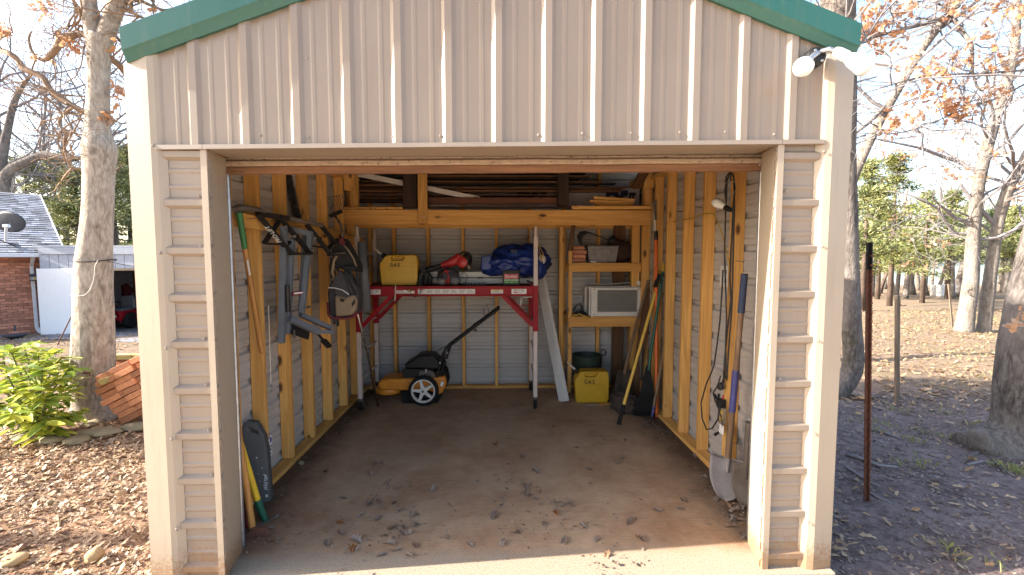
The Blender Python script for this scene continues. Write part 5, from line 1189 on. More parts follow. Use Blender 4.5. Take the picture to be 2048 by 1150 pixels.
# ================================================================ right wall: cords, bulb, shovels
XR_ = 1.60
def Q(u, v, x=XR_): return PX(u, v, x)
t = empty('hanging_extension_cord', Q(1455, 860), 'long black extension cord looped over a hook on the right wall', 'extension cord')
MB().tube([Q(u, v, 1.62) for u, v in ((1461, 347), (1461, 360), (1464, 360))], .006, 6).build('hook', M['iron'], t)
strands = [((1452, 420), (1450, 372), (1453, 352), (1460, 344), (1467, 352), (1470, 376), (1466, 420), (1462, 500), (1460, 560), (1462, 600), (1455, 660), (1449, 720), (1447, 758), (1442, 775)),
           ((1461, 345), (1454, 360), (1451, 430), (1449, 500), (1450, 540), (1452, 600), (1453, 640), (1451, 690), (1452, 740), (1445, 772)),
           ((1468, 360), (1469, 420), (1466, 520), (1464, 610), (1458, 690), (1454, 756), (1454, 760), (1449, 750)),
           ((1446, 540), (1444, 580), (1440, 640), (1434, 690), (1428, 730), (1424, 742), (1412, 770), (1402, 806), (1404, 836), (1413, 859), (1424, 857), (1436, 838), (1438, 820), (1430, 800), (1426, 786), (1436, 770), (1441, 752))]
for k, st in enumerate(strands): MB().tube([Q(u, v, 1.60 - .012 * k) for u, v in st], .0055, 7).build('cord', M['cord'], t, smooth=True)
MB().blob(Q(1441, 773, 1.58), (.022, .03, .028), 3, .2, 3, 3).build('cord_knot', M['cord'], t, smooth=True)
MB().box(Q(1442, 806, 1.59), (.05, .055, .06)).build('socket_block', M['black'], t, bevel=.006)
MB().tube([Q(1433, 796, 1.58), Q(1428, 788, 1.575)], .010, 8).build('plug', M['black'], t, smooth=40); MB().tube([Q(1446, 798, 1.575), Q(1447, 790, 1.575)], .006, 8).build('red_plug_pin', M['lab_red'], t)
MB().tube([Q(1438, 788, 1.58), Q(1437, 797, 1.58)], .009, 8).build('plug', M['black'], t, smooth=40)
t = empty('outlet_box', Q(1444, 838), 'worn yellow power strip hanging under the black cord plugs', 'power strip')
MB().bar(Q(1445, 814, 1.60), Q(1443, 846, 1.60), .03, .075, (1, 0, 0)).build('case', M['bag_tan'], t, bevel=.004)
for v in (825, 837): MB().lathe([(0, .004), (.014, .003), (.015, 0)], Q(1442.5, v, 1.58), (-1, -.3, 0), 12).build('socket', M['cord_yellow'], t)
MB().tube([Q(u, v, 1.575) for u, v in ((1440, 812), (1441, 830), (1444, 845), (1445, 856))], .004, 6).build('cord', M['cord'], t)
o = MB().prism([Q(u, v, 1.575) for u, v in ((1440, 848), (1448, 853), (1447, 870), (1438, 864))], (-.002, 0, 0)).build('cord_tag', M['paper']); tag(o, 'white paper tag hanging below the yellow power strip', 'tag')
t = empty('cord_plug', Q(1432, 868), 'black two pronged plug dangling left of the white cord tag', 'plug')
MB().tube([Q(1438, 864, 1.575), Q(1431, 869, 1.575)], [.008, .012], 10).build('plug_body', M['black'], t, smooth=40)
for k in (-.006, .006): MB().tube([Q(1431, 869, 1.575) + V((0, 0, k)), Q(1427, 872, 1.57) + V((0, 0, k))], .0025, 5).build('prong', M['zinc'], t)
t = empty('hanging_work_lamp', Q(1442, 412, 1.55), 'bare white bulb in a black socket hanging from the right wall hook', 'lamp')
b0, b1 = Q(1463, 421, 1.58), Q(1432, 405, 1.53); dd = (b1 - b0).normalized()
MB().tube([b0, b0.lerp(b1, .22), b0.lerp(b1, .40)], [.013, .019, .019], 14).build('socket', M['black'], t, smooth=40)
MB().lathe([(.014, -.005), (.019, .01), (.030, .05), (.034, .075), (.028, .100), (.014, .113), (0, .116)], b0.lerp(b1, .42), dd, 20).build('bulb', M['bulb'], t, smooth=60)
MB().tube([Q(u, v, 1.56) for u, v in ((1459, 410), (1455, 396), (1459, 392), (1462, 398), (1457, 404))], .003, 6).build('hook', M['zinc'], t)
MB().tube([Q(u, v, 1.57) for u, v in ((1453, 415), (1448, 380), (1450, 366), (1470, 363), (1472, 378), (1462, 395))], .0025, 6).build('wire_guard', M['zinc'], t)
o = MB().tube([Q(u, v, 1.612) for u, v in ((1346, 444), (1365, 440), (1384, 437), (1400, 430), (1412, 427), (1427, 427), (1433, 440), (1442, 460), (1450, 490), (1455, 515), (1459, 534))], .0045, 6).build('yellow_cable', M['cord_yellow'], smooth=True); tag(o, 'yellow electrical cable stapled across the right wall studs', 'cable')
o = MB().box(Q(1451, 553, 1.685), (.03, .115, .16)).build('wall_outlet', M['white_plastic'], bevel=.004); tag(o, 'white outlet box on the right wall behind the cords', 'outlet')
for dz_ in (-.035, .035): MB().box(Q(1451, 553, 1.668) + V((0, 0, dz_)), (.003, .028, .03)).build('socket', M['ink_grey'], o)
rng = random.Random(9)
for u, v in ((1404, 416), (1364, 424), (1486, 524), (1475, 887)):
    p = Q(u, v, 1.615); o = MB().tube([p + V((.01, 0, 0)), p + V((-.055, -.01, .008))], .0022, 5).build('nail', M['iron']); tag(o, {1404: 'bent nail on the right wall stud left of the bulb', 1364: 'thin nail sticking out of the second right stud', 1486: 'nail above the blue grip of the long shovel', 1475: 'nail low on the stud behind the long shovel'}[u], 'nail')

def shovel(t, top, neck, tip, r, grips, hm, bm_, bw, facing=(0, -1, 0), lean=.02):
    """long shovel: handle down to the socket at neck, a dished round-point blade from neck to tip"""
    top, neck, tip = V(top), V(neck), V(tip)
    MB().tube([top, top.lerp(neck, .5), neck], [r * .95, r, r * 1.08], 14).build('handle', M[hm], t, smooth=40)
    for a_, b_, m in grips: MB().tube([top.lerp(neck, a_), top.lerp(neck, b_)], [r * 1.16, r * 1.2], 14).build('grip', M[m], t, smooth=40)
    d = (tip - neck).normalized(); f = V(facing); f = (f - d * f.dot(d)).normalized(); x = d.cross(f)
    Lb = (tip - neck).length; vs = []; fs = []; nj = 11; ni = 12
    for i in range(ni + 1):
        s_ = i / ni; wd = bw * (1.0 - .04 * s_ if s_ < .35 else .985 * math.sqrt(max(0.0, 1 - ((s_ - .35) / .65) ** 1.75)))
        wd = max(wd, .004)
        for j in range(nj):
            q = (j / (nj - 1) - .5) * 2; dish = .013 * q * q * (1 - .5 * s_); rid = .016 * math.exp(-(q * bw / .020) ** 2) * max(0, 1 - s_ * 1.9)
            vs.append(neck + d * Lb * (s_ + .02 * (abs(q) > .95) * (i == 0)) + x * wd * q + f * (dish - .012 + rid + .02 * s_ * s_))
    for i in range(ni):
        for j in range(nj - 1): fs.append((i * nj + j, i * nj + j + 1, (i + 1) * nj + j + 1, (i + 1) * nj + j))
    o = MB().add(vs, fs).build('blade', M[bm_], t, smooth=True, fix=False); sm = o.modifiers.new('thickness', 'SOLIDIFY'); sm.thickness = .003
    MB().tube([neck - d * .30, neck - d * .02, neck + d * .10], [r * 1.12, r * 1.2, r * .5], 14).build('socket', M[bm_], t, smooth=40)
    for sgn in (-1, 1): MB().tube([neck + x * sgn * bw * .25 + f * .0, neck + x * sgn * bw * .98 + f * .020], .006, 6).build('step', M[bm_], t)
M['shovel_steel'] = mat('chalky_shovel_steel', (.24, .21, .20), (.19, .165, .155), rough=.75, scale=14, bmp=.7, bscale=60, dirt=((.11, .075, .055), .60, 9), rand=0)
tp_ = Q(1489, 548, 1.585); bt_ = PZ(1449, 1002, .01); nk = P(1456, 916, 3.0)
t = empty('round_point_shovel', (bt_.x, bt_.y, 0), 'long wooden shovel with blue grips and a chalky round blade by the right jamb', 'shovel')
shovel(t, tp_, nk, bt_, .0185, ((.0, .20, 'bluerubber'), (.505, .735, 'bluegrip')), 'handle_old', 'shovel_steel', .115, (-.25, -1, .1))
tp_ = P(1497, 856, 2.72); nk = P(1493, 930, 2.75); bt_ = PZ(1470, 1010, .01)
t = empty('dark_spade', (bt_.x, bt_.y + .1, 0), 'dark bladed spade with a brown handle half hidden behind the right jamb', 'spade')
shovel(t, tp_ , nk, V((bt_.x + .06, bt_.y + .0, .01)), .018, (), 'wood_old_shaded', 'iron', .085, (-.6, -.8, 0))

# ================================================================ leaves on the floor
def leaf_mesh(name, seed, m, curl=.35):
    rg = random.Random(seed); half = [(0, 0), (.05, .10), (.17, .16), (.10, .28), (.26, .38), (.13, .48), (.27, .60), (.14, .70), (.20, .82), (.08, .90), (0, 1.0)]
    ctr = [(0, y) for _, y in half]; vs = []; fs = []
    lf_ = [(-x * rg.uniform(.8, 1.2), y + rg.uniform(-.02, .02)) for x, y in half]; rt_ = [(x * rg.uniform(.8, 1.2), y + rg.uniform(-.02, .02)) for x, y in half]
    k1, k2, k3 = rg.uniform(.2, 1) * curl, rg.uniform(-.6, .8) * curl, rg.uniform(0, 6)
    def z(x, y): return k1 * abs(x) * 1.6 + k2 * (y - .5) ** 2 + .05 * math.sin(9 * y + k3) * (abs(x) * 4)
    for col in (lf_, ctr, rt_): vs += [V((x, y - .5, z(x, y))) for x, y in col]
    n_ = len(half)
    for i in range(n_ - 1): fs += [(i, n_ + i, n_ + i + 1, i + 1), (n_ + i, 2 * n_ + i, 2 * n_ + i + 1, n_ + i + 1)]
    zmin = min(v.z for v in vs); me = bpy.data.meshes.new(name); me.from_pydata([(v.x, v.y, v.z - zmin) for v in vs], [], fs); me.materials.append(M[m]); return me
LM = [leaf_mesh('dry_leaf', i, 'leaf_grey', .55) for i in range(6)] ; LR = [leaf_mesh('dry_leaf', 20 + i, 'leaf_rust', .9) for i in range(2)]
spots = []
for (x, y, r_) in ((620, 830, 1), (620, 890, 0), (540, 955, 0), (750, 780, 0), (900, 905, 0), (930, 960, 0), (970, 995, 0), (1100, 840, 0), (1020, 855, 0), (1080, 780, 0), (945, 855, 0), (1015, 890, 0), (1200, 620, 0), (1580, 780, 0), (530, 510, 0), (1090, 965, 0), (880, 1025, 0), (1585, 340, 1), (1430, 960, 0), (190, 860, 0), (700, 985, 1), (960, 700, 0), (860, 800, 0), (640, 670, 0), (720, 940, 0), (1050, 1030, 0)): spots.append((480 + x * .3218, 780 + y * .3218, r_))
for (x, y, r_) in ((35, 290, 1), (300, 470, 0), (235, 565, 0), (255, 625, 0), (300, 650, 0), (360, 815, 0), (430, 750, 1), (180, 865, 0), (20, 770, 0), (80, 945, 0), (490, 925, 0), (610, 830, 0), (700, 915, 0), (920, 800, 0), (990, 910, 0), (1100, 725, 0), (1250, 715, 0), (1270, 660, 0), (830, 415, 0), (870, 385, 0), (650, 455, 0), (1490, 650, 0), (1560, 690, 0), (1580, 830, 0), (1590, 780, 0), (1650, 700, 0), (1660, 890, 0), (1400, 505, 0), (570, 315, 0), (210, 370, 0), (770, 1012, 0), (1530, 640, 0), (1610, 730, 0), (1640, 790, 0), (1340, 370, 0), (890, 265, 0), (430, 180, 1), (120, 420, 0)): spots.append((980 + x * .3043, 800 + y * .3043, r_))
rng = random.Random(12)
for u, v, r_ in spots:
    p = PZ(u, v, .003); s_ = rng.uniform(.055, .10); me = rng.choice(LR) if r_ else rng.choice(LM)
    o = bpy.data.objects.new('dry_leaf', me)
    link(o, Matrix.Translation(p) @ Matrix.Rotation(rng.uniform(0, 6.28), 4, 'Z') @ Matrix.Rotation(rng.uniform(-.3, .3), 4, 'X') @ Matrix.Scale(s_, 4))
    tag(o, 'rusty orange curled oak leaf lying on the dirty shed floor' if r_ else 'grey brown curled oak leaf lying on the dirty shed floor', 'leaf', 'rusty leaves on the shed floor' if r_ else 'grey leaves on the shed floor')
M['leaf_crumb'] = leafmat('brown_leaf_crumbs', [(0, (.15, .11, .085)), (.5, (.22, .165, .125)), (.85, (.28, .225, .185)), (1, (.25, .13, .065))], transl=.1)
def crumbs(name, cen, m, label, seed):
    rg = np.random.default_rng(seed); vs = []; fs = []
    for (u, v, n_, sp) in cen:
        c0 = PZ(u, v, .002)
        for i in range(int(n_ * .55)):
            p = c0 + V((rg.normal(0, sp), rg.normal(0, sp * .7), abs(rg.normal(0, .004)))); s_ = rg.uniform(.003, .012) + .008 * (rg.random() < .12); a_ = rg.uniform(0, 6.28)
            ax = V((math.cos(a_), math.sin(a_), rg.uniform(-.4, .4))) * s_; bx = V((-math.sin(a_), math.cos(a_), rg.uniform(-.5, .5))) * s_ * rg.uniform(.4, .9); p.z += s_ * .4; n = len(vs)
            vs += [p - ax, p + bx * .8, p + ax, p - bx]; fs += [(n, n + 1, n + 2), (n, n + 2, n + 3)]
    o = MB().add(vs, fs).build(name, M[m], fix=False, org=(0, 0, 0)); tag(o, label, kind='stuff')
cr = [(480 + x * .3218, 780 + y * .3218, n_, s_) for x, y, n_, s_ in ((830, 700, 110, .045), (860, 455, 90, .05), (800, 520, 30, .05), (900, 600, 40, .06), (1000, 740, 50, .06), (1010, 850, 60, .09), (900, 920, 40, .09), (700, 1000, 40, .08), (190, 640, 60, .06), (250, 800, 40, .05), (520, 300, 30, .1), (940, 300, 40, .06))]
cr += [(980 + x * .3043, 800 + y * .3043, n_, s_) for x, y, n_, s_ in ((460, 680, 110, .05), (120, 540, 80, .07), (240, 600, 70, .07), (80, 680, 70, .06), (200, 870, 60, .07), (760, 250, 70, .09), (430, 170, 50, .05), (900, 190, 60, .1), (1600, 780, 160, .07), (1640, 720, 90, .05), (1100, 240, 70, .12), (1450, 600, 60, .06), (780, 1080, 90, .10), (600, 820, 40, .08), (900, 800, 40, .08), (40, 130, 40, .06), (150, 250, 40, .06), (900, 80, 70, .08))]
cr += [(720, 812, 90, .07), (760, 815, 60, .08), (690, 845, 50, .08), (600, 920, 40, .06), (560, 1075, 60, .09), (520, 1090, 60, .07), (640, 1060, 50, .2), (1280, 820, 120, .09), (1000, 1000, 160, .5), (900, 1060, 120, .5)]
crumbs('leaf_crumbs', cr, 'leaf_crumb', 'crumbled leaf bits scattered over the shed floor', 4)
o = MB().blob(PZ(393, 1, 0) if False else PZ(603, 926, .012), (.022, .018, .016), 2, .3, 2, 3).build('pebble', M['stone']); tag(o, 'small pale pebble on the floor near the second left stud', 'pebble')

# ================================================================ trees
def grow(out, p, d, L_, r, lvl, rg, spread=.9, wig=.22, up=.05, kids=(4, 7), seglen=6):
    p = V(p); d = V(d).normalized(); pts = [p.copy()]; rr = [r]; n_ = seglen
    for i in range(n_):
        d = (d + V((rg.gauss(0, wig), rg.gauss(0, wig), rg.gauss(0, wig) + up))).normalized(); p = p + d * (L_ / n_); pts.append(p.copy()); rr.append(r * (1 - .72 * (i + 1) / n_))
    out.append((pts, rr, lvl))
    if lvl > 0:
        for k in range(rg.randint(*kids)):
            t = rg.uniform(.22, 1.0); i = min(n_ - 1, int(t * n_)); f_ = t * n_ - i; q = pts[i].lerp(pts[i + 1], f_); dd = (pts[i + 1] - pts[i]).normalized()
            ax = V((rg.gauss(0, 1), rg.gauss(0, 1), rg.gauss(0, 1))); ax = (ax - dd * ax.dot(dd)).normalized()
            nd = (dd + ax * rg.uniform(.6, 1.3) * spread).normalized()
            grow(out, q, nd, L_ * rg.uniform(.42, .72), rr[i] * rg.uniform(.42, .65), lvl - 1, rg, spread, wig * 1.1, up, kids, 5)
    return out
def branches_mesh(br, rmin=.0028):
    mb = MB()
    for pts, rr, lvl in br:
        r0 = max(rr[0], rmin); n_ = 10 if r0 > .06 else 6 if r0 > .02 else 4 if r0 > .008 else 3
        mb.tube(pts, [max(r, rmin) for r in rr], n_, caps=False)
    return mb
def leaf_cluster(mb, p, rg, n_, size, spread):
    for i in range(n_):
        c = V(p) + V((rg.gauss(0, spread), rg.gauss(0, spread), rg.gauss(-.4 * spread, spread * .8))); a = V((rg.gauss(0, 1), rg.gauss(0, 1), rg.gauss(-.7, .8))).normalized(); b_ = V((rg.gauss(0, 1), rg.gauss(0, 1), rg.gauss(0, 1))); b_ = (b_ - a * b_.dot(a)).normalized(); nn = a.cross(b_)
        s_ = size * rg.uniform(.6, 1.25)
        mb.add([c, c + a * s_ * .3 + b_ * s_ * .22 + nn * s_ * .08, c + a * s_ * .55 + b_ * s_ * .16, c + a * s_ * .75 + b_ * s_ * .24 + nn * s_ * .1, c + a * s_, c + a * s_ * .7 - b_ * s_ * .25 + nn * s_ * .1, c + a * s_ * .5 - b_ * s_ * .15, c + a * s_ * .28 - b_ * s_ * .22 + nn * s_ * .06], [(0, 1, 2, 6, 7), (2, 3, 4, 5, 6)])
def trunk_tube(mb, pts, rr, n_=20, rough=.06, seed=0, flare=0):
    """a trunk with uneven girth; flare widens its foot into root swellings"""
    pts = [V(p) for p in pts]; sub = []; sr = []
    for i in range(len(pts) - 1):
        for k in range(4):
            f_ = k / 4; a = pts[max(i - 1, 0)]; b_, c = pts[i], pts[i + 1]; d = pts[min(i + 2, len(pts) - 1)]
            sub.append(.5 * ((2 * b_) + (c - a) * f_ + (2 * a - 5 * b_ + 4 * c - d) * f_ * f_ + (3 * b_ - a - 3 * c + d) * f_ ** 3)); sr.append(rr[i] * (1 - f_) + rr[i + 1] * f_)
    sub.append(pts[-1]); sr.append(rr[-1])
    base = len(mb.v); mb.tube(sub, sr, n_, caps=True)
    for q in range(base, len(mb.v)):
        i = (q - base) // n_; i = min(i, len(sub) - 1); p = V(mb.v[q]); c = sub[i]; d = p - c; an = math.atan2(d.y, d.x)
        k = 1 + rough * mnoise.fractal(V((math.cos(an) * 1.5, math.sin(an) * 1.5, p.z * 1.3 + seed * 5)), 1, 2, 4)
        if flare:
            h_ = max(0, p.z - pts[0].z); k *= 1 + flare * math.exp(-h_ / .16) * (.55 + .45 * math.sin(an * 5 + seed))
        mb.v[q] = tuple(c + d * k)

# --- the oak beside the shed, left
OY = 4.86
def O(u, v, k=0): return P(u, v, OY + k)
t = empty('oak_tree', PG(186, 845), 'sunlit oak with a burl and a forked top standing left of the shed', 'tree')
w_ = px(OY) * .76
mb = MB(); g0 = PG(186, 846); g0.y = OY
trunk_tube(mb, [V((g0.x, OY, g0.z - .12)), O(186, 800), O(187, 700), O(187, 610), O(188, 520), O(195, 430), O(198, 350), O(199, 296), O(196, 268), O(196, 225), O(197, 160), O(198, 105), O(203, 72)], [54 * w_, 46 * w_, 43 * w_, 41 * w_, 37 * w_, 32 * w_, 31 * w_, 36 * w_, 27 * w_, 24 * w_, 22 * w_, 23 * w_, 25 * w_], 26, .07, 2, flare=.16)
tr = mb.build('trunk', M['bark'], t, smooth=True, fix=False)
br = []
mb = MB()
trunk_tube(mb, [O(197, 110), O(186, 60), O(178, 10), O(172, -60, .1), O(150, -160, .2), O(120, -300, .3)], [22 * w_, 18 * w_, 17 * w_, 15 * w_, 12 * w_, 7 * w_], 16, .06, 4)
trunk_tube(mb, [O(203, 100), O(222, 40), O(240, -10), O(262, -80, -.1), O(300, -180, -.2), O(330, -300, -.2)], [19 * w_, 18 * w_, 18 * w_, 15 * w_, 11 * w_, 7 * w_], 16, .06, 5)
mb.build('limb', M['bark'], t, smooth=True, fix=False)
mb = MB()
limbs = [([O(175, 225), O(160, 220), O(135, 205), O(118, 195), O(100, 178), O(85, 155), O(60, 143), O(45, 135), O(35, 120), O(15, 105), O(-30, 90, .2), O(-80, 60, .4)], [5, 6.5, 6.5, 6.5, 6.5, 6.5, 7.5, 7, 6.5, 6.5, 6, 4]),
         ([O(182, 82), O(168, 68), O(150, 70), O(138, 72), O(122, 80), O(114, 95), O(104, 108), O(88, 120), O(72, 112), O(62, 98), O(58, 75), O(64, 62)], [9, 8, 8, 8.5, 8.5, 8, 7, 5, 3.5, 3, 2.6, 1.6]),
         ([O(210, 112), O(225, 120, .1), O(240, 132, .2), O(262, 158, .3), O(300, 190, .5), O(360, 220, .8)], [8, 8, 8, 8, 7, 5]),
         ([O(170, 225), O(150, 215), O(128, 228), O(118, 245), O(125, 258), O(140, 265), O(152, 262)], [3, 3, 3, 2.6, 2.4, 2.2, 1.5]),
         ([O(132, 258), O(128, 290), O(132, 310), O(140, 335), O(150, 345)], [2, 1.8, 1.6, 1.3, .8]),
         ([O(188, 60), O(172, 55), O(155, 50), O(140, 52), O(132, 62)], [3, 2.5, 2.2, 2, 1.2]), ([O(252, 5), O(275, 0, .1), O(300, 10, .1), O(330, 20, .2), O(360, 12, .3)], [5, 5, 4, 3, 2]), ([O(243, 18), O(262, 25), O(275, 30), O(290, 40, .1)], [4, 3.4, 2.8, 1.5])]
for pts, rr in limbs: trunk_tube(mb, pts, [r * w_ for r in rr], 9, .08, 3)
mb.build('bough', M['twig_brown'], t, smooth=True, fix=False)
rg = random.Random(21); br = []
for pts, rr in limbs:
    for k in range(9):
        i = rg.randrange(1, len(pts)); q = pts[i].lerp(pts[i - 1], rg.random()); grow(br, q, (rg.gauss(0, 1), rg.gauss(0, .6), rg.gauss(.2, .8)), rg.uniform(.35, .9), .010, 2, rg, kids=(2, 4), wig=.3)
for c0, c1 in ((O(178, 10), O(120, -300, .3)), (O(240, -10), O(330, -300, -.2))):
    for k in range(9): grow(br, c0.lerp(c1, rg.random()), (rg.gauss(0, 1), rg.gauss(0, .8), rg.gauss(-.1, .6)), rg.uniform(.6, 1.5), .02, 3, rg, kids=(2, 4), wig=.28)
branches_mesh(br, .0022).build('twigs', M['twig_brown'], t, fix=False)
mb = MB()
for u, v, n_ in ((138, 72, 16), (143, 88, 12), (5, 55, 22), (95, 12, 12), (100, 18, 8), (78, 14, 6), (118, 62, 6), (218, 225, 16), (237, 185, 12), (232, 170, 8), (238, 100, 6), (72, 116, 4), (330, 20, 4), (212, 230, 6)):
    leaf_cluster(mb, O(u, v), rg, n_, .085, .035)
tag(mb.build('leaves', M['leaf_orange'], t, fix=False), kind='stuff')
# cable and cord tied round the trunk
o = MB().tube([O(191, 521) + V((r_ * math.cos(q), r_ * math.sin(q), .012 * math.sin(q * 2 + 1))) for q in np.linspace(0, 6.283, 26)[:-1] for r_ in [41 * w_]], .006, 6, closed=True).build('trunk_cable', M['cord'], smooth=True); tag(o, 'dark cable tied round the oak trunk left of the shed', 'cable')
o = MB().tube([O(u, v, -.21) for u, v in ((196, 520), (190, 532), (189, 548), (187, 562), (180, 580), (170, 590), (158, 592), (141, 590))], .0035, 6).build('dangling_wire', M['cord_white'], smooth=True); tag(o, 'thin white cord dangling from the cable on the oak trunk', 'cord')
o = MB().tube([O(213, 522, -.10), O(240, 528), O(262, 532, .15), O(330, 540, .6)], .003, 5).build('span_wire', M['cord'], smooth=True); tag(o, 'thin wire running from the oak trunk towards the shed', 'wire')
o = MB().blob(O(171, 745, -.22), (.035, .02, .015), 2, .4, 3, 2).tube([O(165, 745, -.22), O(178, 746, -.23), O(184, 741, -.24)], .008, 6).tube([O(177, 742, -.23), O(180, 752, -.23)], .006, 5).build('dark_knot', M['rust'], smooth=True); tag(o, 'small dark broken branch stub tied against the lower oak trunk', 'branch stub')

def oak(name, label, pts, rr, mk, seed, flare=.12, n_=22, twigs=0, tz=(.4, 1.0), tl=2.0, tr_=.03, leaves=0, cat='tree', group=None, lvl=3, kids=(2, 4), lsize=.09, updir=.3):
    k0 = math.cos(math.atan2(abs(pts[0][0]), pts[0][1])); rr = [r * k0 for r in rr]      # girths were measured across the picture, which widens things off its axis
    t = empty(name, pts[0], label, cat, group); mb = MB(); trunk_tube(mb, pts, rr, n_, .07, seed, flare); mb.build('trunk', M[mk], t, smooth=True, fix=False)
    rg = random.Random(seed); br = []
    for k in range(twigs):
        f_ = rg.uniform(*tz) * (len(pts) - 1); i = min(len(pts) - 2, int(f_)); q = V(pts[i]).lerp(V(pts[i + 1]), f_ - i); a_ = rg.uniform(0, 6.283)
        grow(br, q, (math.cos(a_), math.sin(a_), rg.uniform(-.1, .8) + updir), tl * rg.uniform(.6, 1.2), tr_ * rg.uniform(.6, 1.2), lvl, rg, kids=kids)
    if br: branches_mesh(br, .004 if pts[0][1] > 9 else .0025).build('crown', M['twig'], t, fix=False)
    if leaves and br:
        mb = MB(); ends = [b for b in br if b[2] <= 1]
        for k in range(leaves): b = rg.choice(ends); leaf_cluster(mb, b[0][-1 - rg.randrange(3)], rg, rg.randint(5, 14), lsize, .07)
        tag(mb.build('leaves', M['leaf_orange'], t, fix=False), kind='stuff')
    return t
# oak behind the shed's right corner
y = 5.6; s_ = px(y); g = PG(1706, 812); g.y = y
oak('oak_tree', 'dark mossy oak trunk rising right behind the shed corner', [V((g.x, y, g.z - .1)), P(1704, 740, y), P(1702, 640, y), P(1697, 480, y), P(1690, 300, y), P(1680, 100, y), P(1674, -20, y), P(1665, -200, y), P(1640, -400, y)], [27 * s_, 24 * s_, 22 * s_, 21 * s_, 23 * s_, 34 * s_, 36 * s_, 28 * s_, 18 * s_], 'bark_grey', 11, twigs=26, tz=(.5, 1), tl=2.0, tr_=.018, leaves=60, lsize=.085)
# big oak at the right edge
y = 3.95; s_ = px(y)
g = PG(2035, 925); g.y = y
t = oak('oak_tree', 'broad grey oak trunk at the right edge with a flared root', [V((g.x, y, g.z - .12)), P(2034, 870, y), P(2042, 760, y), P(2056, 640, y), P(2076, 540, y), P(2102, 430, y), P(2135, 300, y), P(2170, 100, y), P(2200, -150, y)], [84 * s_, 72 * s_, 64 * s_, 58 * s_, 54 * s_, 50 * s_, 46 * s_, 40 * s_, 34 * s_], 'bark_grey', 15, flare=.22, n_=28, twigs=12, tz=(.72, 1), tl=1.6, tr_=.014, leaves=30, lsize=.085)
mb = MB(); trunk_tube(mb, [P(1990, 905, y - .05), P(1968, 890, y - .1), P(1955, 860, y - .12)], [34 * s_, 23 * s_, 13 * s_], 14, .12, 3); mb.build('root_stub', M['bark_grey'], t, smooth=True, fix=False)
for pts in (((1960, 905), (1940, 915), (1925, 930)), ((1985, 925), (2000, 935), (2010, 950))):
    o = MB().tube([PG(u, v) + V((0, 0, .012)) for u, v in pts], [.02, .016, .006], 7).build('root', M['bark_grey'], t, smooth=True)
mb = MB(); rg = random.Random(4); leaf_cluster(mb, P(2040, 643, 3.2), rg, 9, .075, .03); leaf_cluster(mb, P(2044, 625, 3.2), rg, 4, .06, .02); o = mb.build('hanging_leaves', M['leaf_orange'], fix=False)
tag(o, 'cluster of orange dead leaves in front of the right edge trunk', 'leaf cluster')
# leaning pair in the sunlit field
y = 11.2; s_ = px(y)
g = PG(1926, 664); y = g.y; s_ = px(y)
oak('field_oak', 'left trunk of the leaning oak pair in the sunlit field', [g - V((0, 0, .1)), P(1934, 620, y), P(1942, 560, y), P(1945, 500, y), P(1950, 420, y), P(1965, 330, y), P(1990, 240, y), P(2015, 160, y), P(2030, 80, y), P(2035, -40, y)], [25 * s_, 20 * s_, 19 * s_, 17 * s_, 15 * s_, 15 * s_, 14 * s_, 13 * s_, 11 * s_, 8 * s_], 'bark_far', 31, twigs=26, tz=(.35, 1), tl=3.0, tr_=.05, leaves=70, lsize=.12)
g = PG(1966, 664)
oak('field_oak', 'right trunk of the leaning oak pair in the sunlit field', [g - V((0, 0, .1)), P(1970, 640, y), P(1978, 570, y), P(1988, 500, y), P(2000, 430, y), P(2020, 370, y), P(2050, 320, y), P(2090, 230, y), P(2120, 100, y)], [19 * s_, 17 * s_, 16 * s_, 14 * s_, 14 * s_, 15 * s_, 14 * s_, 12 * s_, 8 * s_], 'bark_far', 33, twigs=20, tz=(.35, 1), tl=3.0, tr_=.05, leaves=50, lsize=.12)
# limb structure crossing the upper right sky: a pale leaning oak beyond the shed
y = 8.2; s_ = px(y); g = PG(1640, 690)
g = V((P(1640, 700, y).x, y, gz(P(1640, 700, y).x, y)))
t = oak('leaning_oak', 'pale leaning oak behind the shed whose limbs cross the right sky', [g - V((0, 0, .1)), P(1655, 560, y), P(1690, 400, y), P(1735, 290, y), P(1790, 190, y), P(1850, 90, y), P(1905, 20, y), P(1960, -60, y), P(2040, -200, y)], [20 * s_, 17 * s_, 14 * s_, 11 * s_, 9 * s_, 9 * s_, 10 * s_, 8 * s_, 5 * s_], 'bark_far', 37, twigs=16, tz=(.4, 1), tl=2.6, tr_=.035, leaves=60, lsize=.11, updir=0)
mb = MB(); lims = [([P(1905, 20, y), P(1880, 40, y - .2), P(1850, 44, y - .4), P(1800, 60, y - .6), P(1750, 75, y - .8), P(1710, 92, y - 1)], [8, 7, 6, 5, 4, 2.5]), ([P(1903, 28, y), P(1920, 58, y - .3), P(1940, 84, y - .5), P(1945, 110, y - .5), P(1945, 150, y - .6), P(1955, 180, y - .6), P(1965, 188, y - .6)], [6.5, 6.5, 6, 4.5, 3.4, 3, 2]),
     ([P(1770, 215, y), P(1740, 245, y - .3), P(1715, 265, y - .5), P(1690, 285, y - .6)], [6, 5, 4, 3]), ([P(1905, 20, y), P(1860, 4, y - .3), P(1800, 4, y - .6), P(1760, 14, y - .8)], [5, 4, 3, 2]), ([P(2048, 140, y), P(1980, 145, y - .5), P(1900, 145, y - .6), P(1850, 152, y - .7), P(1780, 172, y - .9), P(1720, 185, y - 1)], [4, 3.6, 3.2, 3, 2.4, 1.8]), ([P(2048, 170, y), P(1990, 195, y - .4), P(1930, 215, y - .6), P(1880, 240, y - .7), P(1800, 262, y - .9), P(1715, 272, y - 1)], [5, 4, 3, 2.6, 2.2, 1.6])]
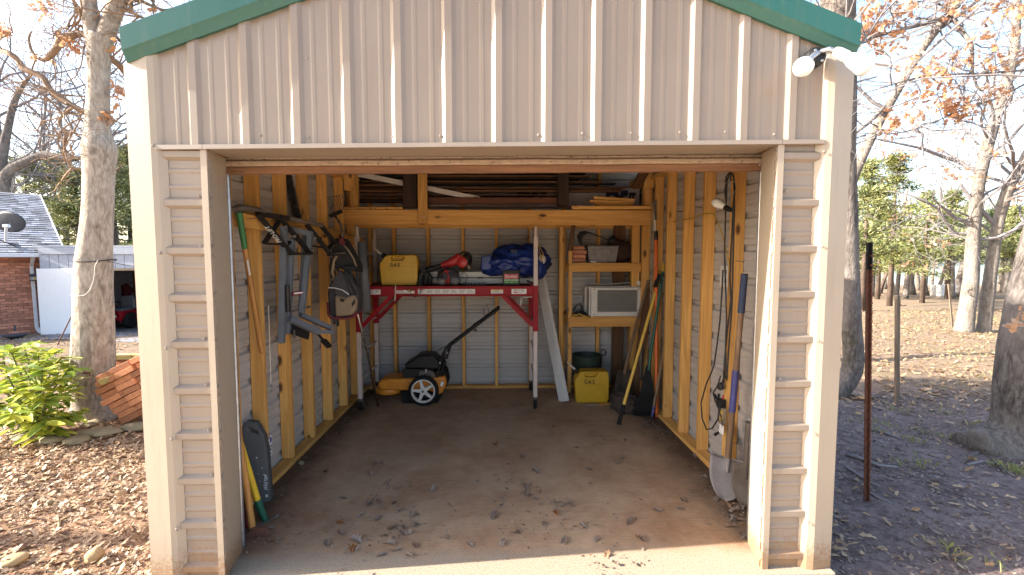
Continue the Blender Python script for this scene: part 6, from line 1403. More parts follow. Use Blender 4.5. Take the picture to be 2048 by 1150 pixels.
for k_, (pts, rr) in enumerate(lims): trunk_tube(mb, [p + V((0, 0, .10 * mnoise.noise(p * 2.3))) for p in pts], [r * s_ * (.62 if k_ < 3 else .42) for r in rr], 8, .08, 3)
mb.build('limb', M['bark_far'], t, smooth=True, fix=False)
rg = random.Random(77); br = []
for pts, rr in lims:
    for k in range(11): i = rg.randrange(1, len(pts)); grow(br, pts[i].lerp(pts[i - 1], rg.random()), (rg.gauss(0, 1), rg.gauss(0, .6), rg.gauss(0, .8)), rg.uniform(.5, 1.2), .016, 2, rg, kids=(2, 4), wig=.3)
branches_mesh(br, .004).build('twigs', M['twig'], t, fix=False)
mb = MB()
for u, v, n_ in ((1735, 20, 30), (1730, 50, 26), (1722, 70, 24), (1800, 12, 20), (1745, 35, 20), (1795, 45, 8), (1790, 75, 12), (1792, 90, 8), (1765, 92, 8), (1865, 138, 26), (1860, 115, 8), (1885, 150, 10), (1895, 205, 30), (1910, 195, 24), (1925, 215, 24), (1900, 225, 14), (1945, 222, 14), (1835, 180, 18), (1830, 245, 10), (1775, 250, 16), (1795, 225, 16), (1970, 188, 16), (1985, 180, 12), (1905, 10, 24), (1950, 8, 24), (1920, 25, 12), (1990, 20, 18), (2030, 15, 18), (2038, 105, 22), (2040, 60, 10), (1945, 118, 8), (1955, 75, 12), (1918, 105, 6), (1985, 110, 12), (1890, 180, 10), (2000, 125, 10), (1760, 60, 14), (1820, 5, 14), (1770, 5, 14)):
    leaf_cluster(mb, P(u, v, y - rg.uniform(.2, 1.0)), rg, n_, .13, .085)
tag(mb.build('leaves', M['leaf_orange'], t, fix=False), kind='stuff')

# two oaks standing behind the shed, whose trunks stripe the field with shade
for k, (x, y, r_, lab) in enumerate(((-.6, 9.6, .22, 'oak standing hidden behind the shed, nearer one'), (1.2, 12.4, .26, 'oak standing hidden behind the shed, farther one'))):
    z0 = gz(x, y); oak('oak_tree', lab, [V((x, y, z0 - .1)), V((x, y, z0 + 1.2)), V((x + .1, y, z0 + 2.4)), V((x + .1, y, z0 + 3.4))], [r_ * 1.2, r_, r_ * .8, r_ * .3], 'bark_grey', 190 + k, twigs=8, tz=(.5, 1), tl=1.6, tr_=.04, lvl=2)
# bare trees far left
for k, (u, v, y, hgt, r_, lean, lab) in enumerate(((22, 520, 19, 9.5, .26, -.02, 'bare grey tree rising behind the house roof'), (60, 500, 24, 11, .24, .25, 'second bare tree behind the house, leaning right'), (240, 500, 21, 10, .2, -.1, 'thin bare tree behind the oak trunk left of the shed'), (130, 500, 27, 12, .22, .05, 'tall bare tree farthest behind the house'))):
    b_ = P(u, v, y); b_.z = gz(b_.x, y)
    pts = [b_ + V((lean * h_ * hgt * .5, 0, h_ * hgt)) for h_ in (0, .2, .4, .6, .8, 1)]
    oak('bare_tree', lab, pts, [r_, r_ * .85, r_ * .7, r_ * .5, r_ * .3, r_ * .1], 'bark_far', 50 + k, flare=.1, n_=12, twigs=28, tz=(.25, 1), tl=4.0, tr_=.05, group=None, lvl=3, kids=(3, 4), updir=.35)
y = 17.; mb = MB()
t = empty('bare_tree', V((P(5, 520, y).x, y, gz(-17, y))), 'dark arching bare limb tree low behind the left roof', 'tree')
s_ = px(y); trunk_tube(mb, [P(3, 460, y), P(8, 370, y), P(20, 340, y), P(50, 325, y), P(90, 310, y), P(130, 318, y), P(165, 315, y)], [9 * s_, 9 * s_, 8 * s_, 8 * s_, 7 * s_, 5 * s_, 3 * s_], 10, .1, 4); trunk_tube(mb, [V((P(3, 460, y).x, y, gz(-17, y))), P(3, 455, y)], [12 * s_, 9 * s_], 10, .1, 4); trunk_tube(mb, [P(8, 370, y), P(2, 330, y), P(15, 260, y), P(30, 200, y), P(60, 150, y)], [8 * s_, 8 * s_, 6 * s_, 5 * s_, 2 * s_], 10, .1, 4); mb.build('trunk', M['bark_grey'], t, smooth=True, fix=False)

# ---- cedars
def cedar(label, x, y, h, rad, seed, mk='cedar', n_=2600, base=.15, trunk=True, lean=0, size=.30):
    z0 = gz(x, y); t = empty('cedar_tree', (x, y, z0), label, 'tree'); rg = np.random.default_rng(seed)
    if trunk: MB().tube([(x, y, z0 - .1), (x + lean * h * .5, y, z0 + h * .5), (x + lean * h, y, z0 + h * .95)], [rad * .04 + .03, rad * .028 + .02, .015], 8).build('trunk', M['bark_dark'], t, smooth=True)
    # boughs: sprays gathered on limbs, so the outline is uneven and sky shows between them
    nb = max(30, n_ // 150); lb = []; m_ = n_ // nb; VS = []
    for b in range(nb):
        hz_ = base + (1 - base) * rg.random() ** .85; prof = (1 - hz_) ** .75 * (.35 + .65 * min(1, (hz_ - base) / .18 + .25)); R_ = rad * prof * rg.uniform(.6, 1.3); a0 = rg.uniform(0, 6.283)
        d = np.array([math.cos(a0), math.sin(a0), rg.uniform(-.12, .35)]); org = np.array([x + lean * h * hz_, y, z0 + h * hz_]); lb.append((org, org + d * R_))
        f_ = rg.random((m_, 1)) ** .6; c = org + d * R_ * f_ + rg.normal(0, 1, (m_, 3)) * (.085 * rad * (.4 + .6 * f_) + .04) * np.array([1, 1, .5]); s_ = size * rg.uniform(.4, 1.15, (m_, 1))
        a = d + rg.normal(0, .65, (m_, 3)); a /= np.linalg.norm(a, axis=1, keepdims=True); q = rg.normal(0, 1, (m_, 3)); q -= a * (q * a).sum(1, keepdims=True); q /= np.linalg.norm(q, axis=1, keepdims=True)
        VS.append(np.stack([c - a * s_ * .5, c + q * s_ * .15, c + a * s_ * .5, c - q * s_ * .15], 1).reshape(-1, 3))
    vs = np.concatenate(VS); fs = np.arange(len(vs)).reshape(-1, 4)
    mb = MB()
    for a, c in lb[:nb]: mb.tube([V(a), V(c)], [.022, .006], 4, caps=False)
    tag(mb.build('limbs', M['bark_dark'], t, fix=False), kind='stuff')
    me = bpy.data.meshes.new('crown'); me.from_pydata(vs.tolist(), [], fs.tolist()); me.materials.append(M[mk]); o = bpy.data.objects.new('crown', me); link(o, Matrix.Identity(4), t)
    return t
for k, (u, y, h, rad, mk, lab) in enumerate(((60, 21, 6.6, 2.4, 'cedar_pale', 'green cedar directly behind the brick house roof'), (118, 22, 7.2, 2.2, 'cedar_pale', 'tall green cedar between the roof and the oak trunk'), (158, 20, 6.0, 2.0, 'cedar_pale', 'cedar half hidden by the oak trunk'), (232, 19, 6.6, 2.3, 'cedar_pale', 'green cedar between the oak trunk and the shed'), (262, 22, 7.6, 2.2, 'cedar_pale', 'tall cedar touching the shed left edge'), (8, 26, 7, 2.6, 'cedar_pale', 'distant cedar at the far left edge'))):
    cedar(lab, P(u, 500, y).x, y, h, rad, 100 + k, mk, 11000, .06, size=.20)
for k, (u, y, h, rad, mk, lab, b_) in enumerate(((1730, 19, 6.3, 2.2, 'cedar_pale', 'upright green cedar right beside the mossy oak', .25), (1785, 22, 7.4, 2.4, 'cedar', 'tallest green cedar beyond the rusty post', .22), (1850, 25, 6.2, 2.6, 'cedar_pale', 'round yellow-green cedar right of the tallest one', .2), (1760, 28, 5.5, 2.8, 'cedar', 'low cedar behind the rusty post', .2), (1900, 28, 6.8, 2.6, 'cedar_pale', 'cedar behind the white box on the field', .28), (1990, 30, 6.2, 3.0, 'cedar_dark', 'cedar seen between the leaning oak pair and the right trunk', .25), (2030, 26, 5.6, 2.4, 'cedar_pale', 'yellow-green cedar at the right edge of the field', .25), (1700, 30, 6.5, 3.0, 'cedar_dark', 'dark distant cedar close to the shed edge', .2), (1945, 36, 7.5, 3.2, 'cedar_pale', 'far cedar behind the leaning oak pair', .28))):
    cedar(lab, P(u, 500, y).x, y, h, rad, 200 + k, mk, 7500, b_ + .06, size=.22)
# trunks standing along the far edge of the field
grp = 'bare trunks along the far edge of the field'; rg = random.Random(44)
for k, u in enumerate((1718, 1728, 1741, 1757, 1768, 1780, 1786, 1795, 1813, 1820, 1829, 1838, 1848, 1856, 1864, 1876, 1888, 1894, 1905, 1912, 1920, 2000, 2010, 2018, 2032, 2042)):
    y = rg.uniform(29, 40); b_ = P(u, 560, y); b_.z = gz(b_.x, y); h_ = rg.uniform(5, 8); ln = rg.uniform(-.35, .45) if rg.random() < .6 else .05; r_ = rg.uniform(.10, .24)
    t = empty('far_trunk', b_, 'slim bare trunk standing along the far edge of the sunlit field', 'tree', grp); mb = MB(); trunk_tube(mb, [b_, b_ + V((ln * h_ * .25, 0, h_ * .3)), b_ + V((ln * h_ * .6, 0, h_ * .65)), b_ + V((ln * h_ * .8, 0, h_))], [r_ * 1.2, r_, r_ * .8, r_ * .3], 8, .1, k); mb.build('trunk', M['bark_grey'] if k % 3 else M['bark_far'], t, smooth=True, fix=False)
    br = []
    for q in range(6): grow(br, b_ + V((ln * h_ * .6, 0, h_ * rg.uniform(.4, .9))), (rg.gauss(0, 1), rg.gauss(0, 1), .6), 2.2, .05, 2, rg, kids=(2, 3))
    branches_mesh(br, .008).build('crown', M['twig'], t, fix=False)
y = 13.8; g = PG(1757, 592); s_ = px(g.y)
oak('dark_slanted_tree', 'dark slanted trunk rising right beside the rusty post in the field', [g, P(1764, 570, g.y), P(1775, 545, g.y), P(1784, 520, g.y), P(1800, 470, g.y), P(1815, 400, g.y)], [4.5 * s_, 3.6 * s_, 3.4 * s_, 3.2 * s_, 3 * s_, 2 * s_], 'bark_dark', 61, flare=.1, n_=10, twigs=9, tz=(.4, 1), tl=2.2, tr_=.04)
# the lake glimpsed between the trunks, and the wood on its far shore as one mass
def lake():
    m, nt, b = _nt('lake_water'); b.inputs['Base Color'].default_value = (.10, .13, .15, 1); b.inputs['Roughness'].default_value = .12; b.inputs['IOR'].default_value = 1.33
    g = N(nt, 'ShaderNodeNewGeometry'); bump(nt, b, noise(nt, g.outputs['Position'], 1.6, 4), .25, .05)
    o = MB().add([(-150, 47, -1.37), (260, 47, -1.37), (260, 415, -1.37), (-150, 415, -1.37)], [(0, 1, 2, 3)]).build('lake', m, fix=False, org=(0, 0, 0)); tag(o, 'pale lake shining beyond the field', kind='structure')
lake()
rgn = np.random.default_rng(5); n_ = 9000; x = rgn.uniform(-150, 255, n_); y = rgn.uniform(230, 262, n_); z = -1.4 + rgn.uniform(.3, 1, n_) * (4 + 4.5 * np.sin(x * .05) ** 2 + 1.5 * np.sin(x * .31)); c = np.stack([x, y, z], 1); s_ = rgn.uniform(.7, 1.9, (n_, 1))
a = rgn.normal(0, 1, (n_, 3)); a /= np.linalg.norm(a, axis=1, keepdims=True); q = rgn.normal(0, 1, (n_, 3)); q -= a * (q * a).sum(1, keepdims=True); q /= np.linalg.norm(q, axis=1, keepdims=True)
vs = np.stack([c - a * s_, c + q * s_ * .6, c + a * s_, c - q * s_ * .6], 1).reshape(-1, 3)
o = MB().add(vs.tolist(), [(4 * k, 4 * k + 1, 4 * k + 2, 4 * k + 3) for k in range(n_)]).build('distant_wood', M['cedar_pale'], fix=False, org=(0, 0, 0)); tag(o, 'distant belt of woodland on the far shore of the lake', kind='stuff')

# out to the left, nearer than the frame shows: the oaks whose shade falls on the shed front and the leaves
for k, (x, y, r_, h_, lab) in enumerate(((-7.6, 2.25, .27, 9.5, 'oak standing off to the left whose shade bands the leaf litter'),)):
    z0 = gz(x, y); oak('oak_tree', lab, [V((x, y, z0 - .1)), V((x + .05, y, z0 + 1)), V((x - .05, y + .05, z0 + 2.2)), V((x + .1, y, z0 + 4.6)), V((x + .2, y, z0 + h_))], [r_ * 1.2, r_, r_ * .9, r_ * .7, r_ * .3], 'bark', 90 + k, twigs=9, tz=(.78, 1), tl=2.2, tr_=.05, lvl=2)

# ================================================================ house and garage, left
HYY = 13.0
def h(u, v, y=HYY): return P(u, v, y)
xr_ = h(86, 560).x; zg = gz(xr_, HYY) - .05; ze = h(60, 508, 12.7).z; xl_ = xr_ - 5.0
hs = empty('brick_house', (xr_, HYY, zg), 'red brick house with a grey shingle gable roof at the far left', 'house')
MB().box(((xl_ + xr_) / 2, HYY + 3.55, (zg + ze) / 2), (xr_ - xl_, 7.06, ze - zg)).build('wall', M['mortar'], hs)
bmb = MB().box((0, 0, 0), (.196, .03, .060)).build('brick', M['brick_house'], hs, bevel=0, org=(0, 0, 0)); first = True; rows = int((ze - zg) / .0735); rest = MB()
for r_ in range(rows):
    z = zg + .04 + r_ * .0735
    for q in range(18):
        x = xr_ - .10 - q * .207 - (.1035 if r_ % 2 else 0); c = V((x, HYY + .008 + random.uniform(-.003, .003), z))
        if q >= 8: rest.box(c, (.196, .03, .060)); continue
        if first: bmb.matrix_basis = W[hs.name].inverted() @ Matrix.Translation(c); W[bmb.name] = Matrix.Translation(c); first = False
        else: inst('brick', bmb, Matrix.Translation(c), hs)
o = rest.build('bricks', M['brick_house'], hs); o['kind'] = 'stuff'
ov, RUN, RISE = .42, 4.15, 1.98
e0, e1 = V((xl_ - .4, HYY - .45, ze + .03)), V((xr_ + ov, HYY - .45, ze + .03))
rid0, rid1 = V((e0.x, HYY - .45 + RUN, ze + RISE)), V((e1.x, HYY - .45 + RUN, ze + RISE)); bk0, bk1 = V((e0.x, HYY - .45 + 2 * RUN, ze + .03)), V((e1.x, HYY - .45 + 2 * RUN, ze + .03))
MB().add([e0, e1, rid1, rid0, bk0, bk1], [(0, 1, 2, 3), (3, 2, 5, 4), (0, 4, 5, 1)]).build('roof_deck', M['shingle'], hs, fix=False)
MB().add([V((xr_, HYY, ze)), V((xr_, HYY + 7, ze)), V((xr_, HYY + 3.6, ze + 1.75)), V((xr_ - .1, HYY, ze)), V((xr_ - .1, HYY + 7, ze)), V((xr_ - .1, HYY + 3.6, ze + 1.75))], [(0, 1, 2), (5, 4, 3), (0, 2, 5, 3), (1, 4, 5, 2), (0, 3, 4, 1)]).build('gable', M['siding'], hs)
sh_ = MB(); nr = 30; rg = random.Random(6); upn = ((e1 - e0).cross(rid0 - e0)).normalized(); upn = upn if upn.z > 0 else -upn; ex_ = (e1 - e0).normalized(); L_ = (e1 - e0).length
for r_ in range(nr):
    a0 = e0.lerp(rid0, r_ / nr); a1 = e0.lerp(rid0, min(1, (r_ + 1.12) / nr)); x = -rg.uniform(0, .3)
    while x < L_:
        w_ = rg.uniform(.10, .30); s0, s1 = max(0, x), min(L_, x + w_ - .006)
        if s1 > s0:
            lift = .010 + rg.uniform(0, .008); p = [a0 + ex_ * s0, a0 + ex_ * s1, a1 + ex_ * s1, a1 + ex_ * s0]
            sh_.hexa([p[0] + upn * .002, p[1] + upn * .002, p[2] + upn * .002, p[3] + upn * .002, p[0] + upn * (lift + .012), p[1] + upn * (lift + .012), p[2] + upn * .005, p[3] + upn * .005])
        x += w_
o = sh_.build('shingles', M['shingle'], hs, fix=False); o['kind'] = 'stuff'
MB().bar(e1 + V((.01, 0, -.03)), rid1 + V((.01, 0, -.03)), .14, .025, (0, -.4, 1)).build('rake_board', M['gutter'], hs)
MB().box(((e0.x + e1.x) / 2, HYY - .50, ze - .035), (e1.x - e0.x, .11, .11)).build('gutter', M['gutter'], hs, bevel=.02)
MB().box(((e0.x + e1.x) / 2, HYY - .22, ze - .02), (e1.x - e0.x - .02, .42, .03)).build('soffit', M['gutter'], hs)
dx = xr_ - .20; MB().bar((dx, HYY - .45, ze - .08), (dx - .01, HYY - .10, ze - .32), .075, .06).bar((dx - .01, HYY - .09, ze - .30), (dx + .01, HYY - .09, zg + .18), .075, .06).bar((dx + .01, HYY - .09, zg + .2), (dx + .06, HYY - .35, zg + .06), .075, .06).build('downspout', M['gutter'], hs, bevel=.008)
lp = V((dx + .02, HYY - .22, ze - .66)); o = MB().box(lp, (.15, .12, .09)).build('lantern_body', M['siding'], hs, bevel=.004); MB().box(lp + V((0, -.063, .0)), (.045, .008, .055)).build('lantern_pane', M['sticker_yellow'], o)
MB().prism([lp + V((-.12, -.08, .045)), lp + V((.12, -.08, .045)), lp + V((.085, -.08, .12)), lp + V((-.085, -.08, .12))], (0, .16, 0)).build('lantern_cap', M['dish'], hs, bevel=.004); MB().box(lp + V((0, 0, -.06)), (.20, .15, .022)).build('lantern_tray', M['dish'], hs)
hs.matrix_basis = W[hs.name] @ Matrix.Rotation(R(50), 4, 'Z')
# dish on the roof
dc = h(18, 446, 12.35)
t = empty('satellite_dish', h(12, 486, 12.65), 'dark grey oval satellite dish standing on the shingle roof', 'satellite dish')
mb = MB(); vs = []; fs = []; nr_, na = 6, 30
for i in range(nr_ + 1):
    for j in range(na): an = 6.283 * j / na; r_ = i / nr_; vs.append(dc + V((1, 0, -.10)) * .43 * r_ * math.cos(an) + V((.35, -.35, .87)).normalized() * .30 * r_ * math.sin(an) + V((-.5, .6, .45)) * .07 * r_ * r_)
for i in range(nr_):
    for j in range(na): fs.append((i * na + j, i * na + (j + 1) % na, (i + 1) * na + (j + 1) % na, (i + 1) * na + j))
o = mb.add(vs, fs).build('reflector', M['dish'], t, smooth=True, fix=False); o.modifiers.new('thickness', 'SOLIDIFY').thickness = .012
MB().tube([h(12, 486, 12.62), h(12, 462, 12.2), h(13, 454, 12.1)], .030, 10).build('mast', M['gutter'], t, smooth=40); MB().box(h(13, 452, 12.05), (.15, .08, .08)).build('bracket', M['gutter'], t, bevel=.02)
for pts in (((12, 486), (2, 480), (-6, 478)), ((14, 486), (30, 493), (45, 499)), ((13, 486), (45, 491), (90, 489), (122, 489))): MB().tube([h(u, v, 12.45 + (u - 12) * .004) for u, v in pts], .011, 6).build('cable', M['cord'], t)
o = MB().lathe([(.05, 0), (.22, .10), (.23, .13), (.20, .12), (0, .10)], (h(30, 665, 11.6).x, 11.6, gz(-12, 11.6)), (0, 0, 1), 20).tube([h(30, 662, 11.6), h(30, 650, 11.6)], .02, 6).build('dark_planter', M['dish'], smooth=40); tag(o, 'low dark bowl planter against the brick wall', 'planter')

# garage wing: white door, grey fascia, open bay with a mower inside
GY = 12.55
ga = empty('garage_wing', (h(180, 660, GY).x, GY, gz(-12, GY)), 'pale grey sided garage wing with a white door and an open dark bay', 'garage')
gl, gr = h(84, 560, GY).x, h(345, 560, GY).x; zf0, zf1 = h(200, 502, GY).z, h(200, 538, GY).z; zgg = gz(-12, GY) - .05
for k in range(14):
    xa = gl + (gr - gl) * k / 14; xb = gl + (gr - gl) * (k + 1) / 14
    MB().box(((xa + xb) / 2, GY, (zf0 + zf1) / 2), (xb - xa - .012, .04, zf0 - zf1)).build('siding_board', M['siding'], ga)
MB().box(((gl + gr) / 2, GY - .035, zf0 + .0), (gr - gl, .04, .17)).build('fascia', M['siding'], ga)
MB().box(((gl + gr) / 2, GY - .02, zf1 - .01), (gr - gl, .03, .06)).build('lintel_trim', M['bag_tan'], ga)
MB().box((h(90, 600, GY).x, GY + .02, (zf1 + zgg) / 2), (.16, .05, zf1 - zgg)).build('corner_board', M['siding'], ga)
da, db = h(87, 672, GY), h(153, 537, GY)
MB().box(((da.x + db.x) / 2, GY - .05, (da.z + db.z) / 2), (db.x - da.x, .05, db.z - da.z)).build('door', M['door_white'], ga, bevel=.006)
pi0, pi1 = h(153, 600, GY).x, h(214, 600, GY).x; MB().box(((pi0 + pi1) / 2, GY + .02, (zf1 + zgg) / 2), (pi1 - pi0, .05, zf1 - zgg)).build('pier', M['siding'], ga)
MB().box(((gl + gr) / 2, GY + 3.0, (zf0 + zgg) / 2), (gr - gl, .05, zf0 - zgg + .3)).build('back_wall', M['plywood'], ga); MB().box(((gl + gr) / 2, GY + 1.5, zf0 + .12), (gr - gl + .3, 3.1, .06)).build('roof', M['siding'], ga)
for xx in (gl, gr): MB().box((xx, GY + 1.5, (zf0 + zgg) / 2), (.06, 3.0, zf0 - zgg + .2)).build('wall', M['siding'], ga)
for u, v, u1, v1, m in ((222, 560, 240, 560, 'iron'), (233, 575, 262, 575, 'wood_old_shaded'), (226, 565, 226, 590, 'iron'), (250, 566, 262, 566, 'wood_old_shaded')): board('shelf_batten', h(u, v, GY + 2.9), h(u1, v1, GY + 2.9), .05, .04, (0, 1, 0), M[m], ga)
# riding mower
ry = 13.5; rc = h(246, 650, ry); rzg = gz(-11.5, 13.5) ; sc_ = px(ry)
t = empty('riding_mower', (rc.x, ry, rzg), 'red riding mower with a grey seat parked in the open garage bay', 'riding mower')
zz = lambda v: h(246, v, ry).z
MB().box((rc.x, ry + .1, zz(628)), (38 * sc_, 1.0, 16 * sc_)).build('hood', M['red'], t, bevel=.05, seg=3); MB().box((rc.x, ry - .42, zz(634)), (42 * sc_, .10, 7 * sc_)).build('bumper', M['red'], t, bevel=.02)
MB().prism([(h(229, 605, ry).x, ry + .15, zz(618)), (h(231, 596, ry).x, ry + .15, zz(594)), (h(240, 592, ry).x, ry + .15, zz(592)), (h(252, 592, ry).x, ry + .15, zz(592)), (h(258, 598, ry).x, ry + .15, zz(597)), (h(262, 618, ry).x, ry + .15, zz(618))], (0, .14, 0)).build('seat_back', M['greyfoam'], t, bevel=.04, seg=3); MB().box((rc.x, ry - .05, zz(619)), (30 * sc_, .45, 8 * sc_)).build('seat', M['greyfoam'], t, bevel=.04, seg=3)
for k in (-1, 1):
    MB().lathe([(.05, -.08), (.20, -.09), (.23, -.05), (.23, .05), (.20, .09), (.05, .08)], (rc.x + k * 20 * sc_, ry - .1, rzg + .23), (1, 0, 0), 18).build('wheel', M['rubber'], t, smooth=40); MB().box((rc.x + k * 11 * sc_, ry - .48, zz(629)), (7 * sc_, .03, 4 * sc_)).build('headlight', M['white'], t, bevel=.01); MB().tube([(rc.x + k * 18 * sc_, ry - .4, zz(640)), (rc.x + k * 18 * sc_, ry - .46, zz(620)), (rc.x + k * 12 * sc_, ry - .46, zz(618))], .02, 6).build('guard_bar', M['red'], t)
MB().tube([(rc.x, ry - .2, zz(618)), (rc.x, ry - .26, zz(606))], .018, 6).build('steering_column', M['black'], t)
MB().tube([(rc.x + .17 * math.cos(q), ry - .28 + .06 * math.sin(q), zz(606) + .05 * math.sin(q)) for q in np.linspace(0, 6.283, 18)[:-1]], .016, 6, closed=True).build('steering_wheel', M['black'], t, smooth=True)
o = MB().tube([h(249, 570, 15.1), h(256, 580, 15.1), h(250, 592, 15.1)], [.10, .16, .10], 10).build('hanging_coat', M['bag_red'], smooth=True); tag(o, 'dark maroon coat hanging on the garage back wall', 'coat')
gv = MB(); gp = [(-15.5, 12.4), (-7.5, 12.4), (-7.5, 14.3), (-15.5, 14.3)]; gvs = []
nx_, ny_ = 24, 6
for j in range(ny_ + 1):
    for i in range(nx_ + 1): x = -15.5 + 8 * i / nx_; y = 11.0 + 4.6 * j / ny_; gvs.append((x, y, gz(x, y) + .006))
M['gravel'] = mat('grey_blue_gravel', (.26, .26, .28), (.13, .125, .13), rough=.95, scale=60, bmp=.9)
o = gv.add(gvs, [(j * (nx_ + 1) + i, j * (nx_ + 1) + i + 1, (j + 1) * (nx_ + 1) + i + 1, (j + 1) * (nx_ + 1) + i) for j in range(ny_) for i in range(nx_)]).build('gravel_apron', M['gravel'], org=(0, 0, 0), fix=False); tag(o, 'grey gravel apron before the garage bay', kind='structure')
o = MB().tube([PG(115, 690) + V((0, 0, .0)), PG(115, 690) + V((.45, 0, .85))], .012, 6).build('garden_stake', M['rust'], smooth=True)
o2 = MB().prism([PG(138, 665) + V((0, 0, .30)), PG(138, 665) + V((.12, 0, .36)), PG(138, 665) + V((.10, 0, .62)), PG(138, 665) + V((.02, 0, .62))], (0, .03, 0)).build('garden_ornament', M['rust'], bevel=.01); tag(o2, 'small rusty garden ornament beside the oak trunk before the white door', 'ornament'); tag(o, 'thin rusty stake leaning before the white garage door', 'stake')

# ================================================================ spotted laurel bush
bc = PG(62, 872); by = 4.35; bx = P(58, 790, by).x; bz = gz(bx, by)
t = empty('spotted_laurel', (bx, by, bz), 'yellow-green spotted laurel bush with broad leaves left of the oak', 'bush')
def laurel_leaf(name, seed):
    rg = random.Random(seed); n_ = 9; vs = []; fs = []
    for i in range(n_):
        y = i / (n_ - 1); w_ = .19 * math.sin(math.pi * min(1, y ** .8)) ** .75 + .004; w_ *= 1 + .12 * ((i % 2) - .5) * (y > .4); z = -.25 * y * y + .05 * math.sin(y * 5 + seed)
        vs += [(-w_, y, z + .32 * w_), (-w_ * .5, y, z + .12 * w_), (0, y, z), (w_ * .5, y, z + .12 * w_), (w_, y, z + .32 * w_)]
    for i in range(n_ - 1):
        for j in range(4): fs.append((i * 5 + j, i * 5 + j + 1, (i + 1) * 5 + j + 1, (i + 1) * 5 + j))
    me = bpy.data.meshes.new(name); me.from_pydata(vs, [], fs); me.materials.append(M['aucuba']); me.polygons.foreach_set('use_smooth', [True] * len(me.polygons)); return me
LL = [laurel_leaf('leaf', i) for i in range(3)]; rg = random.Random(17); nleaf = 0; stems = MB()
tips = []
for u, v, k in ((20, 700, 0), (48, 690, .1), (75, 695, 0), (100, 705, -.1), (122, 715, 0), (140, 735, -.1), (10, 740, -.2), (45, 735, -.3), (85, 740, -.3), (112, 760, -.25), (18, 780, -.35), (60, 780, -.4), (95, 800, -.35), (125, 795, -.2), (20, 830, -.35), (50, 830, -.3), (90, 850, -.3), (118, 842, -.2), (140, 838, -.15), (5, 700, .2), (30, 712, .25), (70, 715, .3), (110, 730, .25), (-15, 720, .1), (-25, 770, 0), (-10, 810, -.2), (0, 850, -.2), (135, 760, .1), (75, 868, -.25), (105, 865, -.15), (40, 760, .1), (80, 765, .1), (30, 800, .0)):
    p = P(u, v, by + k); b0 = V((bx + rg.uniform(-.15, .15), by + rg.uniform(-.1, .1), bz - .02)); p.z = max(p.z, gz(p.x, p.y) + .10); mid = b0.lerp(p, .55) + V((0, 0, .10)); stems.tube([b0, mid, p], [.011, .008, .005], 5); tips.append((p, (p - mid).normalized()))
stems.build('stem', M['stem'], t)
for p, d in tips:
    for k in range(9):
        if nleaf >= 297: break
        a_ = k * 2.4 + rg.uniform(-.3, .3); hz_ = V((math.cos(a_), math.sin(a_), rg.uniform(-.25, .55))); dr = (hz_ + d * .35).normalized(); up_ = V((0, 0, 1)); x_ = dr.cross(up_).normalized(); z_ = x_.cross(dr).normalized()
        q = p - d * rg.uniform(0, .10); s_ = rg.uniform(.115, .19); Mx = Matrix((x_, dr, z_)).transposed().to_4x4(); Mx = Mx @ Matrix.Rotation(rg.uniform(-.35, .35), 4, 'Y') @ Matrix.Scale(s_, 4); Mx.translation = q
        o = bpy.data.objects.new('leaf', rg.choice(LL)); link(o, Mx, t); nleaf += 1

xi = MB(); rg = random.Random(29)
for k in range(420):
    p, d = rg.choice(tips); q = p - V((d.x, d.y, d.z)) * rg.uniform(.05, .30) + V((rg.gauss(0, .06), rg.gauss(.05, .06), rg.gauss(0, .05))); q.z = max(q.z, gz(q.x, q.y) + .05); a_ = rg.uniform(0, 6.283); dr = V((math.cos(a_), math.sin(a_), rg.uniform(-.4, .4))).normalized(); x_ = dr.cross(V((0, 0, 1))).normalized(); z_ = x_.cross(dr); s_ = rg.uniform(.08, .14)
    xi.add([q, q + dr * s_ * .3 + x_ * s_ * .17 + z_ * s_ * .04, q + dr * s_ * .65 + x_ * s_ * .17, q + dr * s_ - z_ * s_ * .2, q + dr * s_ * .65 - x_ * s_ * .17, q + dr * s_ * .3 - x_ * s_ * .17 + z_ * s_ * .04], [(0, 1, 2, 3), (0, 3, 4, 5)])
tag(xi.build('inner_leaves', M['aucuba'], t, fix=False), kind='stuff')

# ================================================================ bricks stacked against the oak, edging stones
bs = []; y0 = 4.62; s_ = px(y0); th = R(26)
bmesh_ = MB().box((0, 0, 0), (.200, .092, .056)).build('stacked_brick', M['brick'], bevel=.004, org=(0, 0, 0)); firstb = True
def put_brick(c, ang, yaw, m=None, lab=None, g='bricks in the tilted stack beside the oak', deflab='red clay brick in the tilted stack beside the oak trunk'):
    global firstb
    Mx = Matrix.Translation(c) @ Matrix.Rotation(yaw, 4, 'Z') @ Matrix.Rotation(-ang, 4, 'Y')
    if firstb and m is None: o = bmesh_; o.matrix_basis = Mx; W[o.name] = Mx; firstb = False
    elif m is None: o = bpy.data.objects.new('stacked_brick', bmesh_.data); link(o, Mx); b = o.modifiers.new('bevel', 'BEVEL'); b.width = .004; b.segments = 2; b.limit_method = 'ANGLE'
    else:
        o = MB().box((0, 0, 0), (.200, .092, .058)).build('stacked_brick', M[m], bevel=.005, org=(0, 0, 0)); o.matrix_basis = Mx; W[o.name] = Mx
    tag(o, lab or deflab, 'brick', None if lab else g)
cdir = V((math.cos(th), 0, math.sin(th))); ndir = V((-math.sin(th), 0, math.cos(th))); base = P(252, 846, y0); rg = random.Random(3)
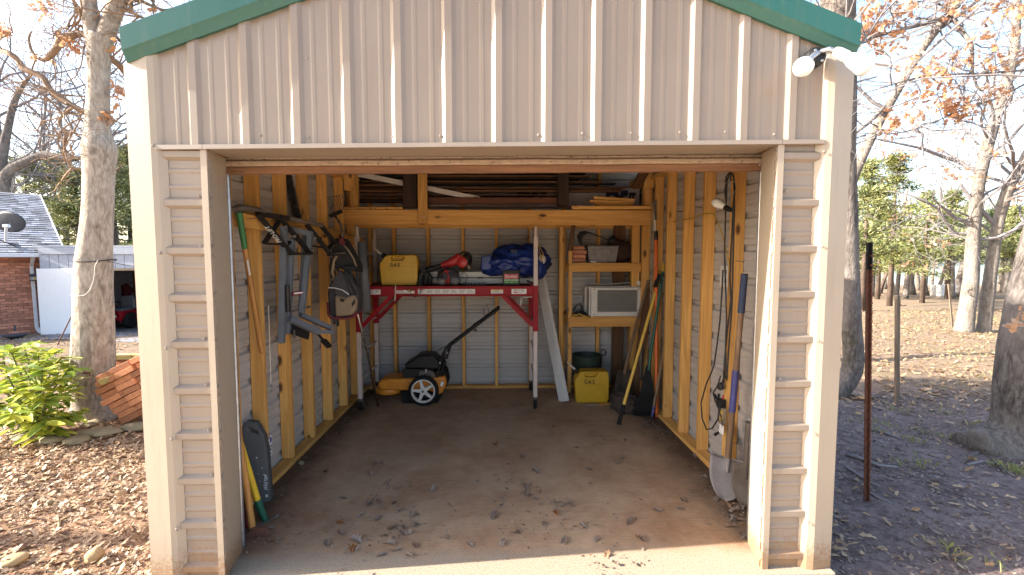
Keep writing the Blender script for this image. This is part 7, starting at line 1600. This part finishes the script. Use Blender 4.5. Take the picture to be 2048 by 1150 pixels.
for k in range(9):
    for q in range(3):
        off = (.5 if k % 2 else 0) * .0
        c = base + ndir * (.030 + k * .0595) + cdir * (.102 + q * .208 - .03 * k * (k < 7) * .35 + rg.uniform(-.016, .016)) + V((-.004 * k, rg.uniform(-.022, .018), 0))
        put_brick(c, th + rg.uniform(-.035, .035), rg.uniform(-.10, .10))
        if q < 2: put_brick(c + V((0, .10, 0)), th + rg.uniform(-.02, .02), rg.uniform(-.05, .05))
c = P(225, 756, y0 - .02); put_brick(c, R(20), R(12), 'brick_yellow', 'mossy yellow brick lying tilted on top of the tilted stack')
y1 = 5.12; zb_ = gz(-3.9, y1)
for k in range(12):
    for q in range(2):
        c = V((P(252, 740, y1).x + q * .208 + rg.uniform(-.012, .012) + (.02 if k % 2 else -.02), y1 + rg.uniform(-.01, .01), zb_ + .031 + k * .0595))
        if c.z < P(252, 716, y1).z: put_brick(c, rg.uniform(-.02, .02), rg.uniform(-.06, .06), g='bricks in the upright stack behind the tilted one', deflab='red clay brick in the upright stack behind the tilted one')
zt_ = zb_ + .031 + 12 * .0595
top = [zb_ + .031 + k * .0595 for k in range(13) if zb_ + .031 + k * .0595 < P(252, 716, y1).z][-1] + .0595
for q, lab in ((0, 'left pale yellow brick topping the upright stack'), (1, 'right pale yellow brick topping the upright stack')): put_brick(V((P(252, 740, y1).x + q * .208, y1, top)), 0, rg.uniform(-.05, .05), 'brick_yellow', lab)
def stone(u0, u1, v0, v1, m, lab, name='edging_stone', seed=0, dp=.09):
    b_ = PG((u0 + u1) / 2, v1); s_ = px(b_.y); w_ = (u1 - u0) * s_ / 2; hh = max(.03, (v1 - v0) * s_ * .62)
    o = MB().blob(b_ + V((0, dp, hh * .42)), (w_, dp, hh * .7), 3, .16, 1.4, seed, rot=Matrix.Rotation(R(seed * 37 % 20 - 10), 3, 'Z')).build(name, M[m], smooth=50); tag(o, lab, 'stone')
stone(146, 222, 856, 878, 'stone', 'long mossy edging stone in front of the oak roots', seed=1); stone(228, 290, 846, 866, 'stone', 'mossy edging stone below the tilted brick stack', seed=2); stone(112, 158, 874, 893, 'stone', 'brown edging stone left of the long mossy one', seed=3); stone(60, 112, 872, 892, 'stone', 'edging stone half under the laurel leaves', seed=4); stone(5, 58, 868, 886, 'stone', 'edging stone at the far left under the laurel', seed=5); stone(150, 186, 843, 858, 'stone', 'flat grey stone against the oak root behind the edging', seed=6)
stone(159, 189, 1096, 1131, 'stone_pale', 'pale yellow block of stone lying on the leaf litter', 'loose_stone', 7, .05); stone(-20, 24, 1118, 1142, 'stone_pale', 'pale flat stone at the left frame edge on the litter', 'loose_stone', 8, .06); stone(88, 100, 1003, 1012, 'stone', 'small dark stone on the leaf litter near the bright strip', 'loose_stone', 9, .02); stone(2000, 2048, 700, 712, 'stone', 'low grey stone right of the leaning oak pair', 'loose_stone', 10, .15)

# ================================================================ posts on the right
y = PG(1737, 1002).y
b_ = PG(1737, 1002); t = empty('rusty_post', b_, 'rusty studded steel fence post with a dark tip right of the shed', 'fence post')
tpz = P(1742, 484, y); b0 = V((b_.x, b_.y, b_.z - .06)); t0 = V((tpz.x, b_.y, tpz.z)); mid = b0.lerp(t0, .90)
def tpost(a, c, m, nm):
    return MB().bar(a + V((0, .012, 0)), c + V((0, .012, 0)), .046, .006).bar(a, c, .007, .028).build(nm, M[m], t, bevel=.001)
tpost(b0, mid, 'rust', 'post'); tpost(mid, t0, 'black_metal', 'post_tip')
for k in range(26): p = b0.lerp(t0, .10 + .034 * k); MB().box(p + V((-.006, -.012, 0)), (.014, .018, .012)).build('stud', M['rust'], t)
b_ = PG(1794, 806); tpz = P(1795, 590, b_.y); t = empty('wooden_post', b_, 'thin split weathered wooden post in the field behind the rusty one', 'fence post')
board('post', V((b_.x, b_.y, b_.z - .05)), V((tpz.x, b_.y, tpz.z)), .05, .04, (1, 0, 0), M['wood_grey'], t, .008); board('splinter', V((b_.x - .03, b_.y, tpz.z - .55)), V((b_.x - .045, b_.y, tpz.z - .06)), .02, .02, (1, 0, 0), M['wood_dark'], t)
MB().tube([V((b_.x - .05, b_.y, tpz.z - .1)), V((b_.x - .03, b_.y - .03, tpz.z - .13)), V((b_.x + .02, b_.y - .03, tpz.z - .12))], .006, 5).build('wire_tie', M['iron'], t)
b_ = PG(1906, 657); tpz = P(1897, 568, b_.y); o = board('leaning_stake', V((b_.x, b_.y, b_.z - .05)), V((tpz.x, b_.y, tpz.z)), .045, .03, (1, 0, 0), M['wood_grey']); tag(o, 'leaning wooden stake in front of the white box on the field', 'stake')
g_ = PG(1901, 594); yb_ = g_.y; a, c = P(1880, 594, yb_), P(1922, 571, yb_); t = empty('white_box', g_, 'white oblong box lying on the field beyond the leaning stake', 'box')
MB().box(((a.x + c.x) / 2, yb_ + .4, (a.z + c.z) / 2), (c.x - a.x, .8, c.z - a.z)).build('box_body', M['white'], t, bevel=.10, seg=3)
MB().box(((a.x + c.x) / 2, yb_ + .4, c.z + .01), ((c.x - a.x) * .96, .76, .03)).build('lid', M['white'], t, bevel=.01)
o = MB().tube([PG(1726, 575) + V((.0 + .18 * math.cos(q), 0, .55 + .18 * math.sin(q))) for q in np.linspace(0, 6.283, 18)[:-1]], .012, 5, closed=True).build('wire_hoop', M['rust'], smooth=True); MB().tube([PG(1726, 575), PG(1726, 575) + V((0, 0, .38))], .012, 5).build('hoop_stake', M['rust'], o); tag(o, 'thin rusty wire hoop seen beside the mossy trunk', 'hoop')
for pts, r_, lab in ((((1690, 912), (1720, 920), (1760, 935), (1795, 938)), .016, 'grey fallen stick lying behind the rusty post'), (((1735, 985), (1760, 1000), (1790, 1010), (1785, 1004)), .008, 'small twig at the foot of the rusty post'), (((1935, 932), (1965, 925), (2000, 932)), .011, 'pale stick lying at the right trunk foot'), (((1870, 955), (1875, 962)), .010, 'tiny pale stick on the bare earth'), (((1690, 935), (1740, 968), (1760, 975)), .010, 'twig lying left of the rusty post'), (((1730, 860), (1770, 868), (1800, 880)), .014, 'thin stick in the shade behind the rusty post')):
    o = MB().tube([PG(u, v) + V((0, 0, r_)) for u, v in pts], [r_, r_, r_ * .8, r_ * .5][:len(pts)], 6).build('fallen_stick', M['twig'], smooth=True); tag(o, lab, 'stick')
for pts, r_, lab in ((((115, 1035), (118, 1055), (110, 1070), (135, 1078)), .006, 'forked dry twig on the litter below the bright strip'), (((150, 1028), (120, 1045), (118, 1062)), .005, 'curved dry twig crossing the forked one'), (((0, 1120), (30, 1112), (60, 1110)), .007, 'pale twig near the flat stone at the left edge'), (((130, 1000), (180, 1004), (215, 1000)), .004, 'thin straw coloured twig along the bright strip')):
    o = MB().tube([PG(u, v) + V((0, 0, r_ + .006)) for u, v in pts], r_, 5).build('dry_twig', M['straw'], smooth=True); tag(o, lab, 'twig')

# ================================================================ litter and grass
def litter(name, n_, xr, yr, m, label, seed, size=(.04, .085), dens=None, flat=.35):
    rg = np.random.default_rng(seed); vs = []; fs = []; k = 0; tries = 0
    while k < n_ and tries < n_ * 6:
        tries += 1; x = rg.uniform(*xr); y = yr[0] + (yr[1] - yr[0]) * rg.random() ** 1.35
        if dens and rg.random() > dens(x, y): continue
        if abs(x) < 1.80 and 2.15 < y < 5.75: continue
        s_ = rg.uniform(*size); a_ = rg.uniform(0, 6.283); ca, sa = math.cos(a_), math.sin(a_); t1, t2 = rg.normal(0, flat), rg.normal(0, flat); cu = rg.uniform(-.1, .5); z = gz(x, y) + .004 + abs(rg.normal(0, .010))
        P_ = ((0, -.5, 0), (.2, -.22, cu * .3), (.13, .0, cu * .15), (.27, .18, cu * .4), (.1, .36, cu * .1), (0, .52, .0), (-.1, .36, cu * .1), (-.27, .18, cu * .4), (-.13, .0, cu * .15), (-.2, -.22, cu * .3)); n = len(vs)
        for px_, py_, pz_ in P_:
            zz_ = pz_ + px_ * t1 + py_ * t2; vs.append((x + s_ * (px_ * ca - py_ * sa), y + s_ * (px_ * sa + py_ * ca), max(z + s_ * (zz_ + .12), gz(x, y) + .002)))
        fs += [(n, n + 1, n + 2, n + 8, n + 9), (n + 2, n + 3, n + 4, n + 5, n + 6, n + 7, n + 8)]; k += 1
    me = bpy.data.meshes.new(name); me.from_pydata(vs, [], fs); me.materials.append(M[m]); o = bpy.data.objects.new(name, me); link(o, Matrix.Identity(4)); tag(o, label, kind='stuff')
litter('leaf_litter', 15000, (-6.0, -1.72), (1.6, 5.6), 'leaf_brown', 'brown fallen oak leaves covering the ground left of the shed', 1, (.022, .068), lambda x, y: 1.0 if y > 3.0 else .40)
litter('leaf_litter', 7000, (-14, -2.2), (4.6, 13), 'leaf_brown', 'fallen leaves on the ground towards the house', 2, (.04, .09))
litter('leaf_litter', 1500, (1.76, 6.5), (1.6, 5.6), 'leaf_brown', 'sparse fallen leaves on the shaded earth right of the shed', 3, (.02, .075), lambda x, y: .9 if (x < 2.3 and y > 2.4) or y > 5.0 else .16)
litter('leaf_litter', 16000, (2.0, 22), (5.4, 20), 'leaf_brown', 'fallen leaves over the sunlit field right of the shed', 5, (.05, .11))
litter('front_leaves', 60, (.1, .5), (2.14, 2.19), 'leaf_brown', 'few dead leaves along the front edge of the slab', 6, (.03, .06))
def chips(name, n_, xr, yr, m, label, seed):
    rg = np.random.default_rng(seed); vs = []; fs = []
    for i in range(n_):
        x = rg.uniform(*xr); y = yr[0] + (yr[1] - yr[0]) * rg.random() ** 1.3; s_ = rg.uniform(.006, .020); a_ = rg.uniform(0, 6.283); z = gz(x, y) + .005; n = len(vs); ax = np.array([math.cos(a_), math.sin(a_), rg.normal(0, .3)]) * s_; bx_ = np.array([-math.sin(a_), math.cos(a_), rg.normal(0, .4)]) * s_ * rg.uniform(.3, .7); c = np.array([x, y, z])
        vs += [tuple(c - ax), tuple(c + bx_), tuple(c + ax), tuple(c - bx_)]; fs.append((n, n + 1, n + 2, n + 3))
    me = bpy.data.meshes.new(name); me.from_pydata(vs, [], fs); me.materials.append(M[m]); o = bpy.data.objects.new(name, me); link(o, Matrix.Identity(4)); tag(o, label, kind='stuff')
chips('bark_chips', 26000, (-5.5, -1.74), (1.6, 4.2), 'leaf_brown', 'small leaf and bark chips in the litter left of the shed', 11)
chips('bark_chips', 16000, (1.75, 6.2), (1.5, 5.8), 'leaf_crumb', 'small bits of bark and leaf on the shaded earth at right', 12)
def grass(name, cen, label, seed, hgt=(.025, .07)):
    rg = np.random.default_rng(seed); vs = []; fs = []
    for x0_, y0_, n_, sp in cen:
        for i in range(n_):
            x = x0_ + rg.normal(0, sp); y = y0_ + rg.normal(0, sp); z = gz(x, y); a_ = rg.uniform(0, 6.283); hh = rg.uniform(*hgt); ln = rg.uniform(.2, .9) * hh; w_ = .0026; n = len(vs); c_, s__ = math.cos(a_), math.sin(a_)
            vs += [(x - s__ * w_, y + c_ * w_, z), (x + s__ * w_, y - c_ * w_, z), (x + c_ * ln * .4 + s__ * w_ * .7, y + s__ * ln * .4 - c_ * w_ * .7, z + hh * .7), (x + c_ * ln, y + s__ * ln, z + hh)]; fs.append((n, n + 1, n + 2, n + 3))
    me = bpy.data.meshes.new(name); me.from_pydata(vs, [], fs); me.materials.append(M['grass']); o = bpy.data.objects.new(name, me); link(o, Matrix.Identity(4)); tag(o, label, kind='stuff')
tf = []
for u, v, n_, sp in ((1765, 850, 30, .06), (1755, 865, 25, .05), (1830, 885, 30, .05), (1845, 932, 26, .05), (1805, 932, 18, .05), (1890, 826, 30, .08), (1800, 822, 20, .06), (1895, 1100, 14, .03), (2022, 940, 60, .05), (2035, 948, 40, .04), (1850, 868, 18, .05), (1885, 875, 20, .05), (1710, 842, 20, .06), (1920, 1118, 8, .03), (1990, 1130, 8, .03), (1940, 850, 18, .06)): p = PG(u, v); tf.append((p.x, p.y, n_, sp))
grass('grass_tufts', tf, 'sparse green grass tufts on the bare earth at right', 3)
rg = random.Random(8); grass('field_grass', [(rg.uniform(2, 20), rg.uniform(6.5, 20), 30, .35) for k in range(260)], 'short dry winter grass on the field', 4, (.03, .08))
grass('slab_edge_grass', [(rg.uniform(-1.7, 1.7), 2.15, 10, .012) for k in range(60)], 'thin fringe of grass along the front slab edge', 6, (.02, .06))
